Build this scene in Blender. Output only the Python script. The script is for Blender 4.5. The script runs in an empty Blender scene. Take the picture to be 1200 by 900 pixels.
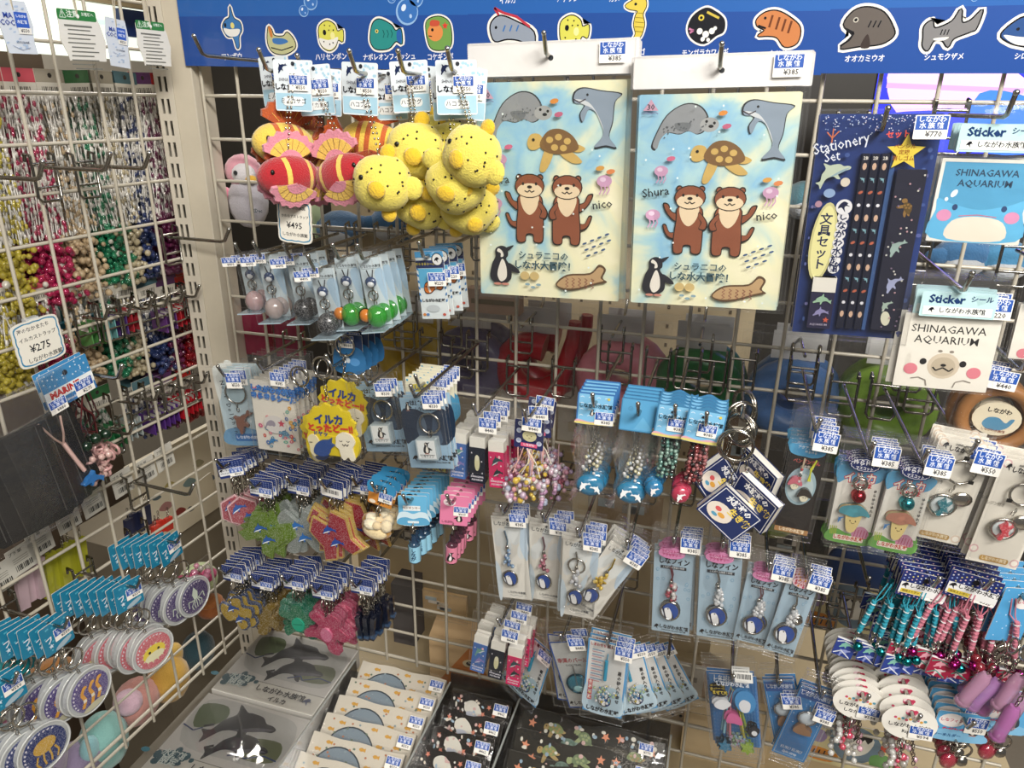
import bpy, math, random
from mathutils import Vector, Matrix
import numpy as np
random.seed(7)
C = bpy.context.scene.collection
Z0 = 1.6                                   # height of the top mesh row above the floor
# ---------------------------------------------------------------- camera
FPX, TILT, ROLL, YAW = 849.9, .3664, .0115, -.2899
CAM = Vector((.6339, -.7993, Z0 - .0072))
_F = Vector((math.sin(YAW)*math.cos(TILT), math.cos(YAW)*math.cos(TILT), -math.sin(TILT)))
_R = Vector((math.cos(YAW), -math.sin(YAW), 0)); _U = _R.cross(_F)
_R2 = _R*math.cos(ROLL) + _U*math.sin(ROLL); _U2 = _R2.cross(_F)
cd = bpy.data.cameras.new('camera'); cam = bpy.data.objects.new('camera', cd); C.objects.link(cam)
cd.sensor_width = 36; cd.lens = 36*FPX/1200; cd.clip_start = .02
cam.matrix_world = Matrix.Translation(CAM) @ Matrix((_R2, _U2, -_F)).transposed().to_4x4()
sc = bpy.context.scene; sc.camera = cam
sc.view_settings.view_transform = 'Standard'; sc.view_settings.look = 'None'
sc.view_settings.gamma = 1; sc.view_settings.use_curve_mapping = False
sc.view_settings.exposure = .0
sc.cycles.transparent_max_bounces = 24
sc.cycles.max_bounces = 6
# ---------------------------------------------------------------- world and lamps
wd = bpy.data.worlds.new('world'); sc.world = wd; wd.use_nodes = True
wd.node_tree.nodes['Background'].inputs[0].default_value = (1, .96, .91, 1)
wd.node_tree.nodes['Background'].inputs[1].default_value = .14
def area(name, loc, tgt, sx, sy, power, col):
    l = bpy.data.lights.new(name, 'AREA'); l.shape = 'RECTANGLE'; l.size = sx; l.size_y = sy
    l.energy = power; l.color = col
    o = bpy.data.objects.new(name, l); C.objects.link(o); o.location = loc
    o.rotation_euler = (Vector(tgt)-Vector(loc)).to_track_quat('-Z', 'Y').to_euler()
    return o
area('ceiling_lamp_aisle', (1.0, -2.6, 2.65), (.7, 0, 1.15), 1.3, .4, 14, (1, .96, .9))
area('ceiling_lamp_near', (1.3, -1.15, 2.45), (.78, 0, 1.2), .8, .16, 33, (1, .965, .91))
area('ceiling_lamp_front', (1.5, -1.9, 2.6), (.9, 0, 1.0), 1.2, .25, 20, (1, .95, .87))
area('ceiling_lamp_side', (.62, -.8, 2.7), (.6, -.3, 1.0), .2, 1.2, 2, (1, .94, .86))
area('ceiling_lamp_behind', (-.6, 1.0, 2.6), (-.4, .1, 1.2), 1.0, .25, 22, (1, .95, .88))

def ray(px, py): return _F + _R2*((px-600)/FPX) - _U2*((py-450)/FPX)
def at(px, py, Y=0.0):                       # point of the photograph on the vertical plane y = Y
    d = ray(px, py); return CAM + d*((Y-CAM.y)/d.y)
LA = .0596; LO = Vector((-.0535, 0, Z0)); LN = Vector((math.cos(LA), -math.sin(LA), 0)); LT = Vector((-math.sin(LA), -math.cos(LA), 0))
def atL(px, py, D=0.0):                      # the same on a plane parallel to the left mesh, D in front of it
    d = ray(px, py); return CAM + d*((D-(CAM-LO).dot(LN))/d.dot(LN))
def atZ(px, py, Z):
    d = ray(px, py); return CAM + d*((Z-CAM.z)/d.z)

# ---------------------------------------------------------------- colours and finishes
def lin(h):
    if isinstance(h, tuple): return h
    h = h.lstrip('#')
    if len(h) == 3: h = ''.join(a*2 for a in h)
    r = []
    for i in (0, 2, 4):
        c = int(h[i:i+2], 16)/255; r.append(c/12.92 if c <= .04045 else ((c+.055)/1.055)**2.4)
    return tuple(r)
FIN = {}
def mat(name, rough=.5, metal=0., alpha=1., coat=0., trans=0., bump=None, speck=0., emit=0., sheen=0., spec=.5, mottle=0., sscale=900):
    m = bpy.data.materials.new(name); m.use_nodes = True; nt = m.node_tree; b = nt.nodes['Principled BSDF']
    a = nt.nodes.new('ShaderNodeAttribute'); a.attribute_name = 'Col'; src = a.outputs['Color']
    if speck or mottle or bump:
        tc = nt.nodes.new('ShaderNodeTexCoord')
    if mottle:
        n = nt.nodes.new('ShaderNodeTexNoise'); n.inputs['Scale'].default_value = 60; n.inputs['Detail'].default_value = 4
        nt.links.new(tc.outputs['Object'], n.inputs['Vector'])
        mr = nt.nodes.new('ShaderNodeMapRange'); mr.inputs['To Min'].default_value = 1-mottle; mr.inputs['To Max'].default_value = 1+mottle
        nt.links.new(n.outputs['Fac'], mr.inputs['Value'])
        mx = nt.nodes.new('ShaderNodeMix'); mx.data_type = 'RGBA'; mx.blend_type = 'MULTIPLY'; mx.inputs[0].default_value = 1
        nt.links.new(src, mx.inputs[6]); nt.links.new(mr.outputs[0], mx.inputs[7]); src = mx.outputs[2]
    if speck:
        v = nt.nodes.new('ShaderNodeTexVoronoi'); v.inputs['Scale'].default_value = sscale
        nt.links.new(tc.outputs['Object'], v.inputs['Vector'])
        s = nt.nodes.new('ShaderNodeSeparateColor'); nt.links.new(v.outputs['Color'], s.inputs[0])
        mr = nt.nodes.new('ShaderNodeMapRange'); mr.inputs['From Min'].default_value = .6; mr.inputs['To Max'].default_value = speck
        nt.links.new(s.outputs[0], mr.inputs['Value'])
        mx = nt.nodes.new('ShaderNodeMix'); mx.data_type = 'RGBA'; nt.links.new(mr.outputs[0], mx.inputs[0])
        nt.links.new(src, mx.inputs[6]); mx.inputs[7].default_value = (.95, .95, .95, 1); src = mx.outputs[2]
        b.inputs['Metallic'].default_value = metal
    if bump:
        n = nt.nodes.new('ShaderNodeTexNoise'); n.inputs['Scale'].default_value = bump[0]; n.inputs['Detail'].default_value = 3
        nt.links.new(tc.outputs['Object'], n.inputs['Vector'])
        bp = nt.nodes.new('ShaderNodeBump'); bp.inputs['Strength'].default_value = bump[1]; bp.inputs['Distance'].default_value = bump[2]
        nt.links.new(n.outputs['Fac'], bp.inputs['Height']); nt.links.new(bp.outputs[0], b.inputs['Normal'])
    nt.links.new(src, b.inputs['Base Color'])
    b.inputs['Roughness'].default_value = rough; b.inputs['Metallic'].default_value = metal
    b.inputs['Coat Weight'].default_value = coat; b.inputs['Coat Roughness'].default_value = .05
    b.inputs['Alpha'].default_value = alpha; b.inputs['Transmission Weight'].default_value = trans
    b.inputs['Sheen Weight'].default_value = sheen; b.inputs['Specular IOR Level'].default_value = spec
    if emit:
        nt.links.new(src, b.inputs['Emission Color']); b.inputs['Emission Strength'].default_value = emit
    FIN[name] = m; return m
mat('print', .5); mat('gloss', .22, coat=.5); mat('wire', .32, spec=.7); mat('paint', .45, mottle=.05); mat('chrome', .18, metal=1.)
mat('plush', .95, sheen=.4, bump=(500, .6, .002), mottle=.08); mat('glitter', .3, metal=.2, speck=.32, sscale=1500, coat=.6)
mat('rubber', .35); mat('bead', .08, alpha=.72, coat=1., spec=.8); mat('acrylic', .05, alpha=.45, coat=1., spec=.8); mat('lit', .5, emit=1.3)
mat('card', .7, mottle=.04); mat('wash', .4, mottle=.18, coat=.3); mat('dust', .8, mottle=.3); mat('cord', .8, bump=(1500, .8, .001))
def water():
    m = mat('water', .4, coat=.3); nt = m.node_tree; b = nt.nodes['Principled BSDF']; tc = nt.nodes.new('ShaderNodeTexCoord')
    n = nt.nodes.new('ShaderNodeTexNoise'); n.inputs['Scale'].default_value = 13; n.inputs['Detail'].default_value = 5; n.inputs['Distortion'].default_value = .6
    r = nt.nodes.new('ShaderNodeValToRGB'); cs = [(.30, 'efe9d0'), (.42, 'ece9c4'), (.47, 'd6e0cb'), (.53, 'abd0d6'), (.6, '8fc0dc'), (.7, 'b5d8dc')]
    while len(r.color_ramp.elements) < len(cs): r.color_ramp.elements.new(.5)
    for e, (p, c) in zip(r.color_ramp.elements, cs): e.position = p; e.color = (*lin(c), 1)
    nt.links.new(tc.outputs['Object'], n.inputs['Vector']); nt.links.new(n.outputs['Fac'], r.inputs[0]); nt.links.new(r.outputs[0], b.inputs['Base Color'])
water()
# thin clear film: see-through with sharp and crinkled reflections
def film(name, base, gl, rough, bscale, bstr):
    m = bpy.data.materials.new(name); m.use_nodes = True; nt = m.node_tree; nt.nodes.clear()
    o = nt.nodes.new('ShaderNodeOutputMaterial'); t = nt.nodes.new('ShaderNodeBsdfTransparent'); g = nt.nodes.new('ShaderNodeBsdfGlossy')
    d = nt.nodes.new('ShaderNodeBsdfDiffuse'); d.inputs[0].default_value = (.9, .9, .9, 1); g.inputs['Roughness'].default_value = rough
    g.inputs['Color'].default_value = (1, 1, 1, 1)
    m1 = nt.nodes.new('ShaderNodeMixShader'); m2 = nt.nodes.new('ShaderNodeMixShader'); f = nt.nodes.new('ShaderNodeFresnel'); f.inputs[0].default_value = 1.5
    tc = nt.nodes.new('ShaderNodeTexCoord'); n = nt.nodes.new('ShaderNodeTexNoise'); n.inputs['Scale'].default_value = bscale; n.inputs['Detail'].default_value = 3
    bp = nt.nodes.new('ShaderNodeBump'); bp.inputs['Strength'].default_value = bstr; bp.inputs['Distance'].default_value = .004
    nt.links.new(tc.outputs['Object'], n.inputs['Vector']); nt.links.new(n.outputs['Fac'], bp.inputs['Height'])
    nt.links.new(bp.outputs[0], g.inputs['Normal']); nt.links.new(bp.outputs[0], f.inputs['Normal'])
    mm = nt.nodes.new('ShaderNodeMath'); mm.operation = 'MULTIPLY_ADD'; mm.inputs[1].default_value = gl; mm.inputs[2].default_value = .02; mm.use_clamp = True
    nt.links.new(f.outputs[0], mm.inputs[0]); m1.inputs[0].default_value = base
    nt.links.new(t.outputs[0], m1.inputs[1]); nt.links.new(d.outputs[0], m1.inputs[2])
    nt.links.new(mm.outputs[0], m2.inputs[0]); nt.links.new(m1.outputs[0], m2.inputs[1]); nt.links.new(g.outputs[0], m2.inputs[2])
    nt.links.new(m2.outputs[0], o.inputs[0]); FIN[name] = m
film('film', .008, .3, .06, 38, .6); film('pane', .03, .9, .03, 10, .1)

# ---------------------------------------------------------------- mesh writer
EPS = .00003; VS = [1.]                         # VS: stretch of the art units down a long card
TXT = {}
def text_mesh(s, bold):
    k = (s, bold)
    if k not in TXT:
        cu = bpy.data.curves.new('t', 'FONT'); cu.body = s; cu.size = 1; cu.resolution_u = 1; cu.fill_mode = 'FRONT'
        cu.offset = bold; cu.align_x = 'CENTER'; cu.align_y = 'CENTER'
        o = bpy.data.objects.new('t', cu); me = o.to_mesh()
        vs = [(v.co.x, v.co.y) for v in me.vertices]; fs = [tuple(p.vertices) for p in me.polygons]
        o.to_mesh_clear(); bpy.data.objects.remove(o); bpy.data.curves.remove(cu); TXT[k] = (vs, fs)
    return TXT[k]
class M:
    def __init__(s, fin='print'):
        s.v = []; s.f = []; s.c = []; s.m = []; s.sm = []; s.fins = []; s.fin(fin); s.fr = (0, 0, .001); s.y = 0.; s.vs = 1.
    def fin(s, n):
        if n not in s.fins: s.fins.append(n)
        s.k = s.fins.index(n); return s
    def frame(s, w, top=0., y=0.):                  # art units: 100 across the width, origin top left, v down
        s.fr = (-w/2, top, w/100); s.y = y; s.vs = VS[0]; return s
    def add(s, vs, fs, col, smooth=False):
        o = len(s.v); s.v += [tuple(v) for v in vs]; c = lin(col) if not isinstance(col, list) else None
        for n_, f in enumerate(fs):
            if isinstance(col, list): c = lin(col[n_])
            s.f.append(tuple(i+o for i in f)); s.c.append(c); s.m.append(s.k); s.sm.append(smooth)
        return s
    def P(s, u, v): x, z, k = s.fr; return (x+u*k, s.y, z-v*k*s.vs)
    def up(s, n=1): s.y -= EPS*n
    def pl(s, pts, col):                            # flat polygon
        s.up(); q = [s.P(*p) for p in pts]
        A = sum(pts[i-1][0]*pts[i][1]-pts[i][0]*pts[i-1][1] for i in range(len(pts)))
        if A > 0: q.reverse()
        return s.add(q, [tuple(range(len(q)))], col)
    def re(s, u, v, w, h, col): return s.pl([(u, v), (u+w, v), (u+w, v+h), (u, v+h)], col)
    def rr(s, u, v, w, h, r, col, n=4): return s.pl(rrect(u, v, w, h, r, n), col)
    def el(s, u, v, a, b, col, rot=0, n=18):
        c, d = math.cos(math.radians(rot)), math.sin(math.radians(rot))
        return s.pl([(u+a*math.cos(t)*c-b*math.sin(t)*d, v+a*math.cos(t)*d+b*math.sin(t)*c) for t in [2*math.pi*i/n for i in range(n)]], col)
    def sp(s, pts, col, off=(0, 0), sc=1., rot=0., flip=1, n=4): return s.pl(xf(spline(pts, n), off, sc, rot, flip), col)
    def ln(s, pts, w, col):                         # stroke
        s.up(); k = col
        for (a, b), (c, d) in zip(pts[:-1], pts[1:]):
            l = math.hypot(c-a, d-b) or 1; nx, ny = -(d-b)/l*w/2, (c-a)/l*w/2
            s.add([s.P(a+nx, b+ny), s.P(c+nx, d+ny), s.P(c-nx, d-ny), s.P(a-nx, b-ny)], [(0, 1, 2, 3)], k)
        return s
    def st(s, u, v, r, col, n=5, q=.45, rot=-90):
        return s.pl([(u+(r if i % 2 == 0 else r*q)*math.cos(math.radians(rot+i*180/n)), v+(r if i % 2 == 0 else r*q)*math.sin(math.radians(rot+i*180/n))) for i in range(2*n)], col)
    def tx(s, t, u, v, h, col, bold=.012, rot=0, wx=1.):
        s.up(); vs, fs = text_mesh(t, bold); a = math.radians(rot); c, d = math.cos(a), math.sin(a)
        return s.add([s.P(u+(x*c*wx-y*-1*-d)*h, v+(x*d*wx-y*c)*h) if False else s.P(u+(x*wx*c+y*d)*h, v+(x*wx*d-y*c)*h) for x, y in vs], fs, col)
    # solids, metres
    def box(s, c, d, col, rot=None):
        vs = [Vector((sx*d[0]/2, sy*d[1]/2, sz*d[2]/2)) for sx in (-1, 1) for sy in (-1, 1) for sz in (-1, 1)]
        if rot is not None: vs = [rot @ v for v in vs]
        return s.add([v+Vector(c) for v in vs], [(0, 1, 3, 2), (4, 6, 7, 5), (0, 4, 5, 1), (2, 3, 7, 6), (0, 2, 6, 4), (1, 5, 7, 3)], col)
    def slab(s, pts, y0, y1, col, side=None, smooth=False):   # 2D outline in art units, extruded from y0 (front) to y1
        A = sum(pts[i-1][0]*pts[i][1]-pts[i][0]*pts[i-1][1] for i in range(len(pts)))
        if A > 0: pts = pts[::-1]
        yy = s.y; s.y = y0; a = [s.P(*p) for p in pts]; s.y = y1; b = [s.P(*p) for p in pts]; s.y = y0; n = len(pts)
        s.add(a, [tuple(range(n))], col); s.add(b, [tuple(range(n-1, -1, -1))], side or col)
        return s.add(a+b, [(i, i+n, (i+1) % n+n, (i+1) % n) for i in range(n)], side or col)
    def tube(s, pts, r, col, n=6, cap=True, closed=False):
        pts = [Vector(p) for p in pts]; N = len(pts); vs = []; prev = None
        for i, p in enumerate(pts):
            if closed: t = pts[(i+1) % N]-pts[i-1]
            else: t = pts[min(i+1, N-1)]-pts[max(i-1, 0)]
            t.normalize()
            if prev is None: a = t.orthogonal().normalized()
            else: a = (prev-t*prev.dot(t)).normalized()
            prev = a; b = t.cross(a); R = r[i] if isinstance(r, (list, tuple)) else r
            vs += [p+(a*math.cos(2*math.pi*k/n)+b*math.sin(2*math.pi*k/n))*R for k in range(n)]
        fs = [(i*n+k, i*n+(k+1) % n, (i+1)*n+(k+1) % n, (i+1)*n+k) for i in range(N-1) for k in range(n)]
        if closed: fs += [((N-1)*n+k, (N-1)*n+(k+1) % n, (k+1) % n, k) for k in range(n)]
        s.add(vs, fs, col, True)
        if cap and not closed:
            s.add(vs[:n], [tuple(range(n-1, -1, -1))], col); s.add(vs[-n:], [tuple(range(n))], col)
        return s
    def ring(s, c, R, r, col, ax='y', n=16, m=5, e=1.):
        p = []
        for i in range(n):
            a = 2*math.pi*i/n; q = (R*math.cos(a), R*e*math.sin(a))
            p.append(Vector(c)+Vector({'y': (q[0], 0, q[1]), 'x': (0, q[0], q[1]), 'z': (q[0], q[1], 0)}[ax]))
        return s.tube(p, r, col, m, closed=True)
    def sph(s, c, r, col, a=10, b=7, rot=None, fn=None):
        if not isinstance(r, (tuple, list)): r = (r, r, r)
        vs = []
        if callable(col):
            col = [col(math.pi*(j+.5)/b, 2*math.pi*(i+.5)/a) for j in range(b) for i in range(a)]
        for j in range(b+1):
            t = math.pi*j/b
            for i in range(a):
                p = 2*math.pi*i/a; d = Vector((math.sin(t)*math.cos(p), math.sin(t)*math.sin(p), math.cos(t)))
                v = Vector((d.x*r[0], d.y*r[1], d.z*r[2]))
                if fn: v = fn(v, d)
                if rot is not None: v = rot @ v
                vs.append(v+Vector(c))
        fs = []
        for j in range(b):
            for i in range(a):
                q = [j*a+i, (j+1)*a+i, (j+1)*a+(i+1) % a, j*a+(i+1) % a]
                if j == 0: q = [q[0], q[1], q[2]]
                elif j == b-1: q = [q[0], q[1], q[3]]
                fs.append(tuple(q))
        return s.add(vs, fs, col, True)
    def mesh(s, name='mesh'):
        me = bpy.data.meshes.new(name); me.from_pydata(s.v, [], s.f)
        for n in s.fins: me.materials.append(FIN[n])
        me.polygons.foreach_set('material_index', s.m); me.polygons.foreach_set('use_smooth', s.sm)
        ca = me.color_attributes.new('Col', 'FLOAT_COLOR', 'CORNER')
        cnt = np.array([len(f) for f in s.f]); c = np.array(s.c, dtype=np.float32); c = np.hstack([c, np.ones((len(c), 1), np.float32)])
        ca.data.foreach_set('color', np.repeat(c, cnt, axis=0).ravel()); me.update(); return me
def spline(p, n=4):
    o = []; N = len(p)
    for i in range(N):
        a, b, c, d = p[i-1], p[i], p[(i+1) % N], p[(i+2) % N]
        for k in range(n):
            t = k/n
            o.append(tuple(.5*(2*b[j]+(c[j]-a[j])*t+(2*a[j]-5*b[j]+4*c[j]-d[j])*t*t+(3*b[j]-a[j]-3*c[j]+d[j])*t**3) for j in (0, 1)))
    return o
def xf(p, off, sc, rot=0, flip=1):
    a = math.radians(rot); c, d = math.cos(a), math.sin(a)
    return [(off[0]+(x*flip*c-y*d)*sc, off[1]+(x*flip*d+y*c)*sc) for x, y in p]
def rrect(u, v, w, h, r, n=4):
    o = []
    for cx, cy, a0 in ((u+w-r, v+r, -90), (u+w-r, v+h-r, 0), (u+r, v+h-r, 90), (u+r, v+r, 180)):
        for i in range(n+1):
            a = math.radians(a0+90*i/n); o.append((cx+r*math.cos(a), cy+r*math.sin(a)))
    return o
def circ(u, v, a, b=None, n=20): b = b or a; return [(u+a*math.cos(2*math.pi*i/n), v+b*math.sin(2*math.pi*i/n)) for i in range(n)]

# ---------------------------------------------------------------- things and parts
class Proto:
    def __init__(s, name, cat): VS[0] = 1.; s.name = name; s.cat = cat; s.parts = []
    def part(s, name, m, parent=-1, label=None):
        me = m.mesh(name) if isinstance(m, M) else m
        s.parts.append((name, me, parent, label)); return len(s.parts)-1
def link(name, data, parent=None, mw=None):
    o = bpy.data.objects.new(name, data); C.objects.link(o)
    if parent: o.parent = parent
    if mw is not None: o.matrix_world = mw
    return o
USED = {}
def tag(o, label, cat, group=None, kind=None):
    if label: o['label'] = label
    if cat: o['category'] = cat
    if group: o['group'] = group
    if kind: o['kind'] = kind
    if label and not group:
        USED[label] = USED.get(label, 0)+1
    return o
def put(p, mw, label, group=None):
    r = link(p.name, None, mw=mw); r.empty_display_size = .01; tag(r, label, p.cat, group); ob = []
    for name, me, par, lab in p.parts:
        o = link(name, me, r if par < 0 else ob[par])
        if lab: o['label'] = lab
        ob.append(o)
    return r
def one(name, m, label, cat, mw=None, group=None): return tag(link(name, m.mesh(name), mw=mw or Matrix()), label, cat, group)
def struct(name, m, mw=None):
    o = link(name, m.mesh(name), mw=mw or Matrix()); o['kind'] = 'structure'; return o
def MW(loc, roll=0, yaw=0, pitch=0):                # roll: clockwise in the picture, degrees
    return Matrix.Translation(loc) @ Matrix.Rotation(math.radians(yaw), 4, 'Z') @ Matrix.Rotation(math.radians(roll), 4, 'Y') @ Matrix.Rotation(math.radians(pitch), 4, 'X')
def quad(TL, TR, BL, Y, D=None):                     # size and pose of a hanging card from three of its corners
    f = (lambda p: at(p[0], p[1], Y)) if D is None else (lambda p: atL(p[0], p[1], D))
    a, b, c = f(TL), f(TR), f(BL); X = b-a; w = X.length; h = (c-a).length
    if D is None: roll = math.degrees(math.atan2(-X.z, X.x)); yaw = 0
    else: roll = math.degrees(math.atan2(-X.z, -X.dot(LT))); yaw = 90-math.degrees(LA)
    return (a+b)/2, w, h, roll, yaw
ORD = 'front second third fourth fifth sixth seventh eighth ninth tenth eleventh twelfth'.split()
# ================================================================ SETTING
def LP(s, z=0, d=0): return LO + LT*s + LN*d + Vector((0, 0, z))     # point on the left mesh: s towards the camera, z from its top row, d in front
m = M('paint'); m.box((.4, -.2, -.01), (5, 4.6, .02), '8d8478'); struct('floor', m)
m = M('paint'); m.box((.4, -.2, 2.76), (5, 4.6, .02), 'cfc8bb'); struct('ceiling', m)
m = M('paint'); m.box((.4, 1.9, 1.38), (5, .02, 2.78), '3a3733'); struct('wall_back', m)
m = M('paint'); m.box((-1.6, 0, 1.38), (.02, 4, 2.78), 'b9b2a4'); struct('wall_left', m)

# mesh panels: every wire a part
WH = M('wire').tube([(0, 0, -.5), (0, 0, .5)], .0021, 'b9b2a2', 6).mesh('wire')
def wires(root, a, b, r=1.):
    d = b-a; o = link('wire', WH, root); o.matrix_world = Matrix.Translation((a+b)/2) @ d.to_track_quat('Z', 'Y').to_matrix().to_4x4() @ Matrix.Diagonal((r, r, d.length, 1))
gp = link('mesh_panel', None, mw=Matrix.Translation((0, 0, Z0-.8))); tag(gp, 'off-white wire mesh panel carrying the rear display behind the sticker sheets', 'mesh panel')
bpy.context.view_layer.update()
for i in range(21):
    zb = -.805 if i < 12 else -1.15
    wires(gp, Vector((i*.05, 0, Z0+.2)), Vector((i*.05, 0, Z0+zb)))
wires(gp, Vector((-.012, .001, Z0+.2)), Vector((-.012, .001, Z0-.805)), 1.4)
for j in range(-3, 23):
    a = -.012 if j < 17 else .6
    wires(gp, Vector((a, .004, Z0-j*.05)), Vector((1.02, .004, Z0-j*.05)), 1.35 if j == 16 else 1)
gl = link('mesh_panel', None, mw=Matrix.Translation(LP(.35, -.8))); tag(gl, 'off-white wire mesh side panel meeting the slotted post at the left', 'mesh panel')
for k in range(15): wires(gl, LP(.002+k*.0482, .25), LP(.002+k*.0482, -.82))
for j in range(-4, 17): wires(gl, LP(-.01, -j*.05, -.004), LP(.72, -j*.05, -.004), 1.35 if j == 16 else 1)
wires(gl, LP(-.01, -.815, -.004), LP(.72, -.815, -.004), 1.2)

# slotted corner post
def post(x, y, yaw, label, name='slotted_post'):
    r = link(name, None, mw=Matrix.Translation((x, y, 0)) @ Matrix.Rotation(yaw, 4, 'Z')); tag(r, label, 'post')
    m = M('paint'); c = 'c9c1b1'
    for cx, w in ((-.0215, .005), (-.0135, .0035), (-.0045, .007)): m.box((cx, 0, 1.3), (w, .0016, 2.5), c)
    z = .7
    while z < 2.2:
        for cx in (-.0172, -.0098): m.box((cx, 0, z), (.0042, .0016, .008), c)
        z += .025
    link('slotted_face', m.mesh('slotted_face'), r)
    m = M('paint'); m.box((.0125, .001, 1.3), (.0265, .0016, 2.5), 'c4bba8'); m.box((-.024, .022, 1.3), (.0016, .044, 2.5), c); m.box((.025, .022, 1.3), (.0016, .044, 2.5), c)
    m.box((0, .044, 1.3), (.05, .0016, 2.5), c); link('channel', m.mesh('channel'), r)
post(-.028, -.016, math.radians(8), 'beige slotted steel corner post between the two mesh panels')
# ================================================================ SHARED PIECES
def _part(s, name, m, parent=-1, label=None, loc=None, rot=0):
    me = m.mesh(name) if isinstance(m, M) else m
    s.parts.append((name, me, parent, label, loc, rot)); return len(s.parts)-1
Proto.part = _part
def put(p, mw, label, group=None):
    r = link(p.name, None, mw=mw); r.empty_display_size = .01; tag(r, label, p.cat, group); ob = []
    for name, me, par, lab, loc, rot in p.parts:
        o = link(name, me, r if par < 0 else ob[par])
        if loc: o.location = loc
        if rot: o.rotation_euler = (0, math.radians(rot), 0)
        if lab: o['label'] = lab
        ob.append(o)
    return r
DOLPH = [(-1, .12), (-.86, -.02), (-.66, -.1), (-.5, -.32), (-.15, -.46), (.02, -.5), (.3, -.78), (.3, -.42), (.62, -.2), (.84, .12), (1.12, .1), (1.0, .3), (1.02, .56), (.8, .38), (.5, .16), (.1, .18), (-.05, .42), (-.22, .5), (-.2, .2), (-.5, .18), (-.76, .2), (-.9, .22)]
SEAL = [(-1, .75), (-.9, .4), (-.55, -.25), (0, -.6), (.5, -.55), (.8, -.2), (.75, .2), (.5, .35), (.2, .25), (-.1, .35), (-.5, .3), (-.75, .55), (-.85, .85)]
WHALE = [(-1, .1), (-.7, -.45), (0, -.55), (.6, -.2), (.85, -.55), (1.15, -.6), (1.0, -.1), (.7, .3), (.1, .55), (-.6, .5)]
def dol(m, u, v, s, col, rot=0, flip=1, belly=None):
    m.sp(DOLPH, col, (u, v), s, rot, flip, 3)
    if belly: m.sp([(-.95, .14), (-.6, .06), (-.1, .08), (.3, .14), (-.1, .2), (-.6, .19)], belly, (u, v), s, rot, flip, 2)
    return m
def logo(m, u, v, s, col='1a1a22'):                # round leaping dolphin emblem
    m.sp([(-1, .3), (-.8, -.4), (-.1, -1), (.6, -.7), (.5, -.45), (1, -.1), (.4, -.2), (.1, .1), (.3, .9), (-.2, .3), (-.5, .1)], col, (u, v), s); return m
def shina(m, u, v, h, col='1a1a22', full=True):
    if full: logo(m, u-h*4.3, v, h*.7, col)
    m.tx('しながわ水族館', u, v, h, col, .02)
    return m
_PS = {}
def price(p, t='¥385', w=.021):
    k = (t, w)
    if k not in _PS:
        m = M('print').frame(w); m.rr(0, 0, 100, 74, 3, 'f4f1ea'); m.re(3, 3, 94, 42, '2453a8')
        m.tx('しながわ', 50, 14, 21, 'e9eefb', .02); m.tx('水 族 館', 50, 33, 20, 'e9eefb', .02); m.tx(t, 60, 59, 24, '4a4a4e', .02)
        _PS[k] = m.mesh('price_sticker')
    return _PS[k]
def sticker(p, t, u, v, w, par=-1, rot=0, y=-.003, size=.021):   # u,v: sticker top centre in card units of a card w metres wide
    p.part('price_sticker', price(p, t, size), par, None, ((u-50)/100*w, y, -v/100*w), rot)
def bag(p, w, top, bot, y=-.003, seam=None, par=-1, cr=.0012, sd=1):   # clear film pouch: sheet and welded rim
    rnd = random.Random(sd); m = M('film'); nx, nz = 5, 7; vs = []
    for j in range(nz+1):
        for i in range(nx+1):
            e = 0 if i in (0, nx) or j in (0, nz) else 1
            vs.append((-w/2+w*i/nx, y-e*(.0012+rnd.random()*cr), top-(top+bot)*j/nz))
    fs = [(j*(nx+1)+i, j*(nx+1)+i+1, (j+1)*(nx+1)+i+1, (j+1)*(nx+1)+i)[::-1] for j in range(nz) for i in range(nx)]
    m.add(vs, fs, 'fff', True)
    m.box((0, y, top-.001), (w, .0006, .0014), 'fff'); m.box((0, y, -bot+.0005), (w, .0006, .001), 'fff')
    for sx in (-1, 1): m.box((sx*(w/2-.0004), y, (top-bot)/2), (.0008, .0006, top+bot), 'fff')
    if seam is not None: m.box((0, y-.001, seam), (w, .0008, .0012), 'fff')
    return p.part('clear_bag', m, par)
def chain(m, a, b, col='b9b4aa', R=.0026, n=None):
    a, b = Vector(a), Vector(b); L = (b-a).length; n = n or max(2, int(L/(R*1.7)))
    for i in range(n):
        c = a.lerp(b, (i+.5)/n)
        pts = [c+Vector(((R*.6*math.cos(t) if i % 2 else 0), (0 if i % 2 else R*.6*math.cos(t)), R*1.15*math.sin(t))) for t in [2*math.pi*k/7 for k in range(7)]]
        m.tube(pts, R*.22, col, 3, closed=True)
    return m
def beads(m, pts, r, col):
    for i, q in enumerate(pts): m.sph(q, r, col[i % len(col)] if isinstance(col, list) else col, 6, 4)
    return m
def lerps(a, b, n): a, b = Vector(a), Vector(b); return [a.lerp(b, i/(n-1)) for i in range(n)]
def splitring(m, c, R, ax='y', col='c0bbb2', r=.0011): return m.ring(c, R, r, col, ax, 18, 5)
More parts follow.
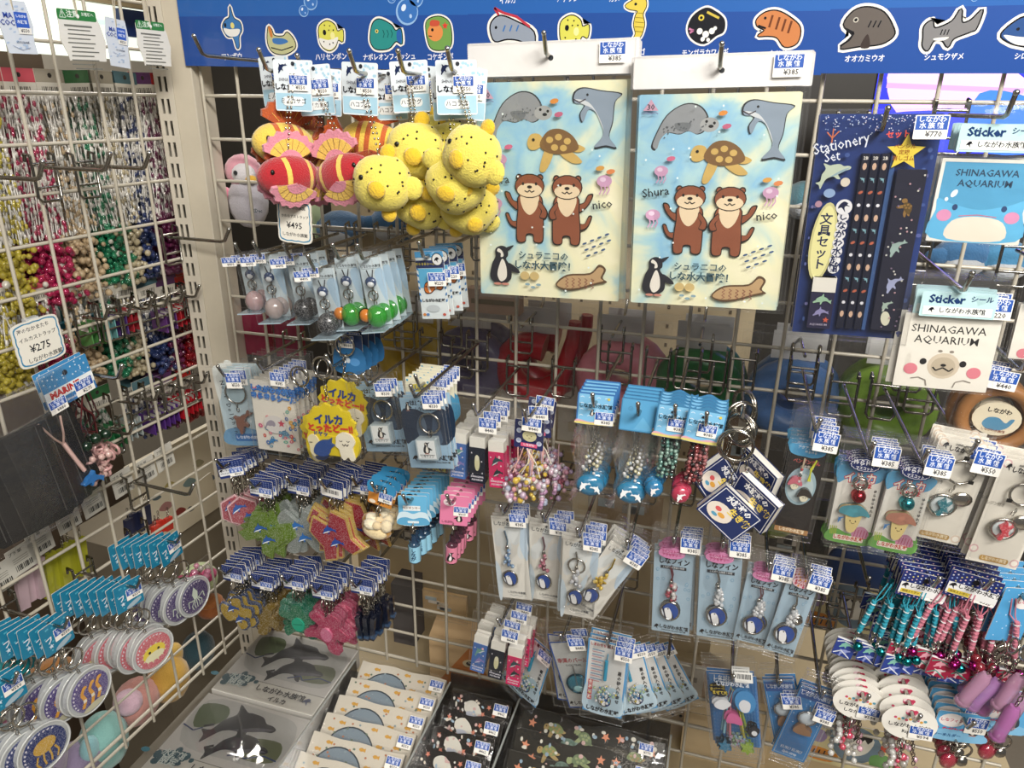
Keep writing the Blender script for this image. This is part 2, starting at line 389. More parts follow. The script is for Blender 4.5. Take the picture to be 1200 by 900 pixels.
# hooks: an upturned rod on a bracket of two rungs
_HK = {}
def hook(loc, L, label, left=False, r=.0019, tip=.016):
    k = (round(L, 3), r, tip)
    if k not in _HK:
        m = M('chrome'); m.tube([(0, .004, 0), (0, -L+.006, 0), (0, -L, .0015), (0, -L-tip*.45, tip*.8), (0, -L-tip*.55, tip)], r, 'a9a69f', 7)
        m.sph((0, -L-tip*.55, tip), r*1.25, 'c9c7c2', 7, 5)
        b = M('chrome'); W = .0135
        b.tube([(-W, 0, .012), (-W, 0, -.03), (-W*.8, -.001, -.034), (W*.8, -.001, -.034), (W, 0, -.03), (W, 0, .012)], .0016, '9b9891', 5)
        for z in (.004, -.02): b.tube([(-W, 0, z), (W, 0, z)], .0014, '9b9891', 5)
        for sx in (-1, 1): b.tube([(sx*W, 0, .012), (sx*W, .008, .014), (sx*W, .009, .006)], .0016, '9b9891', 5)
        _HK[k] = (m.mesh('arm'), b.mesh('bracket'))
    yaw = 90-math.degrees(LA) if left else 0
    r_ = link('display_hook', None, mw=MW(loc, 0, yaw)); tag(r_, label, 'hook')
    link('arm', _HK[k][0], r_); link('bracket', _HK[k][1], r_)
    return r_
def hang(p, pos, roll, yaw, n, dy, label, group=None, short=None, jit=1.5, drop=.006, left=False, hk=True, hx=0., sway=0., base=None, dz=0.):
    rnd = random.Random(sum(ord(c) for c in label)); nv = -LN if left else Vector((0, 1, 0)); tv = -LT if left else Vector((1, 0, 0))
    hp = pos+tv*hx-Vector((0, 0, drop))
    for i in range(n):
        rl = roll if i == 0 else roll+rnd.uniform(-jit, jit)
        q = pos+nv*dy*i+tv*(rnd.uniform(-1, 1)*sway if i else 0)+Vector((0, 0, -dz*i))
        yw = yaw+(rnd.uniform(-jit, jit) if i else 0)
        mw = Matrix.Translation(hp-pos+q) @ (MW((0, 0, 0), rl, yw)) @ Matrix.Translation((-hx, 0, drop))
        if n == 1: lb = label
        elif i < 12: lb = f'{label}, {ORD[i]} in line' if i else f'{label}, front one'
        else: lb = f'{label}, deep behind'
        put(p, mw, lb, group or (f'{short or label} on one hook' if n > 1 else None))
    if hk:
        d = -hp.y if not left else (hp-LO).dot(LN)
        b = Vector((hp.x, 0, hp.z)) if not left else hp-LN*d
        hook(b+(LN*.003 if left else Vector((0, -.003, 0))), d+.01, f'chrome display hook holding the {short or label}'.replace('the a ', 'the '), left)
def card(w, h, col, fin='gloss', r=3, t=.0008, H=None, back='e8e4da', top=0.):
    VS[0] = 1. if H is None else (h/w*100)/H
    m = M(fin).frame(w, top); H = H or h/w*100
    m.slab(rrect(0, 0, 100, H, r), 0, t, col, back); m.y = 0
    return m
# ================================================================ BANNER WITH FISH
def banner():
    r = link('banner', None, mw=Matrix.Translation((.45, -.012, Z0+.2))); tag(r, 'long blue banner of printed sea creatures across the top of the rear mesh', 'banner')
    bpy.context.view_layer.update()
    Y = -.016
    def panel(xa, xb, top, za, zb):
        a, b = at(xa, 80, Y).x, at(xb, 80, Y).x; m = M('gloss'); m.fr = (0, 0, 1)
        n = 8; zt = Z0+.45
        for i in range(n):
            f0, f1 = zt-(zt-za)*i/n, zt-(zt-za)*(i+1)/n; g0, g1 = zt-(zt-zb)*i/n, zt-(zt-zb)*(i+1)/n
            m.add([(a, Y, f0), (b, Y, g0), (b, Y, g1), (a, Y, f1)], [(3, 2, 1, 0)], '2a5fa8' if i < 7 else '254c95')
            m.add([(a, Y+.002, f0), (b, Y+.002, g0), (b, Y+.002, g1), (a, Y+.002, f1)], [(0, 1, 2, 3)], 'd8d5cc')
        m.add([(a, Y, za), (b, Y, zb), (b, Y+.002, zb), (a, Y+.002, za)], [(0, 1, 2, 3)], '1b2f6e')
        o = link('banner_sheet', m.mesh('banner_sheet')); o.parent = r; o.matrix_parent_inverse = r.matrix_world.inverted()
        return o
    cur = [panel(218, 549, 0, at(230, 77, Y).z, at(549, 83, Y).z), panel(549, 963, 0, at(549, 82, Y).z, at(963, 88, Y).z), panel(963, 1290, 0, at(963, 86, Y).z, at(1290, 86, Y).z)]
    def art(px, py, w, fn, nm, par, name):
        c = at(px, py, Y); k = (at(px+w/2, py, Y)-at(px-w/2, py, Y)).length/100*(.9 if nm == 'fish_picture' else 1); m = M('gloss'); m.fr = (c.x-50*k, c.z+50*k, k); m.y = Y-.0002
        fn(m)
        o = link(nm, m.mesh(nm)); o.parent = cur[par]; o.matrix_parent_inverse = r.matrix_world.inverted(); o.parent = cur[par]
        o.matrix_parent_inverse = Matrix.Identity(4); o.matrix_world = Matrix(); bpy.context.view_layer.update()
        o['label'] = name
    W, K = 'e9e6df', '15161c'
    def body(m, pts, col, g=8, o=3):                 # white cut-out border, black line, colour
        P = spline(pts, 4); cx = sum(p[0] for p in P)/len(P); cy = sum(p[1] for p in P)/len(P)
        def grow(d):
            q = []
            for i in range(len(P)):
                ax, ay = P[i-1]; bx, by = P[(i+1) % len(P)]; tx, ty = bx-ax, by-ay; l = math.hypot(tx, ty) or 1
                q.append((P[i][0]+ty/l*d, P[i][1]-tx/l*d))
            return q
        A = sum(P[i-1][0]*P[i][1]-P[i][0]*P[i-1][1] for i in range(len(P))); sg = 1 if A > 0 else -1
        m.pl(grow(g*sg), W); m.pl(grow(o*sg), K); m.pl(P, col)
    def sun(m):
        body(m, [(50, -12), (60, 25), (84, 40), (88, 65), (74, 85), (70, 118), (60, 122), (50, 88), (25, 84), (10, 55), (25, 32), (44, 22)], '3a72ad')
        m.sp([(14, 58), (40, 62), (80, 62), (70, 82), (40, 86), (20, 76)], 'e4e2dc'); m.el(52, 50, 8, 10, 'd9cf7a', 0); m.el(22, 48, 5, 7, K)
    def slug(m):
        body(m, [(5, 55), (12, 15), (22, 22), (30, 38), (60, 40), (75, 30), (95, 50), (96, 72), (60, 88), (20, 82)], 'b9b98a')
        m.sp([(25, 45), (60, 46), (75, 55), (50, 62), (25, 58)], '3a6fae'); m.sp([(12, 14), (20, 16), (24, 40), (16, 40)], 'c77a3c'); m.ln([(15, 70), (50, 78), (90, 68)], 3, K)
    def puff(m, spots=False):
        body(m, [(8, 50), (12, 22), (40, 8), (66, 20), (74, 38), (92, 34), (90, 66), (74, 62), (62, 82), (40, 92), (15, 78)], 'd3cf5a')
        if not spots: m.sp([(8, 56), (40, 62), (74, 54), (62, 80), (40, 90), (16, 78)], 'e4e2dc')
        m.el(28, 40, 6, 8, K); m.el(56, 50, 8, 11, 'e8e29a')
        for x, y in ((30, 20), (48, 22), (60, 34), (44, 34), (24, 66), (44, 74), (56, 70)): m.el(x, y, 2.4, 2.4, K, 0, 8)
    def napo(m):
        body(m, [(5, 55), (14, 20), (35, 8), (70, 22), (84, 38), (100, 34), (102, 70), (84, 64), (60, 82), (25, 84), (10, 74)], '2c8a86')
        m.el(26, 38, 5, 5, 'e0d070'); m.el(26, 38, 2.5, 2.5, K)
        for x in (45, 58, 70): m.ln([(x, 35), (x+4, 45), (x, 55)], 2, '14504e')
        m.sp([(88, 40), (100, 36), (101, 68), (88, 62)], '2b5fa6')
    def koke(m):
        body(m, [(6, 50), (10, 14), (50, 2), (85, 16), (96, 50), (92, 92), (60, 104), (20, 96)], '6f9a4e')
        m.el(38, 50, 28, 27, 'd98a4e'); m.el(28, 42, 5, 5, K); m.sp([(20, 18), (30, 12), (54, 16), (50, 30), (22, 30)], 'c0503a'); m.st(74, 30, 12, 'd23b34'); m.ln([(14, 60), (26, 62)], 3, K)
    def oar(m):
        body(m, [(2, 45), (6, 28), (25, 18), (60, 30), (98, 50), (96, 80), (70, 66), (40, 62), (12, 66)], '8f98a6')
        m.ln([(20, 16), (10, 2), (30, 12), (60, 20), (90, 40)], 5, 'b93a48'); m.el(14, 40, 3, 3, K)
        for x in (35, 50, 65): m.ln([(x, 36), (x-5, 48)], 3, '3a6fb0')
    def sea(m):
        body(m, [(5, 26), (25, 12), (50, 0), (75, 8), (80, 30), (70, 55), (78, 90), (66, 130), (40, 140), (48, 118), (40, 90), (44, 60), (50, 44), (20, 38)], 'd5bf4e')
        m.el(42, 22, 5, 5, K)
        for y in (50, 65, 80, 95, 110): m.ln([(44, y), (76, y+3)], 2, '8a7420')
    def trig(m):
        body(m, [(4, 55), (14, 25), (45, 6), (70, 14), (96, 34), (98, 62), (80, 72), (50, 92), (18, 80)], '1b1c22')
        for x, y, q in ((35, 62, 8), (52, 70, 9), (68, 62, 8), (45, 82, 6), (60, 84, 5), (76, 55, 5)): m.el(x, y, q, q, 'e9e6df')
        m.el(36, 28, 8, 8, 'd8c04a'); m.el(36, 28, 4, 4, K); m.ln([(5, 55), (18, 60), (8, 66)], 5, 'c27aa0'); m.ln([(50, 14), (84, 30)], 6, 'c9b24a')
    def utsu(m):
        body(m, [(2, 30), (20, 16), (45, 14), (75, 28), (100, 50), (98, 82), (72, 90), (52, 70), (30, 66), (8, 66), (22, 54), (4, 44)], 'c07a4a')
        for x in (36, 52, 66, 80): m.ln([(x, 22+(x-36)*.3), (x-5, 48+(x-36)*.3)], 5, '6b3a22')
        m.el(20, 28, 3, 3, K); m.ln([(6, 44), (24, 50)], 4, K)
    def wolf(m):
        body(m, [(5, 38), (20, 14), (45, 8), (75, 18), (96, 44), (100, 60), (80, 74), (40, 78), (6, 82), (20, 66), (24, 56)], '5f5853')
        m.ln([(4, 78), (20, 66), (26, 54), (10, 46)], 4, K); m.el(26, 30, 5, 5, 'b9b4a8'); m.el(26, 30, 3, 3, K)
        m.sp([(42, 80), (52, 56), (60, 80)], '3c322f')
        for x in (55, 64, 73): m.ln([(x, 32), (x-4, 44)], 2.5, K)
    def hamm(m):
        body(m, [(4, 60), (2, 40), (14, 30), (22, 44), (50, 32), (62, 10), (68, 34), (84, 30), (100, 12), (96, 44), (88, 50), (60, 62), (52, 78), (40, 66), (24, 66), (16, 84), (6, 76)], '7c7b7c')
        m.sp([(24, 62), (50, 60), (42, 66), (26, 66)], 'e4e2dc')
        for x in (36, 42, 48): m.ln([(x, 46), (x-2, 56)], 2, K)
    def whi(m):
        body(m, [(4, 52), (30, 26), (60, 20), (66, 2), (78, 24), (110, 36), (112, 70), (70, 76), (40, 72), (20, 66)], '2d4f86')
        m.sp([(8, 54), (40, 58), (100, 60), (60, 72), (30, 70)], 'e4e2dc'); m.el(30, 44, 3, 3, K)
    for a in [(272, 30, 31, sun, 'ocean sunfish picture', 0), (329, 47, 38, slug, 'sea slug picture', 0), (388, 42, 37, puff, 'porcupinefish picture', 0), (451, 42, 42, napo, 'teal wrasse picture', 0), (514, 38, 36, koke, 'orange blenny picture', 0),
              (600, 38, 58, oar, 'oarfish picture', 1), (673, 37, 44, lambda m: puff(m, True), 'yellow boxfish picture', 1), (747, 15, 36, sea, 'seahorse picture', 1), (827, 31, 48, trig, 'spotted triggerfish picture', 1), (911, 33, 58, utsu, 'banded moray picture', 1),
              (1016, 36, 70, wolf, 'grey wolffish picture', 2), (1113, 37, 72, hamm, 'hammerhead shark picture', 2), (1206, 38, 78, whi, 'blue and white shark picture', 2)]:
        art(a[0], a[1], a[2], a[3], 'fish_picture', a[5], a[4])
    for px, py, t, p, h in [(272, 67, 'マンボウ', 0, 9.5), (388, 67, 'ハリセンボン', 0, 9.5), (456, 67, 'ナポレオンフィッシュ', 0, 9.5), (516, 67, 'コケギンポ', 0, 9.5), (595, 1, 'イルカ', 1, 10), (665, -1, 'アザラシ', 1, 10), (720, -1, 'カメ', 1, 10),
                         (733, 62, 'タツノオトシゴ', 1, 10), (826, 62, 'モンガラカワハギ', 1, 10.5), (911, 63, 'ウツボ', 1, 10.5), (1013, 69, 'オオカミウオ', 2, 12), (1106, 67, 'シュモクザメ', 2, 12), (1204, 66, 'シロワニ', 2, 12)]:
        art(px, py, h*7.6, lambda m: m.tx(t, 50, 50, 10, 'e6e9f2', .02, -1, .86), 'printed_name', p, f'white lettering {t}')
    def bub(m):
        m.pl(circ(50, 50, 50, n=24), '8fb6e0'); m.pl(circ(52, 48, 44, n=24), '3a6fb6'); m.el(36, 34, 10, 14, 'd6e4f4', 30); m.el(66, 66, 6, 8, 'a9c6e8')
    for px, py, w, p in [(477, 14, 26, 0), (356, 13, 11, 0), (364, 2, 16, 0), (487, -2, 18, 0), (459, -2, 10, 0), (1142, -2, 8, 2)]: art(px, py, w, bub, 'bubble_picture', p, 'pale bubble picture')
banner()
# ================================================================ BEHIND THE REAR MESH
m = M('paint'); m.box((.335, .30, Z0-.45), (.69, .012, 1.5), 'c2b293'); 
for i in range(14):
    for j in range(20): m.box((.06+.045*i, .2935, Z0-.02-.03*j), (.004, .001, .006), '6e6250')
struct('trim_1', m)
m = M('paint'); m.box((.52, .2, Z0-.93), (1.2, .5, .02), 'b8a888'); m.box((.52, -.055, Z0-.94), (1.2, .01, .05), 'a89a7e'); struct('trim_2', m)
# lit display far behind, top right
def screen():
    r = link('lit_display', None, mw=Matrix.Translation(at(1179, 112, .8))); tag(r, 'glowing blue, lilac and white stained-glass style display far behind, top right', 'display')
    a, b = at(1028, 80, .8), at(1330, 160, .8); w = b.x-a.x; m = M('lit'); m.fr = (-w/2, .09, w/100); m.slab([(0, -30), (100, -30), (100, 44), (0, 44)], 0, .02, '1420c8', '111'); m.y = 0
    m.sp([(4, 10), (20, 6), (34, 8), (52, 12), (60, 22), (50, 30), (30, 26), (10, 28)], 'cfa8dc'); m.pl([(4, 16), (56, 18), (56, 20), (4, 18)], 'b088c8'); m.sp([(0, 30), (30, 27), (50, 33), (44, 42), (6, 42)], '2438e0'); m.sp([(52, 2), (72, 4), (96, 20), (92, 36), (74, 26), (60, 12)], 'c4ece8'); m.sp([(40, 20), (60, 22), (74, 34), (60, 44), (40, 40)], '2a6ad8')
    for p in ([(50, 0), (60, 14), (76, 28), (98, 40)], [(0, 8), (30, 5), (56, 12), (64, 26)], [(40, 44), (60, 34), (80, 30)], [(70, -4), (90, 10), (100, 30)]): m.ln(p, 1, '0b0d22')
    link('lit_panel', m.mesh('lit_panel'), r)
screen()
# bagged coloured ring cushions on hooks facing backwards
def ringcush(col, open_):
    p = Proto('ring_cushion_pack', 'cushion'); m = M('rubber'); n = 18 if not open_ else 15
    pts = [(.037*math.cos(a), 0, -.075+.033*math.sin(a)) for a in [2*math.pi*i/18+1.2 for i in range(n)]]
    if open_: pts += [(.05, 0, -.03), (.052, 0, -.005)]
    m.tube(pts, .0185 if not open_ else [.019]*13+[.017, .012, .010, .008], col, 10, closed=not open_); p.part('ring_cushion', m)
    m = M('print'); m.box((0, .0, -.008), (.06, .001, .034), 'c9c8c6'); p.part('header_card', m); bag(p, .13, .012, .135, y=-.022, sd=3, cr=.008); return p
RC = {}
for px, py, col, op, lb in ((483, 356, 'b89a20', False, 'yellow'), (550, 362, '56506c', False, 'dark violet'), (628, 368, '9a1420', True, 'red'), (728, 378, 'c9808c', False, 'pink'), (824, 386, '1f6a34', False, 'green'), (938, 398, '4f74a8', False, 'blue'), (1054, 404, '7a9c3a', False, 'light green')):
    c = at(px, py, .075); put(ringcush(col, op), Matrix.Translation(c), f'{lb} ring cushion in a clear bag hanging behind the rear mesh')
    h_ = hook(Vector((c.x, .009, c.z+.002)), .1, f'rear-facing display hook above the {lb} ring cushion'); h_.rotation_euler = (0, 0, math.pi)
    q = put(ringcush(col, op), Matrix.Translation(c+Vector((.006, .05, -.004))), f'{lb} ring cushion in a clear bag, second one behind the rear mesh')
def disc(px, py, Y, r, col, lb, nm='disc_cushion', cat='cushion'):
    p = Proto(nm, cat); m = M('rubber'); m.sph((0, 0, 0), (r, .02, r*.72), col, 18, 8); p.part('cushion', m); bag(p, r*2.2, r, r, y=-.022, sd=5, cr=.006); put(p, Matrix.Translation(at(px, py, Y)), lb)
disc(1026, 668, .1, .062, '1f3a6a', 'dark blue disc cushion in a clear bag behind the lower right mesh'); disc(905, 612, .12, .03, '7a8a3a', 'olive green round cushion glimpsed between cards on the right'); disc(832, 800, .07, .04, 'a08468', 'small brown round cushion in a clear bag below the pale blue charm cards')
def shark():
    p = Proto('shark_card', 'card'); m = card(.11, .075, 'd8cc9c', 'gloss', 2); m.sp([(30, 4), (62, 2), (84, 20), (80, 44), (60, 58), (40, 50), (28, 26)], '6f8494'); m.sp([(38, 16), (74, 14), (72, 36), (58, 46), (44, 38)], 'e2ded2')
    m.pl([(40, 14), (74, 12), (74, 18), (70, 24), (66, 18), (62, 24), (58, 18), (54, 25), (50, 19), (46, 24), (42, 18)], '1c1a20'); m.sp([(0, 14), (24, 20), (20, 36), (0, 32)], '9a86b0'); m.sp([(10, 44), (40, 50), (34, 64), (8, 62)], 'd98a2c'); m.sp([(76, 40), (96, 36), (98, 60), (80, 60)], '6a9a5a'); m.el(90, 24, 6, 6, 'c9503c'); [m.ln([(14+i*6, 48), (12+i*6, 60)], 1.6, '2a2420') for i in range(4)]; p.part('card', m); return p
put(shark(), Matrix.Translation(at(1000, 686, .05)), 'cartoon shark card with black teeth behind the lower right mesh', 'shark cards'); put(shark(), Matrix.Translation(at(1000, 850, .03)), 'cartoon shark card low behind the round header keychains')
# cartons and crinkled bags low behind the mesh
def carton(px, py, Y, w, h, d, c1, lb, tri=None, yaw=0):
    p = Proto('carton', 'box'); m = M('card'); m.box((0, 0, h/2), (w, d, h), c1); 
    m.fr = (-w/2, h, w/100); m.y = -d/2-.0003; H = h/w*100
    if tri: m.pl([(10, H), (60, 10), (95, H)], tri); m.el(60, H*.5, 12, 7, 'd8c8a4'); m.el(60, H*.5, 7, 4, '4a4540')
    else: m.ln([(0, H*.35), (100, H*.3)], 1.2, '9a8a6c')
    p.part('printed_box', m); c = at(px, py, Y); put(p, MW(c, 0, yaw), lb)
carton(548, 790, .07, .11, .09, .05, 'd8b88c', 'beige carton with an orange triangle behind the lower mesh', 'c9824c', 8); carton(600, 800, .11, .1, .12, .05, 'cfc0a4', 'plain beige carton behind the lower eraser pack'); carton(480, 745, .05, .035, .11, .04, '4f4a48', 'narrow dark grey carton standing behind the mesh beside the bottles')
carton(845, 880, .09, .12, .13, .05, 'cdb894', 'tall beige carton with two dark holes behind the lower mesh'); carton(930, 905, .1, .14, .1, .05, 'c4b08c', 'beige carton behind the spin strap cards'); carton(700, 845, .12, .12, .1, .06, 'cbbda0', 'wide beige carton behind the wish strap cards')
for i, x in enumerate((-.006, .006)): one('round_sticker', M('print').sph((x, 0, 0), (.0025, .001, .0025), '15130f', 8, 5), f'small black round spot on the tall beige carton, {["left", "right"][i]} one', 'spot', Matrix.Translation(at(793, 838, .064)))
def crinkle(px, py, Y, w, h, lb, col='print', seed=1, c='c9c2b4'):
    p = Proto('clear_bagged_goods', 'bag'); m = M('print'); R = random.Random(seed); m.box((0, .004, -h*.55), (w*.8, .006, h*.7), c); [m.box((R.uniform(-w*.3, w*.3), 0, -h*R.uniform(.3, .8)), (w*.2, .002, h*.1), R.choice(['a8b4b8', 'd8cfc0', '8a8478', 'c4b8a0'])) for _ in range(5)]; p.part('goods', m); bag(p, w, .005, h, y=-.006, sd=seed, cr=.01); bag(p, w*.95, .003, h*.96, y=-.014, sd=seed+9, cr=.01); put(p, Matrix.Translation(at(px, py, Y)), lb)
for a in ((590, 420, .1, .07, .12, 'crinkled clear bag of pale goods behind the red ring cushion', 'print', 3), (680, 420, .12, .07, .14, 'crinkled clear bag of pale goods between red and pink cushions', 'print', 5), (780, 440, .12, .05, .14, 'crinkled clear bag of pale goods beside the green cushion', 'print', 7), (880, 440, .12, .06, .14, 'crinkled clear bag of brown goods left of the blue cushion', 'print', 9, '8a6a48'),
          (520, 690, .05, .09, .05, 'crinkled clear bag with tan paper low behind the mesh', 'print', 11, 'c9a878'), (740, 560, .14, .12, .13, 'clear bag of tan goods behind the dolphin straps', 'print', 13, 'a89070'), (640, 560, .13, .1, .12, 'clear bag of beige goods behind the bead clusters', 'print', 14, 'b8a488'), (460, 560, .1, .1, .12, 'clear bag of dark goods behind the small header cards', 'print', 15, '4a4440'), (1010, 470, .13, .09, .1, 'clear bag of green goods behind the mascot cards', 'print', 16, '5a7a3a'), (800, 770, .05, .08, .07, 'empty crinkled clear bag low behind the mesh', 'print', 17), (950, 560, .16, .1, .16, 'clear bag of dark goods behind the right charm cards', 'print', 18, '3a3834')): crinkle(*a)
def plushbody(px, py, Y, parts, lb, D=None, name='plush_toy', yaw=0):
    c = at(px, py, Y) if D is None else atL(px, py, D); p = Proto(name, 'plush toy')
    for nm, lst in parts: 
        m = M('plush'); [m.sph(ce, r, co, 12, 8) for ce, r, co in lst]; p.part(nm, m)
    put(p, MW(c, 0, yaw if D is None else 90), lb); return p
plushbody(290, 228, .05, [('body', [((0, 0, -.01), (.028, .022, .034), 'b8b4bc')]), ('head', [((-.002, 0, .03), (.025, .021, .022), 'd899a8')]), ('face', [((.006, -.012, .028), (.017, .012, .014), 'd8d4d8')]), ('beak', [((.02, -.016, .022), (.008, .007, .005), 'd8a83a')]), ('eye', [((.004, -.025, .03), (.003, .002, .003), '1a1a1e')]), ('wing', [((-.034, -.006, .0), (.016, .009, .01), 'd8879c')])], 'pink and grey penguin plush behind the mesh beside the post')
m = M('print').frame(.022); m.tx('12Dec', 50, 20, 30, '2a4a50', .02); t_ = one('embroidered_text', m, 'dark green embroidered lettering on the grey penguin belly', 'lettering', Matrix.Translation(at(300, 243, .024)))
for px, py, Y, c, r, lb in ((352, 205, .1, '5a86a0', .04, 'blue plush toy behind the lionfish plushes'), (400, 268, .08, '4f6f92', .035, 'dusky blue plush toy below the red lionfish'), (462, 262, .09, '3f6a94', .035, 'blue finned plush toy under the yellow plushes'), (1128, 300, .08, '3f6f9c', .03, 'dark blue plush toy between the two sticker packs'), (1175, 305, .08, '4a8ab4', .03, 'blue plush toy with white belly at the right edge'), (948, 235, .045, '4f7a86', .03, 'teal plush toy half hidden between sticker sheet and stationery set')):
    plushbody(px, py, Y, [('body', [((0, 0, 0), (r, r*.7, r*.7), c)]), ('belly', [((0, -r*.3, -r*.25), (r*.7, r*.5, r*.4), 'b4b8bc')]), ('fin', [((r*.8, 0, r*.3), (r*.6, r*.2, r*.25), c)]), ('fin', [((-r*.8, -.01, 0), (r*.5, r*.2, r*.3), c)])], lb)
def magenta(px, py, lb): p = Proto('magenta_pouch', 'pouch'); m = M('gloss'); m.box((0, 0, -.03), (.035, .02, .06), '8a1a40'); p.part('pouch', m); bag(p, .04, .01, .065, y=-.012, sd=2); put(p, Matrix.Translation(at(px, py, .04)), lb)
magenta(300, 366, 'dark magenta pouch behind the mesh, nearer the post'); magenta(337, 368, 'dark magenta pouch behind the mesh, under the black ball strap')
for px, py, Y, w, h, c, lb in ((445, 300, .12, .08, .07, 'b8a888', 'beige box behind the clownfish cards'), (580, 352, .05, .07, .03, 'b8a090', 'cream box edge under the left sticker sheet'), (365, 255, .07, .02, .05, 'b9c9a0', 'pale green printed card behind the ¥495 board')):
    p = Proto('small_box', 'box'); m = M('card'); m.box((0, 0, 0), (w, .02, h), c); m.box((0, -.0105, 0), (w*.8, .001, h*.2), '8a8070'); p.part('box_body', m); put(p, Matrix.Translation(at(px, py, Y)), lb)
# ================================================================ STICKER SHEETS, STATIONERY, PLUSH
def otter(m, u, v, s, wave=1):
    B, L, K = '8a4f35', 'e3cfae', '1f1712'
    def P(pts, c): m.sp(pts, c, (u, v), s, 0, wave)
    P([(-.42, .9), (-.8, .8), (-1.0, .35), (-.85, .3), (-.7, .6), (-.4, .6)], K); P([(-.44, .84), (-.78, .74), (-.95, .37), (-.86, .36), (-.7, .62), (-.4, .62)], B)
    P([(-.5, .2), (-.86, -.1), (-1.02, -.5), (-.8, -.48), (-.66, -.2), (-.4, -.1)], K); P([(-.5, .16), (-.82, -.12), (-.97, -.45), (-.82, -.44), (-.68, -.18), (-.4, -.06)], B)
    P([(-.42, -.4), (.42, -.4), (.56, .2), (.58, 1.0), (.52, 1.42), (.18, 1.42), (.12, 1.16), (-.12, 1.16), (-.18, 1.42), (-.52, 1.42), (-.56, .9), (-.5, .2)], K)
    P([(-.38, -.4), (.38, -.4), (.52, .2), (.54, 1.0), (.48, 1.38), (.2, 1.38), (.14, 1.1), (-.14, 1.1), (-.2, 1.38), (-.48, 1.38), (-.52, .9), (-.46, .2)], B)
    P([(-.34, -.4), (.34, -.4), (.28, .1), (0, .36), (-.28, .1)], L)
    P([(.4, -.2), (.72, .2), (.66, .5), (.4, .46), (.46, .2), (.34, 0)], K); P([(.4, -.16), (.67, .2), (.62, .45), (.42, .42), (.5, .2), (.36, .02)], B)
    for e in (-.42, .42): m.el(u+e*s, v-1.06*s, .13*s, .13*s, K); m.el(u+e*s, v-1.05*s, .09*s, .09*s, B)
    m.el(u, v-.74*s, .6*s, .46*s, K); m.el(u, v-.74*s, .56*s, .42*s, B); m.el(u, v-.58*s, .5*s, .26*s, L)
    for e in (-.26, .26): m.el(u+e*s, v-.82*s, .05*s, .06*s, K)
    m.el(u, v-.7*s, .1*s, .06*s, K); m.ln([(u-.2*s, v-.56*s), (u-.08*s, v-.5*s), (u, v-.58*s), (u+.08*s, v-.5*s), (u+.2*s, v-.56*s)], .04*s, K)
def penguin(m, u, v, s, flip=1, K='25252c', W='e6e1d6'):
    m.sp([(0, -1), (.35, -.9), (.42, -.5), (.3, -.3), (.55, .1), (.6, .7), (.3, 1), (-.3, 1.05), (-.62, .7), (-.5, 0), (-.3, -.4), (-.3, -.8)], K, (u, v), s, 0, flip)
    m.sp([(.1, -.3), (.3, .1), (.32, .7), (0, .95), (-.2, .6), (-.1, .1)], W, (u, v), s, 0, flip)
    m.sp([(-.12, -.86), (.1, -.7), (.16, -.45), (.0, -.4), (0, -.6), (-.2, -.7)], W, (u, v), s, 0, flip); m.sp([(.3, -.9), (.75, -1.05), (.4, -.72)], K, (u, v), s, 0, flip)
    m.sp([(.45, -.1), (.95, .2), (1.05, .45), (.5, .3)], K, (u, v), s, 0, flip)
    for e in (-.2, .25): m.el(u+e*s*flip, v+1.08*s, .22*s, .07*s, 'c98a7a')
def turtle(m, u, v, s, c1='c9a860', c2='7a5a34', rot=0):
    T = lambda p, c: m.sp(p, c, (u, v), s, rot)
    T([(-.35, .1), (-.6, .9), (-.35, .95), (-.05, .3)], c1); T([(.2, .3), (.7, .65), (1.1, .6), (.6, .2)], c1); T([(.8, -.05), (1.2, .1), (1, .25), (.7, .2)], c1)
    T([(-1.1, -.1), (-.95, -.4), (-.6, -.4), (-.45, -.1), (-.7, .15), (-1, .15)], c1); T([(-.6, 0), (-.3, -.5), (.2, -.6), (.7, -.35), (.95, .1), (.5, .3), (-.2, .3)], c2)
    for x, y in ((-.2, -.2), (.15, -.3), (.5, -.15), (0, .08), (.35, .1)): m.el(u+x*s, v+y*s, .14*s, .12*s, c1)
    m.el(u-.85*s, v-.2*s, .06*s, .06*s, '1f1712')
def jelly(m, u, v, s, c='c59ab8'):
    m.el(u, v, s, s*.75, c); 
    for k in (-.5, 0, .5): m.ln([(u+k*s, v+.4*s), (u+k*s+1, v+1.1*s), (u+k*s-.6, v+1.7*s)], s*.16, c)
    m.el(u-.2*s, v-.2*s, s*.4, s*.3, 'dcc3d6')
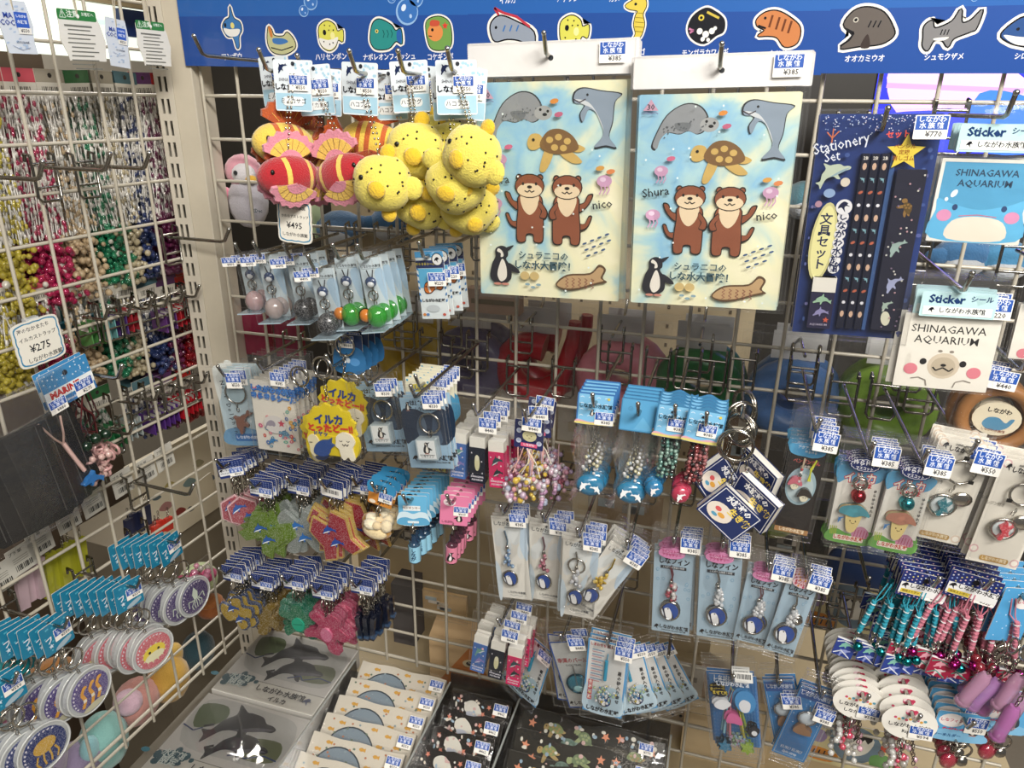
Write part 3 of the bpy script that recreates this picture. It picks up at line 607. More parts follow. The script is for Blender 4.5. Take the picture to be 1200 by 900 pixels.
def otter_sheet(w, h):
    p = Proto('sticker_sheet_pack', 'sticker sheet'); m = M('water').frame(w, 0); H = h/w*100; m.slab(rrect(0, 0, 100, H, 1), 0, .0012, 'fff', 'dcd8bd'); m.fin('print'); m.y = 0
    m.sp(SEAL, '2a2c30', (29, 18), 20); m.sp(SEAL, '8d9093', (29, 18), 18.8); m.el(46, 19, 6, 4.5, 'a4a5a4'); m.el(44, 17, .9, .9, '111'); m.el(49, 18, .9, .9, '111'); m.el(47, 20, 1.6, 1, '111'); m.sp([(24, 18), (34, 18), (32, 23), (26, 22)], '6f7376')
    for i in range(26): a = random.random(); m.el(17+a*28, 13+random.random()*8+(1-a)*7, .5, .5, '5b5f63', 0, 6)
    K = [(66, 7), (72, 4), (84, 6), (97, 8), (93, 13), (92, 25), (90, 34), (95, 41), (88, 40), (80, 41), (86, 33), (83, 22), (76, 17), (72, 25), (70, 20), (73, 14), (66, 13)]
    m.sp(K, '23262c'); cx, cy = 83, 18; m.sp([(cx+(x-cx)*.94, cy+(y-cy)*.95) for x, y in K], '8694a3'); m.sp([(67, 11), (76, 13), (83, 22), (86, 30), (80, 18), (72, 14)], 'c9cdd0'); m.el(75, 8.5, .8, .8, '111'); m.ln([(66, 11), (70, 13), (74, 11)], .7, '33222a')
    turtle(m, 54, 39, 17)
    otter(m, 37, 78, 17.5, 1); otter(m, 63, 78.5, 17.5, -1)
    penguin(m, 16, 119, 13); m.sp([(56, 131), (64, 124), (80, 122), (86, 116), (91, 119), (89, 125), (92, 128), (84, 130), (72, 134), (62, 135)], '5d4630'); m.sp([(57, 131), (65, 125), (80, 123.3), (86, 118), (89.5, 119.5), (87.5, 125), (89.5, 127), (84, 128.8), (72, 132.8), (62, 133.6)], 'b99a72')
    for i in range(5):
        for j in range(3): m.ln([(63+i*4.5, 126+j*2.4), (65+i*4.5, 127.2+j*2.4), (63+i*4.5, 128.4+j*2.4)], .45, '8a5a4a')
    m.tx('Shura', 14, 62, 8, '1c2126', .01, -8); m.tx('nico', 87, 76, 8, '1c2126', .01, -8)
    m.tx('シュラニコの', 47, 112, 6, '2f4f5c', .02); m.tx('しな水大冒険！', 48, 119, 6.4, '2f4f5c', .03)
    m.pl([(3, 10), (8, 3), (13, 10)], 'c79cb0'); m.tx('30', 8, 8, 5, '3a3f50', .02); m.ln([(3, 12), (5, 11), (8, 12), (11, 11), (13, 12)], .6, '7a86a8')
    for x, y, s in ((17, 48, 4.6), (13, 77, 5), (88, 61, 5)): jelly(m, x, y, s)
    for i in range(11): x, y = 76+(i % 4)*5+(i//4)*1.4, 102+(i//4)*4-(i % 4)*2.2; m.el(x, y, 1.7, .7, '3c567c', -22, 8)
    for x, y, c in ((54, 12, 'd0883a'), (57, 20, 'b9607c'), (23, 40, 'b9607c'), (85, 53, 'd09a4a'), (92, 55, 'c47a4a')): m.el(x, y, 3, 1.6, c, -10, 8)
    m.el(34, 126, 3.4, 3, 'c9b27a'); m.el(41, 126, 3.4, 3, 'c9b27a')
    for x, y in ((36, 132), (40, 134), (44, 132)): m.el(x, y, 1.8, .9, '7d97a0')
    for i in range(22): m.el(random.uniform(4, 96), random.uniform(4, min(H, 140)-4), .7, .7, 'd9e4e2', 0, 6)
    p.part('sheet', m)
    top = h*.165; m = M('gloss').frame(w*1.09, top); m.slab(rrect(0, 0, 100, top*.86/(w*1.09)*100, 1), -.0022, -.0014, 'eceae8', 'e2e0dc'); m.y = -.0022; m.el(51, 9, 1.6, 1.6, '33353a'); p.part('header_card', m)
    bag(p, w*1.09, top, h*1.012, y=-.0026, seam=top*.12, cr=.0025, sd=4)
    p.part('price_sticker', price(p, '¥385', .0225), -1, None, (w*.405, -.0048, top*.93))
    return p
for TL, TR, BL, Y, n, lb in [((557, 97), (735, 93), (558, 343), -.135, 4, 'sticker sheet of otters and sea animals, left of two'), ((749, 111), (939, 107), (738, 354), -.15, 3, 'sticker sheet of otters and sea animals beside the navy stationery set')]:
    q, w, h, roll, yaw = quad(TL, TR, BL, Y); p = otter_sheet(w, h)
    hang(p, q, roll, yaw, n, .007, lb, 'sticker sheet packs', 'left otter sticker sheets' if Y > -.14 else 'right otter sticker sheets', jit=.8, drop=-h*.105, sway=.003)

def stationery(w, h):
    p = Proto('stationery_set', 'stationery set'); H = h/w*100; m = M('gloss').frame(w); m.slab(rrect(0, 0, 100, H, 1.5), 0, .002, '26386e', '9aa0b4'); m.y = 0
    R = random.Random(3)
    for i in range(150): m.el(R.uniform(2, 98), R.uniform(1, 18)*R.random()+1, .55, .55, R.choice(['c9d4e8', '8fa4d0', 'd8cfe0']), 0, 5)
    for i in range(26): u = R.choice([R.uniform(3, 30), R.uniform(88, 97)]); m.el(u, R.uniform(20, H-4), R.uniform(.8, 2.4), R.uniform(.8, 2.4), R.choice(['41568f', '56609a', '6a6a9c']), 0, 10)
    m.tx('Stationery', 20, 25, 14, 'dfe4f0', .005, -14, .8); m.tx('Set', 14, 36, 13, 'dfe4f0', .005, -10, .8)
    m.ln([(12, 24), (12, 12)], 1, 'c8704a'); m.ln([(7, 15), (12, 20), (17, 14)], 1, 'c8704a')
    dol(m, 17, 50, 15, 'b8c4b0', -28, -1, '8fa6b0'); m.el(28, 58, 4, 4, 'd0c8b8'); m.el(16, 68, 5, 4, '8ba4c8'); m.el(8, 78, 3, 3, 'b08a9c')
    m.el(16, 113, 11, 37, 'c9c48c', 3, 24); m.el(16, 113, 9, 34, 'e4dfa0', 3, 24)
    for i, c in enumerate('文具セット'): m.tx(c, 16.5-i*.2, 92+i*10.5, 11, '232b50', .02, 0)
    for i, c in enumerate('しながわ水族館'): m.el(30.5-i*.3, 89+i*8, 5, 4.8, 'e2e2e6', 0, 12)
    for i, c in enumerate('しながわ水族館'): m.tx(c, 30.5-i*.3, 89+i*8, 8, '232b50', .03)
    m.el(30, 80, 7, 7, 'e2e2e6'); logo(m, 30, 80, 5, '1b2140')
    m.st(73, 32, 16, 'e0c84a'); m.tx('セット', 65, 17, 6.5, 'e25a4a', .03, -4)
    for k in range(3): m.tx(['ペンシル', '定規', '消しゴム'][k], 72, 27+k*5, 4.4, '9a5a20', .02)
    b = p.part('backing_card', m)
    for k in range(3):                               # three pencils
        q = M('gloss').frame(w); u = 39+k*8; q.slab([(u, 33), (u+6, 33), (u+6, H-9), (u, H-9)], -.006, -.0005, '1e2030', '14151f'); q.y = -.006; q.tx('2B', u+3, 37, 4, 'd8d4cc', .02)
        for i in range(13):
            v = 44+i*(H-56)/13
            [q.el(u+3, v, 1.8, 3.2, 'c9a890', 0, 8) if i % 4 == 0 else dol(q, u+3, v, 2.6, '7fa9b4', 40) if i % 4 == 1 else q.el(u+3, v, 2.2, 1.3, 'b0604a', -30, 8) if i % 4 == 2 else q.el(u+3, v, 1.6, 1.6, 'd8d8de', 0, 8)]
        p.part('pencil', q, b)
    q = M('bead').frame(w); q.slab([(63, 32), (67, 32), (65, H-8), (62, H-8)], -.004, -.002, '44649a'); p.part('ruler', q, b)
    q = M('gloss').frame(w); q.slab(rrect(69, 46, 24, H-56, 1.5), -.008, -.001, '262736', '3a3d50'); q.y = -.008; V = 46; L = H-56
    for fu, fv, s, c, t in ((.5, .22, 9, '8a6a3c', 0), (.4, .47, 9, '93a9a4', 1), (.5, .7, 9, '9aa0c0', 1), (.4, .84, 6, '9db0a4', 1)): (turtle(q, 69+fu*24, V+fv*L, s*.8, c, '5d4a2a', 60) if t == 0 else dol(q, 69+fu*24, V+fv*L, s, c, -60))
    q.el(80, V+L*.92, 4, 7, 'cfcdb8', -10)
    for i in range(30): q.el(70+R.random()*22, V+2+R.random()*(L-5), .9, .9, R.choice(['c9c6c0', '7a6a80', 'b08c94']), 0, 7)
    p.part('pencil_case', q, b)
    q = M('gloss').frame(w); v = H-58; q.slab(rrect(12, v, 21, 50, 1), -.009, -.001, '2c2a44', '3a3d50'); q.slab([(12, v), (33, v), (33, v+14), (12, v+14)], -.0095, -.001, 'dedbd2'); q.y = -.0097
    dol(q, 22, v+22, 8, '94b79c', -10); dol(q, 22, v+34, 7, '8a86b0', -20); q.st(28, v+41, 3, 'c9604a'); q.tx('AQUARIUM', 22, v+46, 3, 'b0a8c0', .01); p.part('eraser', q, b)
    bag(p, w*1.03, .004, h*1.012, y=-.0105, seam=None, cr=.002, sd=9); sticker(p, '¥770', 88, 1, w, y=-.0135, size=.0225)
    return p
q, w, h, roll, yaw = quad((962, 134), (1108, 133), (938, 389), -.16)
hang(stationery(w, h), q, roll, yaw, 2, .014, 'navy stationery set with three pencils and an eraser in a clear pouch', None, 'navy stationery sets', drop=.012, sway=.001)

def stick_pack(w, h, kind, top):
    p = Proto('sticker_pack', 'sticker pack'); H = h/w*100; m = card(w, h, 'e9e5da', 'print', 1); 
    if kind == 'blue':
        m.re(4, 4, 92, H-8, '4f9cc4'); m.sp([(4, 46), (20, 52), (50, 58), (80, 52), (96, 46), (96, 60), (96, H-4), (4, H-4), (4, 60)], '5fb2dc'); m.sp([(22, H-4), (24, 72), (50, 66), (78, 72), (80, H-4)], 'e6dccb')
        for u in (14, 86): m.el(u, 66, 8, 7, 'd98fb4')
        m.el(24, 56, 3, 3.6, '24406c'); m.el(76, 56, 3, 3.6, '24406c'); m.ln([(30, 66), (50, 64), (70, 66)], 1, 'c77a90'); m.el(20, 40, 3, 5, 'e4eef4', 30); m.el(13, 47, 2, 2.4, 'e4eef4')
        m.tx('SHINAGAWA', 50, 16, 11, '1f3f5a', .004); m.tx('AQUARIUM', 50, 28, 11, '1f3f5a', .004)
    else:
        m.tx('SHINAGAWA', 48, 18, 13, '1f1d1c', .004); m.tx('AQUARIUM', 48, 31, 13, '1f1d1c', .004); m.el(50, 62, 17, 16, 'd2c5b0'); m.el(50, 63, 13, 12, 'bdb09a')
        for u in (46, 58): m.el(u-2, 44, 2.4, 1.6, '8a8378')
        for u, c in ((28, '1b1a1c'), (70, '1b1a1c')): m.el(u, 58, 3.7, 3.9, c)
        for u in (16, 83): m.el(u, 68, 7.5, 7, 'd97f8c')
        m.el(50, 61, 3, 1.8, '1b1a1c'); m.ln([(39, 64), (43, 68), (50, 64), (57, 68), (61, 64)], 1.6, '1b1a1c')
        for f in (-1, 1): m.ln([(50+f*14, 88), (50+f*16, 81), (50+f*24, 78), (50+f*32, 80)], 1.3, '8c857c')
    p.part('card', m); bag(p, w*1.1, top, h*1.01, seam=.001, cr=.002, sd=5)
    m = M('gloss').frame(.052, top*.62); m.slab(rrect(0, 0, 100, 38, 2), -.0056, -.005, 'b9d9dc', 'b9d9dc'); m.y = -.0058; m.tx('Sticker', 34, 11, 17, '1f3a68', .035); m.tx('シール', 80, 9, 10, '1f3a68', .02); m.re(4, 22, 92, 13, 'e9ece8'); m.tx('しながわ水族館', 56, 28, 9, '1a1a22', .02); logo(m, 16, 28, 4.5)
    p.part('title_sticker', m)
    if kind != 'blue': sticker(p, '¥220', 88, -24, w, y=-.0052, size=.0225)
    return p
q, w, h, roll, yaw = quad((1105, 185), (1219, 188), (1090, 282), -.15)
hang(stick_pack(w, h, 'blue', .04), q, roll, yaw, 4, .008, 'blue sticker pack with a whale face and the words SHINAGAWA AQUARIUM', None, 'blue sticker packs', drop=-.03)
q, w, h, roll, yaw = quad((1061, 366), (1175, 373), (1047, 451), -.17)
hang(stick_pack(w, h, 'white', .031), q, roll, yaw, 5, .006, 'white sticker pack with a blushing seal face and black lettering', None, 'white seal sticker packs', drop=-.022, sway=.004)
q, w, h, roll, yaw = quad((1196, 356), (1300, 362), (1186, 420), -.13)
hang(stick_pack(w, h, 'white', .031), q, roll, yaw, 2, .006, 'white sticker pack cut off by the right edge of the picture', None, 'sticker packs at the right edge', drop=-.022)

# plush keychains on ball chains with printed tags
def tag_mesh(t='ミノカサゴ'):
    m = card(.034, .042, 'dfe8ee', 'gloss', 5); m.re(2, 80, 96, 40, 'a9cfe2'); R = random.Random(len(t))
    for i in range(9): m.el(R.uniform(60, 96), R.uniform(4, 36), 3.5, 3.5, 'a9cfe2', 0, 8)
    dol(m, 22, 20, 15, '1f2b50', -50, 1); m.tx('SHINAGAWA', 40, 48, 11, '4a4a58', .005, 0, .8); m.tx('しながわ', 34, 66, 17, '1a1a22', .04); m.rr(20, 88, 60, 22, 10, 'eef2f2'); m.tx(t, 50, 99, 14, '33333b', .01)
    m.el(54, 9, 5, 5, '2c2f38'); return m.mesh('tag')
def fan(m, c, r, cols, a0, a1, n=6, t=.004, rot=None, scal=1.1):
    c = Vector(c); rot = rot or Matrix.Identity(3)
    for q, (rk, col, th) in enumerate(((1, cols[0], t), (.8, cols[1], t*1.25), (.45, cols[0], t*1.5))):
        for i in range(n):
            b0, b1 = math.radians(a0+(a1-a0)*i/n), math.radians(a0+(a1-a0)*(i+1)/n); bm = (b0+b1)/2; R_ = r*rk; s_ = scal if q == 0 else 1.02
            o = [(R_*.1*math.cos(b0), R_*.1*math.sin(b0)), (R_*math.cos(b0), R_*math.sin(b0)), (R_*s_*math.cos(bm), R_*s_*math.sin(bm)), (R_*math.cos(b1), R_*math.sin(b1))]
            k = 4; f = [c+rot @ Vector((x, -th/2, z)) for x, z in o]; g = [c+rot @ Vector((x, th/2, z)) for x, z in o]
            m.add(f, [(0, 1, 2, 3)], col); m.add(g, [(3, 2, 1, 0)], col); m.add(f+g, [(j, j+k, (j+1) % k+k, (j+1) % k) for j in range(k)], col)
    for i in range(1, n):
        b = math.radians(a0+(a1-a0)*i/n)
        for s_ in (-1, 1): m.tube([c+rot @ Vector((r*e*math.cos(b), s_*t*.62, r*e*math.sin(b))) for e in (.2, .8)], .0004, cols[2], 3)
Ry = lambda d: Matrix.Rotation(math.radians(d), 3, 'Y'); Rz = lambda d: Matrix.Rotation(math.radians(d), 3, 'Z'); Rx = lambda d: Matrix.Rotation(math.radians(d), 3, 'X')
def puffer():
    R = random.Random(2); m = M('plush'); y = 'e3d25c'; out = []
    box_ = lambda v, d: Vector((v.x*(1+.10*abs(math.sin(2*math.atan2(d.z, d.x)))), v.y, v.z*(1+.10*abs(math.sin(2*math.atan2(d.z, d.x))))))
    m.sph((0, 0, 0), (.031, .027, .029), y, 18, 12, None, box_); out.append(('body', m))
    d = M('rubber')
    for i in range(34):
        z = R.uniform(-.85, .85); a = R.uniform(0, 2*math.pi); q = math.sqrt(1-z*z); v = Vector((q*math.cos(a), q*math.sin(a), z))
        f = 1+.10*abs(math.sin(2*math.atan2(v.z, v.x))); d.sph((v.x*.0308*f, v.y*.0268, v.z*.0288*f), .0013, '1f1c12', 5, 4)
    d.sph((-.014, -.0235, .008), (.0028, .0015, .0028), '17150f', 8, 6); out.append(('spots', d))
    [out.append(('side_fin', M('plush').sph((.004, s*.028, -.004), (.0105, .0035, .009), 'dfb92c', 10, 6, Ry(30)))) for s in (-1, 1)]
    f = M('plush'); f.sph((.034, 0, -.004), (.012, .0055, .0125), y, 10, 7); out.append(('tail', f))
    out.append(('top_fin', M('plush').sph((.008, 0, .032), (.009, .004, .009), 'dfb92c', 9, 6, Ry(40)))); out.append(('belly_fin', M('plush').sph((.006, 0, -.032), (.009, .004, .009), 'dfb92c', 9, 6, Ry(-20))))
    return out
def lion(c1, c2, f1, f2, red):
    st = lambda t, p: c2 if (int(p*9/math.pi) % 2 == 0 if not red else (int(p*12/math.pi) % 4 == 1 and .25 < t/math.pi < .62)) else c1
    m = M('plush'); r = Ry(90)
    m.sph((0, 0, 0), (.024, .023, .037), (lambda t, p: (c2 if int(t*11) % 3 == 0 and t > .9 else c1) if not red else (c2 if int(t*10) % 4 == 1 and .7 < t < 2.7 and abs(math.sin(p)) > .25 else c1)), 16, 20, Ry(-90)); out = [('body', m)]
    [out.append(('eye', M('rubber').sph((-.026, s*.0155, .007), (.0024, .002, .003), '14110f', 8, 6))) for s in (-1, 1)]; a = [f1, f2, '8a5a2a' if red else 'e8b93c']
    for nm, c, R_, a0, a1, ro in (('side_fin', (.0, -.02, -.004), .03, 190, 330, Rx(25)), ('side_fin', (.0, .02, -.004), .03, 190, 330, Rx(-25)), ('back_fin', (.004, 0, .014), .034, 25, 155, None), ('tail', (.03, 0, 0), .026, -55, 55, None)):
        f = M('plush'); fan(f, c, R_, a, a0, a1, 7, .0045, ro); out.append((nm, f))
    return out
PK = {'puffer': puffer(), 'orange': lion('e0bf4e', 'b95a28', 'b5521f', 'a94a1d', False), 'red': lion('a81c26', 'e0bf5a', 'd98a9c', 'e3bb55', True)}
PK = {k: [(n, m.mesh(n)) for n, m in v] for k, v in PK.items()}
TG = {'puffer': tag_mesh('ハコフグ'), 'lion': tag_mesh('ミノカサゴ')}
def plush(kind, px, py, Y, tx_, ty_, rz, roll, label, sc_=1.):
    c = at(px, py, Y); tp = at(tx_, ty_, Y+.005); r = link('plush_keychain', None, mw=Matrix.Translation(c)); tag(r, label, 'plush keychain')
    mw = Matrix.Rotation(math.radians(roll), 4, 'Y') @ Matrix.Rotation(math.radians(rz), 4, 'Z') @ Matrix.Scale(sc_, 4)
    for n, me in PK[kind]: o = link(n, me, r); o.matrix_local = mw
    d = tp-c-Vector((0, 0, .036)); q = M('chrome')
    for s in (-.0018, .0018): beads(q, [Vector((s, 0, .024))+d*(i/14) for i in range(15)], .0012, 'c4c0b6')
    q.ring(Vector((0, 0, .026)), .003, .0007, 'c4c0b6'); link('ball_chain', q.mesh('ball_chain'), r)
    t = link('printed_tag', TG['puffer' if kind == 'puffer' else 'lion'], r); t.location = tp-c; t.rotation_euler = (0, math.radians(random.uniform(-5, 5)), math.radians(random.uniform(-14, 14)))
    s = link('price_sticker', price(None, '¥550', .0175), t); s.location = (.006, -.0016, -.012)
    return r
for a in [('orange', 332, 168, -.185, 319, 66, 60, 8, 'yellow and orange striped lionfish plush facing front, uppermost left'),
          ('orange', 362, 176, -.15, 345, 70, 80, -10, 'orange lionfish plush half hidden behind the striped front one'),
          ('orange', 437, 167, -.16, 444, 82, 195, 10, 'orange lionfish plush with yellow face above the red one, nearest the yellow plushes'),
          ('red', 338, 207, -.2, 341, 70, 60, 0, 'red lionfish plush with pink fins facing left, lowest on the left'),
          ('red', 404, 205, -.185, 365, 76, 175, -14, 'red striped lionfish plush in side view with pink tail fin'),
          ('red', 372, 208, -.14, 380, 80, 190, 5, 'red lionfish plush hidden behind the two front red ones'),
          ('puffer', 448, 215, -.2, 421, 73, 5, 0, 'yellow spotted boxfish plush, biggest and lowest on the left of its bunch'),
          ('puffer', 487, 177, -.175, 478, 71, 10, 0, 'yellow spotted boxfish plush, uppermost round one of the bunch'),
          ('puffer', 493, 236, -.165, 453, 82, 15, 30, 'yellow spotted boxfish plush low between the two bunches'),
          ('puffer', 505, 166, -.13, 501, 77, 30, 0, 'yellow spotted boxfish plush peeping out behind the uppermost one'),
          ('puffer', 553, 183, -.2, 534, 70, -20, 20, 'yellow spotted boxfish plush touching the left sticker sheet, upper one'),
          ('puffer', 527, 176, -.15, 545, 78, 25, -20, 'yellow spotted boxfish plush upper left behind the right-hand bunch'),
          ('puffer', 534, 216, -.19, 524, 78, 200, 60, 'yellow spotted boxfish plush in the middle of the right-hand bunch'),
          ('puffer', 550, 243, -.16, 549, 80, 40, 40, 'yellow spotted boxfish plush lowest beside the left sticker sheet')]: plush(*a, sc_=.82 if a[0] == 'puffer' else .8)
for px, py, L in ((322, 78, .19), (365, 84, .17), (425, 80, .2), (480, 80, .19), (536, 78, .19)):
    c = at(px, py-6, -L); hook(Vector((c.x, -.003, c.z-.008)), L+.01, f'chrome display hook over the plush tags, the one {"nearest the corner post" if px == 322 else "over the orange plush tags" if px == 365 else "between red and yellow plushes" if px == 425 else "over the upper yellow plushes" if px == 480 else "nearest the left sticker sheet"}')
for px, py, L, lb in ((240, 51, .15, 'empty chrome display hook beside the corner post under the sunfish picture'),):
    c = at(px, py+14, -L); hook(Vector((c.x, -.003, c.z)), L, lb)

# price boards
def board(px, py, w, h, Y, lines, roll, label, D=None):
    q = at(px, py, Y) if D is None else atL(px, py, D); p = Proto('price_board', 'price sign'); H = h/w*100; m = M('gloss').frame(w, h/2)
    def cloud(k, e):
        o = []
        for i in range(72):
            a = 2*math.pi*i/72; x, y = math.cos(a), math.sin(a); s = (abs(x)**8+abs(y)**8)**(-1/8); r_ = 1+e*abs(math.sin(a*7)); o.append((50+x*s*50*k*r_, H/2+y*s*H/2*k*r_))
        return o
    m.slab(cloud(1, .02), 0, .0015, 'e8e4d8'); m.y = 0; m.pl(cloud(.92, .03), '3f88b0'); m.pl(cloud(.86, .04), 'ece8dc')
    for t, u, v, s in lines: m.tx(t, u, v, s, '2a2a2e', .012)
    p.part('board', m)
    m = M('bead'); m.box((0, .004, h/2-.008), (.014, .006, .02), 'd8dde0'); p.part('clip', m)
    put(p, MW(q, roll, 0 if D is None else 90-math.degrees(LA)), label)
board(345, 260, .036, .040, -.19, [('しながわ水族館', 50, 20, 10), ('かわおずストラップ', 52, 42, 9), ('¥495', 50, 66, 23), ('しながわ水族館', 50, 90, 11)], 3, 'white cloud-edged price board reading ¥495 below the red lionfish plushes')
board(46, 400, .052, .047, 0, [('海のなかまたち', 45, 16, 10), ('イルカストラップ', 50, 34, 10), ('¥275', 50, 56, 22), ('しながわ水族館', 55, 78, 11)], -3, 'white cloud-edged price board reading ¥275 on the left side mesh', D=.03)
# ================================================================ CARDED CHARMS ON THE REAR MESH
def dolphin_charm(m, c, s, col='2f4f9a'):           # white and blue dolphin in a silver oval
    x, y, z = c; m.fin('chrome'); m.ring((x, y, z), s, s*.14, 'c4c1bb', 'y', 14, 5, 1.15); m.fin('gloss')
    fr, yy = m.fr, m.y; m.fr = (x, z, s); m.slab(circ(0, 0, .95, 1.1, 14), y-.0006, y+.0008, 'dfe4ea'); m.y = y-.0008; m.sp([(-.8, -.5), (0, -1.15), (.9, -.7), (.95, .35), (.55, 1), (-.4, 1), (-.65, .3)], '23283c')
    m.sp([(-.7, -.5), (0, -1.05), (.8, -.6), (.85, .3), (.5, .9), (.3, .3), (-.1, -.2), (-.5, -.1)], col); m.sp([(-.55, -.3), (-.1, -.4), (.2, .2), (.2, .9), (-.3, .9), (-.5, .3)], 'f0f0f0'); m.el(-.2, -.3, .08, .08, '222'); m.fr, m.y = fr, yy
    return m
def strap(p, w, u, v0, v1, cols, kind, par=-1, cs=.0085, y=-.004, label=None):   # a charm string laid on a card, v in card units
    P = lambda v: Vector(((u-50)/100*w, y, -v/100*w*VS[0])); m = M('chrome'); L = v1-v0
    m.tube([P(v0)+Vector((-.001, 0, 0)), P(v0+L*.2)+Vector((.0012, 0, 0)), P(v0+L*.36)], .0011, cols[0], 4); m.sph(P(v0+L*.36), (.0022, .0018, .004), 'c0bcb4', 7, 5)
    chain(m, P(v0+L*.38), P(v0+L*.72), 'a8a49c', .0028)
    m.fin('bead'); R = random.Random(len(cols)+int(v0))
    for i in range(13): q = P(v0+L*(.4+.027*i)); m.sph(q+Vector((R.uniform(-.005, .005), -.001, 0)), R.uniform(.0018, .003), cols[1+i % (len(cols)-1)], 6, 4)
    if kind == 'star': m.fin('chrome'); fr, yy = m.fr, m.y; q = P(v0+L*.62); m.fr = (q.x, q.z, .007); m.slab([(math.cos(math.radians(36*i-90))*(1 if i % 2 == 0 else .45), math.sin(math.radians(36*i-90))*(1 if i % 2 == 0 else .45)) for i in range(10)], q.y-.001, q.y+.001, 'd8b840'); m.fr, m.y = fr, yy
    if kind == 'shell':
        m.fin('chrome'); q = P(v0+L*.6)+Vector((.006, 0, 0)); m.sph(q, (.006, .002, .0055), 'b8b4ac', 9, 6); m.sph(q+Vector((0, -.002, 0)), .002, 'dcd8d0', 6, 4)
    if kind == 'ring': splitring(m.fin('chrome'), P(v0+L*.3), .009)
    dolphin_charm(m, P(v1), cs); return p.part('charm_string', m, par, label)
def jewel(w, h, cols, kind, sd):
    p = Proto('charm_card', 'charm card'); H = 235; m = card(w, h, 'e6e3da', 'gloss', 1, H=H)
    for i in range(5): m.el(20+i*17, 60+30*math.sin(i*2+sd), 16, 28, 'dfe3e2', 20)
    m.sp([(62, 0), (100, 0), (100, H*.5), (80, H*.35), (86, 20)], 'c3d6e6'); m.sp([(0, H*.55), (16, H*.7), (10, H), (0, H)], 'cfdde6')
    logo(m, 50, 10, 5, '24303a'); m.tx('しながわ水族館', 50, 21, 13.5, '24303a', .01, 0, .95); m.tx('SHINAGAWA AQUARIUM', 66, 30, 5, '3c4650', .005)
    m.tx('しながわ水族館', 56, H-18, 8, '3a4048', .01); m.ln([(36, H-12), (46, H-8), (56, H-12), (66, H-8), (76, H-12)], .8, '7a858c')
    p.part('backing_card', m); strap(p, w, 44, 34, H*.72, cols, kind)
    bag(p, w*1.16, h*.2, h*1.03, y=-.0065, seam=h*.02, sd=sd); sticker(p, '¥385', 88, -26, w, y=-.0095, size=.019); return p
JC = [(((574, 604), (613, 607), (572, 697)), ['a9c4da', '7e9fc0', 'd4dce4', '5d7ea8'], 'plain', 'white charm card with grey-blue beads, nearest the eraser packs', -.135, 4),
      (((620, 611), (661, 617), (619, 700)), ['c9a0b0', 'c77a8c', 'e4ccd0', '8a4a5c'], 'plain', 'white charm card with pink beads, second from the eraser packs', -.13, 4),
      (((660, 628), (701, 635), (647, 716)), ['b8b4ac', 'd8d8dc', 'c0c4c8', 'b0b4ba'], 'ring', 'tilted white charm card with a silver ring at its top', -.15, 5),
      (((720, 635), (753, 655), (711, 724)), ['d8b83c', 'd8b83c', 'e8d080', 'c9a030'], 'star', 'steeply tilted white charm card with a gold star string', -.15, 5)]
for i, ((a, b, c), cols, kd, lb, Y, n) in enumerate(JC):
    q, w, h, roll, yaw = quad(a, b, c, Y); hang(jewel(w, h, cols, kd, i), q, roll, yaw, n, .008, lb, None, ['blue-bead', 'pink-bead', 'silver-ring', 'gold-star'][i]+' charm cards', drop=-h*.09, jit=2.5, sway=.003)
def finn(w, h, cols, kind, sd, pat=False):
    p = Proto('charm_card', 'charm card'); H = 200; m = card(w, h, 'b9d3e4', 'gloss', 1, H=H); R = random.Random(sd)
    for i in range(9):
        u, v = R.choice([R.uniform(6, 28), R.uniform(72, 94)]), R.uniform(30, H-34); m.el(u, v, 4, 4, '7fb0d0', 0, 10); m.el(u, v, 2.8, 2.8, 'b9d3e4', 0, 10)
    for i in range(14): m.el(R.uniform(4, 96), R.uniform(6, H-6), 1, 1, 'dbe8ef', 0, 6)
    m.tx('しなフィン', 52, 20, 17, '1f2228', .03, 0, .95); m.re(18, 31, 66, 7, '2b3038'); m.tx('しながわ水族館の仲間', 51, 34.5, 5.5, 'e8ecee', .01)
    logo(m, 14, H-13, 7, '15161c'); m.tx('しながわ水族館', 58, H-15, 11, '15161c', .03); m.tx('SHINAGAWA AQUARIUM', 58, H-7, 5.6, '15161c', .01); b = p.part('backing_card', m)
    o = M('gloss').frame(w); c = 'd98cb8' if not pat else 'e6c6cf'; o.slab(circ(46, -7, 34, 13), -.007, -.0064, c); o.y = -.0071
    if pat: [o.el(46+30*math.cos(t)*.8, -7+11*math.sin(t)*.8, 3, 3, R.choice(['c9506a', 'd9a040'])) for t in [i*.7 for i in range(9)]]
    o.tx('ラインストーン', 46, -11, 7.5, 'a8285e' if not pat else 'b03a3a', .03); o.tx('アクセサリー', 46, -3, 8, 'a8285e' if not pat else 'b03a3a', .03)
    p.part('oval_label', o, -1); strap(p, w, 47, 30, H*.69, cols, kind, cs=.0098)
    bag(p, w*1.12, h*.27, h*1.02, y=-.0074, seam=h*.05, sd=sd); sticker(p, '¥385', 92, -66, w, y=-.0105, size=.0195); return p
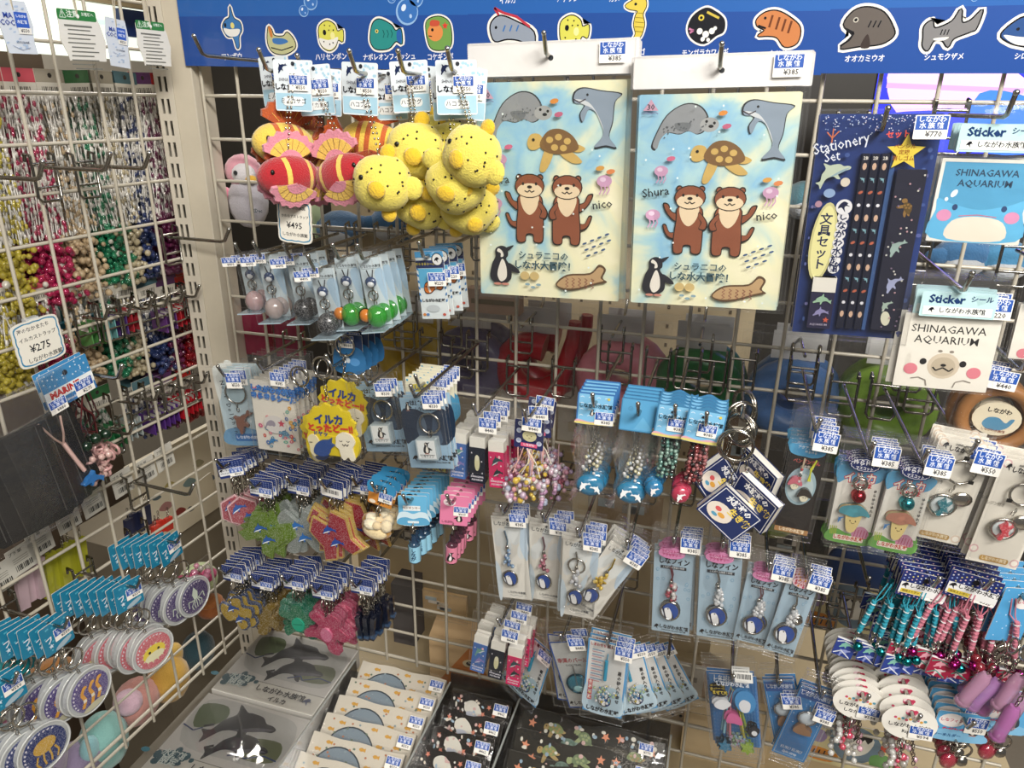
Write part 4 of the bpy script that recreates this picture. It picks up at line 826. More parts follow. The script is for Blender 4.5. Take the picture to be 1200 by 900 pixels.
FC = [(((766, 645), (812, 651), (754, 736)), ['c9707c', 'b0505c', 'd8d4d0', 'a04050'], 'plain', 'pale blue dolphin charm card with dark red beads', -.14, 6),
      (((820, 650), (869, 656), (809, 743)), ['c9c4bc', 'd0d4d8', 'e0e0e0'], 'plain', 'pale blue dolphin charm card with clear beads, below the navy booklets', -.145, 5),
      (((877, 670), (918, 679), (862, 749)), ['d8a8b0', 'c0c4c8', 'dcdcdc'], 'plain', 'pale blue dolphin charm card with pink cord and clear beads', -.15, 5),
      (((925, 678), (961, 688), (907, 763)), ['c0bcb4', 'c8ccd0', 'e0e0e0'], 'shell', 'tilted pale blue charm card with a silver shell and patterned oval', -.155, 5)]
for i, ((a, b, c), cols, kd, lb, Y, n) in enumerate(FC):
    q, w, h, roll, yaw = quad(a, b, c, Y); hang(finn(w, h, cols, kd, 20+i, i == 3), q, roll, yaw, n, .0045, lb, None, ['red-bead', 'clear-bead', 'pink-cord', 'silver-shell'][i]+' dolphin cards', drop=-h*.15, jit=1.5, sway=.0015)
# big cards on the right
def pin(w, h, cap, bell, lbl):                       # mushroom-capped dolphin charm card
    p = Proto('charm_card', 'charm card'); H = 175; m = card(w, h, 'e9e6dd', 'gloss', 1, H=H); m.sp([(0, 0), (100, 0), (100, 24), (80, 34), (60, 26), (40, 38), (20, 30), (0, 40)], '5ba3cc'); m.tx('イルカ', 50, 26, 25, 'c8323c', .09, -3); m.tx('イルカ', 50, 26, 25, 'f2eadf', .02, -3); m.tx('のなかま', 56, 42, 12, 'c8323c', .05, -3)
    m.sp([(0, H), (0, H-24), (20, H-30), (50, H-22), (100, H-32), (100, H)], '6aa84e'); m.sp([(58, H-16), (60, H-34), (76, H-42), (92, H-34), (96, H-16)], 'c98aa8')
    for k in range(5): m.ln([(62+k*7, H-16), (64+k*7, H-34)], 1.6, 'b04a6c')
    for k in range(4): m.ln([(6+k*4, H-16), (3+k*5, H-36)], 2, 'b5c04a')
    m.rr(14, H-17, 72, 12, 3, 'f0e6d8'); m.tx('しながわ水族館', 50, H-11, 10.5, 'c43830', .04)
    for i, c in enumerate('ゆらゆらゆれる'): m.tx(c, 90, 50+i*9, 8, '2a2a2e', .02)
    b = p.part('backing_card', m); o = M('gloss').frame(w); e = [(50+36*math.cos(t)*(1+.03*math.cos(16*t)), -12+15*math.sin(t)*(1+.04*math.cos(16*t))) for t in [2*math.pi*i/64 for i in range(64)]]
    o.slab(e, -.0075, -.0068, '1f2a5c'); o.y = -.0076; o.pl([(50+(x-50)*.9, -12+(y+12)*.86) for x, y in e], 'dfe0e4'); o.pl([(50+(x-50)*.86, -12+(y+12)*.8) for x, y in e], '1f2a5c'); o.tx('ゆらゆら', 50, -16, 14, 'e8e8ee', .03); o.tx('マスコット', 50, -5, 8, 'e8e8ee', .02); p.part('oval_label', o)
    q = M('chrome'); P = lambda u, v: Vector(((u-50)/100*w, -.0045, -v/100*w)); splitring(q, P(50, 42), .0055); chain(q, P(50, 48), P(47, 72), 'c0bcb4', .0022); q.sph(P(52, 76), .0062, bell, 10, 8); c = p.part('bell_chain', q)
    g = M('gloss').frame(w); g.y = -.004; f = lambda pts, col, y0: g.slab(spline(pts, 3), y0, -.0015, col, '9c8a5a'); f([(32, 112), (40, 142), (58, 142), (68, 112), (66, 100), (34, 100)], 'ddc98a', -.004); f([(14, 100), (18, 88), (38, 82), (60, 80), (80, 92), (86, 104), (70, 102), (50, 108), (28, 104)], cap, -.0052)
    g.y = -.0054; dol(g, 50, 95, 14, lin(cap), 0); g.y = -.0042
    for u in (44, 57): g.el(u, 118, 1.4, 1.6, '33271c')
    g.ln([(47, 122), (51, 124), (55, 122)], .9, '33271c'); dol(g, 20, 118, 9, '4a7fb8', -60); p.part('dolphin_charm', g, -1)
    bag(p, w*1.14, h*.42, h*1.03, y=-.0085, seam=h*.12, sd=len(lbl)); sticker(p, '¥385', 90, -76, w, y=-.0115, size=.0205); return p
for (a, b, c), cap, bell, lb, Y, sh in [(((986, 544), (1037, 551), (969, 632)), '4f93a0', 'b8323a', 'carded mascot charm with a teal dolphin cap and a red bell', -.165, 'teal-capped mascot cards'), (((1046, 552), (1097, 561), (1026, 641)), 'b07a66', '3fa8b4', 'carded mascot charm with a brown dolphin cap and a turquoise bell', -.17, 'brown-capped mascot cards')]:
    q, w, h, roll, yaw = quad(a, b, c, Y); hang(pin(w, h, cap, bell, lb), q, roll, yaw, 5, .005, lb, None, sh, drop=-h*.22, jit=1.5, sway=.001)
def aquacard(w, h):
    p = Proto('charm_card', 'charm card'); H = 245; m = card(w, h, '2b2624', 'gloss', 1, H=H); m.sp([(0, 0), (100, 0), (100, 10), (50, 30), (0, 26)], '5ba8d4'); m.el(48, 112, 44, 52, 'a9c4cf', 0, 28); m.el(48, 116, 38, 40, 'c9dade', 0, 28)
    m.el(56, 12, 42, 20, '4fa0d0'); m.tx('アクアストラップ', 56, 8, 10, 'e8f0f4', .03); m.tx('ゆらゆら', 56, 18, 9, 'e8f0f4', .03); m.tx('ペンギンさん', 50, 45, 13, 'c9605a', .03); m.tx('の水族館', 54, 58, 10, 'd8d0c8', .02)
    m.re(0, H-14, 100, 14, 'a87c50'); m.tx('しながわ水族館', 50, H-7, 11, 'f0e2c4', .03); p.part('backing_card', m)
    q = M('cord'); P = lambda u, v, y=-.005: Vector(((u-50)/100*w, y, -v/H*h))
    for k in range(3): q.tube([P(74, 30), P(66-k*2, 55), P(62+k*3, 88)], .0008, 'c9cc3a', 4)
    q.tube([P(40, 30), P(38, 66)], .001, 'b9a890', 4); q.fin('bead'); beads(q, lerps(P(38, 60), P(38, 92), 5), .0017, ['c04a50', 'e0e0e0', '444']); p.part('cords', q)
    for col, u, v, s in (('c06a78', 28, 96, 20), ('3a342f', 62, 124, 21)):
        q = M('gloss').frame(w); q.slab(spline(xf([(-1, .2), (-.6, -.5), (.2, -.7), (1, 0), (.9, .4), (0, .15), (-.9, .5)], (u, v), s), 3), -.006, -.002, col); q.slab(spline(xf([(-.6, .3), (.6, .2), (.4, .9), (-.3, 1)], (u, v), s), 3), -.005, -.002, 'dcd5bc'); q.y = -.0052; q.el(u-2, v+s*.5, 1.3, 1.4, '222'); q.el(u+5, v+s*.5, 1.3, 1.4, '222'); p.part('mascot', q)
    bag(p, w*1.2, h*.36, h*1.03, y=-.008, seam=h*.05, sd=3); sticker(p, '¥385', 84, -66, w, y=-.011, size=.0205); return p
q, w, h, roll, yaw = quad((931, 519), (972, 526), (917, 622), -.155)
hang(aquacard(w, h), q, roll, yaw, 5, .009, 'black and blue carded penguin mascot strap with a yellow cord', None, 'penguin mascot cards', drop=-h*.2, sway=.001)
def ringcard(w, h, col, accent, price_='¥550'):
    p = Proto('charm_card', 'charm card'); H = 175; m = card(w, h, 'e7e2d6', 'gloss', 1, H=H)
    for u, v in ((10, 8), (90, 12), (92, H-10), (8, H-22), (78, 4)): m.el(u, v, 9, 7, accent); m.el(u, v, 6, 4.6, 'eee9de')
    logo(m, 16, 13, 6); m.tx('しながわ水族館', 58, 16, 10.5, '22242a', .03); m.tx('SHINAGAWA AQUARIUM', 58, 8, 4.6, '22242a', .01); m.tx('レジン付き', 16, 74, 7, '7a7468', .01); m.rr(24, H-14, 56, 9, 4, 'b49052'); m.tx('しながわ水族館', 52, H-9.5, 7, 'efe2c4', .02)
    p.part('backing_card', m); P = lambda u, v, y=-.0045: Vector(((u-50)/100*w, y, -v/H*h)); q = M('chrome'); splitring(q, P(54, 48), w*.25, 'y', 'c4c0b8', .0012)
    for a in (0, 120, 240): q.box(P(54+25*math.cos(math.radians(a+30)), 48+25*math.sin(math.radians(a+30)))+Vector((0, -.001, 0)), (.004, .001, .003), '55524e')
    chain(q, P(54, 72), P(46, 84), 'c0bcb4', .002); q.sph(P(72, 92), (.0085, .0025, .007), 'c9c4ba', 10, 6); p.part('key_ring', q)
    q = M('chrome'); c = P(42, 108); q.ring(c, w*.24, .0017, 'c9c5bc', 'y', 18, 5, .95); q.fin('bead'); q.sph(c, (w*.22, .0012, w*.21), 'cfd8da', 12, 4); q.fin('glitter').frame(w); f = (c.x-.0, c.z, w*.01)
    q.fr = f; q.y = c.y-.002; q.slab(spline(xf([(-.5, .9), (-.2, .2), (-.7, -.3), (-.3, -.6), (.1, -.9), (.3, -.4), (.9, -.6), (.5, 0), (.8, .5), (.3, .5), (0, 1)], (0, 0), 16), 3), c.y-.004, c.y, col); p.part('resin_charm', q)
    bag(p, w*1.08, h*.06, h*1.04, y=-.0085, sd=8); sticker(p, price_, 86, 2, w, y=-.0115, size=.0215); return p
for (a, b, c), col, ac, lb, Y, sh in [(((1101, 511), (1167, 524), (1086, 629)), '2a7480', 'dccab8', 'cream carded key ring with a teal glittering dolphin', -.165, 'teal dolphin key rings'), (((1176, 536), (1240, 548), (1149, 658)), 'c9404c', 'd9b4b4', 'cream carded key ring with a red glittering dolphin at the right edge', -.175, 'red dolphin key rings')]:
    q, w, h, roll, yaw = quad(a, b, c, Y); hang(ringcard(w, h, col, ac), q, roll, yaw, 4, .009, lb, None, sh, drop=.006, sway=.0015)
# blue cards low on the right
def jellycard(w, h):
    p = Proto('strap_card', 'strap card'); H = 140; m = card(w, h, '2f74b4', 'gloss', 1, H=H); R = random.Random(5)
    for i in range(16):
        for j in range(int(H/7)): m.el(4+i*6.2, 12+j*7, .8, .8, '6aa6d6', 0, 5)
    m.el(74, 38, 22, 22, '4a90c8'); m.tx('しながわ水族館', 50, 6, 10, 'dfe8f2', .03); m.el(22, 24, 17, 8, '1a1c22'); m.tx('まぜて光', 22, 24, 8, 'd8c04a', .03)
    m.sp([(8, 46), (24, 36), (44, 44), (28, 56), (12, 54)], 'e4e6ea'); m.sp([(60, 44), (70, 34), (84, 40), (80, 56), (66, 58)], 'e4e6ea'); m.sp([(30, 80), (40, 62), (60, 68), (64, 84), (46, 82)], 'cf6a9c'); m.sp([(74, 96), (86, 84), (100, 90), (92, 104), (80, 106)], '2a2c34'); m.el(88, 98, 6, 5, 'e4e6ea')
    p.part('backing_card', m); q = M('cord'); P = lambda u, v, y=-.004: Vector(((u-50)/100*w, y, -v/H*h))
    for (u, v), c in (((22, 110), '8fc4d4'), ((34, 118), 'd98a9a'), ((66, 124), 'd6cc4a'), ((74, 112), '9cb84a')): q.tube([P(50, 22), P((50+u)/2, 50), P(u, v)], [.0005, .0008, .0016], c, 5)
    p.part('cords', q); q = M('bead')
    for i in range(70): a, b = R.random()*6.28, R.random()**.5; q.sph(P(50+20*b*math.cos(a), 122+12*b*math.sin(a), -.006), .0017, R.choice(['c9a0c0', '9ab8d0', 'a8c4a0', 'd0c0d0']), 5, 3)
    p.part('bead_cluster', q); q = M('glitter').frame(w)
    for u, v, c in ((22, 132, '2a7aa0'), (70, 132, '8fae2e')): q.slab([(u+(16 if i % 2 else 9)*math.cos(i*math.pi/6), v+(14 if i % 2 else 8)*math.sin(i*math.pi/6)) for i in range(12)], -.009, -.004, c); p.part('star_charm', q)
    bag(p, w*1.1, h*.3, h*1.12, y=-.0105, sd=2); m = M('gloss').frame(.018, .0); m.rr(0, 0, 100, 55, 3, 'e8e8e4'); [m.re(8+i*7, 10, 3+(i % 3), 26, '55585c') for i in range(12)]; p.part('barcode_sticker', m, -1, None, (w*.25, -.0125, h*.16)); return p
q, w, h, roll, yaw = quad((830, 789), (886, 793), (820, 868), -.14); hang(jellycard(w, h), q, roll, yaw, 3, .004, 'blue dotted card with several coloured cords and star charms', None, 'coloured cord strap cards', drop=-h*.02, sway=.003)
def spin(w, h):
    p = Proto('strap_card', 'strap card'); H = 220; m = card(w, h, '2f83c4', 'gloss', 2, H=H)
    for a, b, c, d in ((5, 5, 90, 1), (5, H-6, 90, 1), (5, 5, 1, H-10), (94, 5, 1, H-10)): m.re(a, b, c, d, 'b8d4e8')
    m.rr(4, 5, 92, 28, 2, '2458a0'); m.tx('しながわ水族館', 50, 19, 14, 'dfe8f2', .02, 0, .9); m.tx('KURU KURU', 50, H-27, 13, 'e4eef6', .02, 0, .9); m.tx('Spin strap', 50, H-15, 12, 'e4eef6', .02, 0, .9)
    for u, v in ((14, 48), (84, 60), (12, 84), (88, 100), (20, 110), (80, 46)): m.st(u, v, 3, 'cfe4f4', 4, .3)
    m.el(50, 76, 26, 24, '3a8fcd'); p.part('backing_card', m); q = M('chrome'); P = lambda u, v, y=-.004: Vector(((u-50)/100*w, y, -v/H*h)); q.tube([P(44, 42), P(50, 62)], .001, 'b8d4e0', 4); chain(q, P(50, 60), P(50, 70), R=.0016)
    q.fin('bead'); q.sph(P(50, 80), (.0085, .003, .0085), 'd4dee6', 12, 7); q.fin('chrome'); q.ring(P(50, 80), .0088, .0012, 'c4c4c4', 'y', 14, 4); chain(q, P(50, 92), P(50, 100), R=.0015); p.part('spinning_charm', q)
    q = M('wash').frame(w); q.slab(spline([(24, 122), (32, 104), (48, 96), (58, 106), (72, 112), (78, 124), (60, 128), (36, 128)], 3), -.006, -.003, '8a6a50'); p.part('wooden_animal', q)
    bag(p, w*1.1, h*.24, h*1.04, y=-.0085, seam=h*.03, sd=6); sticker(p, '¥385', 84, 36, w, y=-.0115, size=.019); return p
for (a, b, c), lb, Y, sh in [(((893, 797), (929, 797), (883, 877)), 'blue KURU KURU spin strap card hanging straight', -.14, 'straight spin strap cards'), (((940, 803), (980, 817), (924, 886)), 'blue KURU KURU spin strap card hanging tilted', -.15, 'tilted spin strap cards')]:
    q, w, h, roll, yaw = quad(a, b, c, Y); hang(spin(w, h), q, roll, yaw, 3, .005, lb, None, sh, drop=-h*.03, sway=.002)
def dome(w, h):
    p = Proto('charm_card', 'charm card'); H = 180; m = card(w, h, 'c9ccca', 'glitter', 1, H=H); m.fin('gloss')
    for a, b, c, d in ((0, 0, 100, 3.5), (0, H-3.5, 100, 3.5), (0, 0, 3.5, H), (96.5, 0, 3.5, H)): m.re(a, b, c, d, '28529c')
    m.tx('幸運のパール', 50, 52, 14, 'a04a50', .03); m.tx('LUCKY PEARL', 50, 64, 7, '3a3c44', .02); m.tx('しながわ水族館', 56, H-13, 11, '15161c', .03); logo(m, 12, H-13, 6); b = p.part('backing_card', m)
    q = M('bead'); P = lambda u, v, y=-.004: Vector(((u-50)/100*w, y, -v/H*h)); c = P(50, 108); q.sph(c, (w*.3, .003, w*.28), '2f7a90', 18, 8); q.sph(c+Vector((0, -.003, -w*.1)), (w*.15, .002, w*.1), '9fd0d4', 10, 6); q.fin('chrome'); q.ring(c, w*.3, .0012, '3a6a80', 'y', 20, 4); q.tube([P(50, 60), P(50, 80)], .0006, 'b0b0b0', 4); q.tube([c+Vector((0, -.003, 0)), P(50, 72)], .0008, 'd0d0d0', 4); p.part('pearl_charm', q)
    bag(p, w*1.1, h*.28, h*1.03, y=-.008, sd=6); sticker(p, '¥440', 86, -26, w, y=-.011, size=.0195); return p
q, w, h, roll, yaw = quad((640, 752), (682, 750), (642, 827), -.13); hang(dome(w, h), q, roll, yaw, 3, .009, 'glittering silver card with a blue edge and a round teal pearl charm', None, 'pearl charm cards', drop=-h*.1, sway=.004, jit=10)
def wish(w, h):
    p = Proto('strap_card', 'strap card'); H = 170; m = card(w, h, '4f9ad0', 'gloss', 1, H=H); m.re(4, 4, 92, H-8, 'e4e4e2'); m.sp([(4, H*.6), (30, H*.7), (70, H*.6), (96, H*.72), (96, H-4), (4, H-4)], 'c4dcea')
    for i in range(7): m.re(12, 22+i*11, 30, 2.5, '8aa8c4'); m.re(12, 27+i*11, 24, 2, 'd09aa0')
    m.tx('しあわせを呼ぶ', 34, 11, 8, 'b8404a', .02); m.tx('星に願いを', 72, 10, 10, '22242a', .02)
    for i, c in enumerate('合格祈願'): m.re(9, 93+i*12, 11, 11, 'c83a42'); m.tx(c, 14.5, 98.5+i*12, 9, 'f0e8e0', .03)
    for i, c in enumerate('星の砂入り幸せ'): m.tx(c, 84, 66+i*11, 10, '22242a', .03)
    m.tx('しながわ水族館', 50, H-10, 12, '1a1a22', .04); p.part('backing_card', m); q = M('cord'); P = lambda u, v, y=-.004: Vector(((u-50)/100*w, y, -v/H*h)); q.tube([P(52, 22), P(50, 40)], .0007, '3f9ac4', 4); q.tube([P(50, 38), P(50, 82)], .0021, '2f9ac0', 6); q.fin('bead'); R = random.Random(1)
    for i in range(60): q.sph(P(50+R.gauss(0, 12), 112+R.gauss(0, 11), -.006), R.uniform(.001, .0022), R.choice(['d8c45a', 'c9d4dc', '4f8fb8', 'a8c49a', 'e8e8e8']), 5, 3)
    dolphin_charm(q, P(54, 130), .007); p.part('bead_strap', q); bag(p, w*1.08, h*.18, h*1.03, y=-.008, sd=2); sticker(p, '¥550', 90, -14, w, y=-.011, size=.0195); return p
q, w, h, roll, yaw = quad((690, 747), (738, 758), (679, 830), -.145); P_ = wish(w, h); hang(P_, q, roll, yaw, 3, .009, 'white card with a bright blue beaded wish strap', None, 'front wish strap cards', drop=-h*.06)
for i in range(4): put(P_, MW(at(728+i*12, 757-i*2, -.105+.02*i)+Vector((0, 0, -.004*i)), -16-4*i, 18), f'wish strap card fanned out to the right, {ORD[i] if i else "first"} from the blue beaded one', 'fanned wish strap cards')
for i in range(2): put(P_, MW(at(632-i*9, 752-i*2, -.105+.03*i), 14+6*i, -25), ['wish strap card turned sideways just left of the pearl charm card', 'wish strap card turned sideways beside the lower eraser pack'][i], 'turned wish strap cards')
# eraser packs
ER = []
for k, (c, c2) in enumerate((('4a6fae', '6a9a90'), ('1c2130', 'd8d2a8'), ('c92f62', '2f4a50'))):
    m = M('gloss').frame(.017); m.slab(rrect(0, 0, 100, 62, 5), -.005, .005, 'e9e6dc'); m.slab([(0, 52), (100, 52), (100, 235), (0, 235)], -.0056, .0056, c); m.y = -.0057
    if k == 1: m.el(50, 130, 17, 42, c2); m.el(50, 104, 14, 14, 'e0dcc0')
    else: dol(m, 50, 100, 38, c2, -30, 1 if k else -1, 'd8dce0'); dol(m, 55, 160, 34, '8a80b8' if k == 0 else '23363c', -25, 1, 'd8dce0'); m.el(70, 76, 8, 8, 'e8b8c0')
    for a, b in ((20, 190), (80, 120), (15, 80), (84, 180)): m.el(a, b, 4, 4, 'e0dce0')
    m.tx('SHINAGAWA', 50, 202, 14, 'dcd8e0', .02); m.tx('AQUARIUM', 50, 218, 14, 'dcd8e0', .02); ER.append(m.mesh('eraser'))
def erasers(w, h):
    p = Proto('eraser_set', 'eraser set')
    for k, x in enumerate((-.0205, 0, .0205)): p.part('eraser', ER[k], -1, ['blue eraser sleeve with dolphins', 'black eraser sleeve with a seal', 'pink eraser sleeve with penguins'][k], (x, -.006, -.027-(.002*k)), (k-1)*-2)
    bag(p, .066, .008, .071, y=-.0125, seam=-.02, cr=.003, sd=1); sticker(p, '¥440', 70, 5, .066, y=-.016, size=.0195); return p
for (px, py, roll, Y, lb, sh) in [(563, 478, 0, -.14, 'clear pack of three coloured erasers, upper pack', 'upper eraser packs'), (590, 722, 5, -.15, 'clear pack of three coloured erasers, lower pack by the pouches', 'lower eraser packs')]:
    hang(erasers(0, 0), at(px, py, Y), roll, 0, 4, .017, lb, None, sh, drop=.004, sway=.002)
# ================================================================ KEYCHAINS UNDER HEADER CARDS
def clip_(m, z0, z1, x=0., R=.0026): splitring(m, (x, 0, z0-.007), .0065, 'x', 'bdb8ae', .0009); chain(m, (x, 0, z0-.013), (x, 0, z1), 'a8a398', R); return m
def navy(w, h, code=False):
    m = card(w, h, '23356e', 'gloss', 4); H = h/w*100
    for i in range(9):
        for j in range(3): m.ln([(5+i*11, 6+j*9), (10+i*11, 10+j*9)], 1.6, '8f9cc4')
    m.re(3, H*.42, 94, H*.42, 'dfe2e6')
    if code: m.rr(6, H*.42, 88, H*.5, 4, 'eceae4'); [m.re(18+i*4.6, H*.52, 1.4+(i*7 % 3), H*.22, '33353a') for i in range(14)]
    else: logo(m, 13, H*.55, 8, '15161c'); m.tx('しながわ水族館', 56, H*.52, 12, '23262e', .02); m.tx('SHINAGAWA', 30, H*.7, 8, '23262e', .01)
    m.el(50, 10, 6, 5, '14161f'); return m
def silhouette(pts, s, col, t=.004, fin='glitter', edge=None, hard=False, rot=0):
    m = M(fin); m.fr = (0, 0, s); P = xf(pts if hard else spline(pts, 3), (0, 0), 1, rot)
    if edge: m.slab([(x*1.1, y*1.1) for x, y in P], -t*.7, t*.7, edge)
    m.slab(P, -t, t, col); m.y = -t; return m
STAR5 = [(math.cos(math.radians(72*i-90+o))*r, math.sin(math.radians(72*i-90+o))*r) for i in range(5) for r, o in ((1, 0), (.5, 36))]
TW = [(-1, -.2), (-.7, -.7), (-.2, -.4), (.1, -.9), (.6, -.8), (.5, -.3), (1, -.1), (.8, .4), (.4, .3), (.3, .9), (-.2, 1), (-.3, .4), (-.8, .4)]
HEX = [(math.cos(math.radians(60*i+30)), math.sin(math.radians(60*i+30))*1.1) for i in range(6)]
MM = [(-1, -.5), (-.5, -1), (0, -.45), (.5, -1), (1, -.5), (.75, .35), (1, .9), (.45, 1), (0, .3), (-.45, 1), (-1, .9), (-.75, .35)]
TURT = [(-.25, -1), (.25, -1), (.4, -.6), (1, -.5), (.8, -.05), (.5, 0), (.55, .4), (.9, .7), (.5, .85), (.2, .6), (-.3, .6), (-.7, .9), (-.85, .6), (-.5, .3), (-.5, -.1), (-1, -.2), (-.9, -.6), (-.4, -.55)]
def navykey(kind, code=False, ch=.03):
    p = Proto('header_card_keychain', 'keychain'); p.part('header_card', navy(.031, .023, code)); p.part('chain', chain(clip_(M('chrome'), -.021, -.021-ch), (.007, .002, -.024), (.003, .001, -.021-ch), 'a8a398')); z = -.021-ch-.018
    if kind == 'bar':
        for k in range(3): m = M('bead'); m.box((-.008+k*.008, .002*k, z-.004), (.006, .006, .034), '181d2e', Ry(6*k-6)); m.box((-.008+k*.008, .002*k, z-.016), (.0064, .0064, .004), '3a5a80', Ry(6*k-6)); p.part('charm_bar', m)
        return p
    pts, col, s, edge, dc = {'pink': (HEX, '9c4450', .019, 'd8b0b4', '3a5a9a'), 'green': (MM, '587410', .025, '5f7a1c', '2f5a9a'), 'silver': (MM, '7d8582', .027, '8a918e', '2f6ab0'), 'mred': (MM, '94102a', .028, 'b89a4a', '2a4a9a'),  # charm colours darkened: the dim lower left is put into them
                            'redgold': (STAR5, '7a2414', .027, 'a88434', 'b89a4a'), 'yellow': (TW, 'a08418', .024, '2a3a5c', '2a4a8a'), 'dark': (TURT, '2a1230', .026, '3a1a24', '2f5aa0'), 'goldg': (TW, '70590c', .024, None, None),
                            'teal': (TURT, '0a6644', .025, '17664f', None), 'pinkg': (TURT, 'a02850', .028, '9c3a58', None)}[kind]
    m = silhouette([(x, y) for x, y in pts], s, col, .003, 'glitter', edge, kind in ('pink', 'green', 'mred', 'redgold'), {'green': 35, 'mred': -30, 'silver': -15, 'pinkg': 30, 'yellow': -20, 'dark': 15}.get(kind, 0))
    for k in range(len(m.v)): m.v[k] = (m.v[k][0], m.v[k][1], m.v[k][2]+z)
    m.fr = (0, z, .001); m.fin('gloss')
    if dc: m.y = -.0042; dol(m, -5, -7, 10, dc, -30, 1, 'dfe4e8'); dol(m, 5, 8, 10, dc, -30, 1, 'dfe4e8')
    if kind == 'teal': m.fin('gloss'); m.slab(circ(0, 2, 9, 10), -.005, 0, '2a9a7c'); m.y = -.0052; m.ln([(-7, 2), (7, 0)], 1, '17664f')
    if kind == 'pinkg': m.fin('glitter'); m.slab(circ(0, 2, 8, 10), -.0055, 0, 'c9688c')
    p.part('glitter_charm' if kind != 'silver' else 'clear_charm', m); return p
NK = [(268, 540, 'pink', -.13, 9, -8, 'navy keychain with a pink hexagon dolphin charm, upper row by the post', 26), (305, 563, 'green', -.15, 10, 2, 'navy keychain with yellow-green twin dolphins, upper row', 4), (349, 560, 'silver', -.14, 9, 2, 'navy keychain with a clear silver twin dolphin charm, upper row', 0),
      (388, 563, 'mred', -.155, 9, 2, 'navy keychain with a red and gold twin dolphin charm and barcode', -4), (424, 560, 'redgold', -.12, 8, 0, 'navy keychain with a dark red and gold star charm, upper row', 0),
      (271, 664, 'yellow', -.15, 9, 0, 'navy keychain with a yellow and blue charm, lower row by the post', 0), (307, 674, 'goldg', -.135, 8, 6, 'navy keychain with a gold glitter charm, lower row', 8), (290, 668, 'dark', -.12, 5, 0, 'navy keychain with a dark purple and blue turtle charm, lower row', 0),
      (343, 673, 'teal', -.155, 8, -2, 'navy keychain with a teal turtle charm, lower row', 0), (377, 684, 'pinkg', -.16, 9, -2, 'navy keychain with a pink glitter turtle charm, lower row', 0), (423, 678, 'bar', -.15, 9, -1, 'navy keychain with dark navy bar charms, lower row', 0)]
for i, (px, py, k, Y, n, roll, lb, yw) in enumerate(NK):
    p = navykey(k, k == 'mred', .034 if i < 5 else .032)
    if k != 'mred': sticker(p, '¥660', 68, 30, .031, y=-.0012, size=.0165)
    hang(p, at(px, py, Y), roll, yw, n, .0058, lb, None, lb.split(' with ')[1].split(',')[0]+' keychains', jit=9, drop=.004, sway=.003)
# penguin on bread, small cards, bottle charms
def small(w, h, bg, art, name='header_card_keychain', cat='keychain'):
    p = Proto(name, cat); m = card(w, h, bg, 'gloss', 5); art(m, h/w*100); p.part('header_card', m); return p
def blueart(m, H):
    m.sp([(0, H*.62), (25, H*.55), (50, H*.62), (75, H*.55), (100, H*.62), (100, H), (0, H)], 'cfe4ee'); m.sp([(0, H*.8), (25, H*.74), (50, H*.8), (75, H*.74), (100, H*.8), (100, H), (0, H)], '5fa8d0'); m.re(16, H*.34, 60, 20, 'e6ecee'); m.tx('ペンギンキー', 46, H*.42, 11, '8a5a3c', .02); m.rr(30, H-16, 40, 9, 3, 'dde8ec'); m.el(30, 14, 12, 6, '20242c'); m.el(50, 10, 5, 4, '20242c')
def pinkart(m, H):
    m.el(32, 28, 22, 15, 'f0dfe2'); dol(m, 32, 28, 14, '2a2c34', 10); m.el(50, 10, 5, 4, '33202a'); penguin(m, 70, H-34, 18, -1, '1f2026'); m.tx('しながわ', 28, H-12, 11, '4a2030', .02)
def orange_(m, H): m.sp([(0, 0), (100, 0), (100, H*.5), (60, H*.42), (0, H*.5)], '3a8fc0'); penguin(m, 30, 32, 18); penguin(m, 66, 26, 14, -1); m.tx('水', 54, H-20, 26, '3a1f14', .06); m.tx('族', 82, H-24, 20, '3a1f14', .05); m.el(20, H-12, 14, 8, 'f0e4d0')
def bottle(z, col, cap, lab, pen):
    m = M('bead'); x = 0
    m.tube([(0, 0, z), (0, 0, z-.006), (0, 0, z-.010), (0, 0, z-.012), (0, 0, z-.034), (0, 0, z-.035)], [.0035, .0035, .005, .0068, .0068, .006], cap, 10); m.fin('gloss')
    m.tube([(0, 0, z-.013), (0, 0, z-.033)], .0071, col, 10); m.frame(.0142, z-.013, -.0073); 
    if pen: penguin(m, 44, 76, 40, 1, '1f2026', 'f0e8e8')
    else: [m.tx(c, 50, 26+i*38, 40, '1f3a5c', .03) for i, c in enumerate('しなが')]
    return m
def bread(m_):
    m = M('plush'); m.sph((0, 0, -.062), (.019, .008, .013), 'b8863c', 12, 8); m.sph((.001, -.006, -.062), (.015, .006, .009), 'e3cfa2', 12, 8); m.sph((-.004, -.008, -.052), (.009, .007, .006), 'e6dcc0', 10, 6); m.sph((.014, -.006, -.05), (.007, .006, .008), 'e0d0ae', 10, 6); m.sph((.004, -.01, -.05), (.006, .005, .005), 'd9c49c', 8, 6); return m
p = small(.03, .03, 'd08a3c', orange_); p.part('chain', clip_(M('chrome'), -.028, -.046)); sticker(p, '¥660', 72, 38, .03, y=-.0012, size=.0165); p.part('bread_charm', bread(0)); 
hang(p, at(447, 566, -.155), 10, 0, 4, .012, 'orange and blue header keychain with a beige penguin and bread charm', None, 'penguin and bread keychains', drop=.005, jit=8)
p = small(.032, .037, '6ab4dc', blueart); p.part('chain', clip_(M('chrome'), -.034, -.046)); p.part('bottle_charm', bottle(-.05, '8fc4dc', '24405c', 'w', False))
hang(p, at(483, 581, -.16), 0, 14, 9, .0085, 'light blue wave header keychain with a small blue bottle charm', None, 'blue bottle keychains', jit=3, drop=.004)
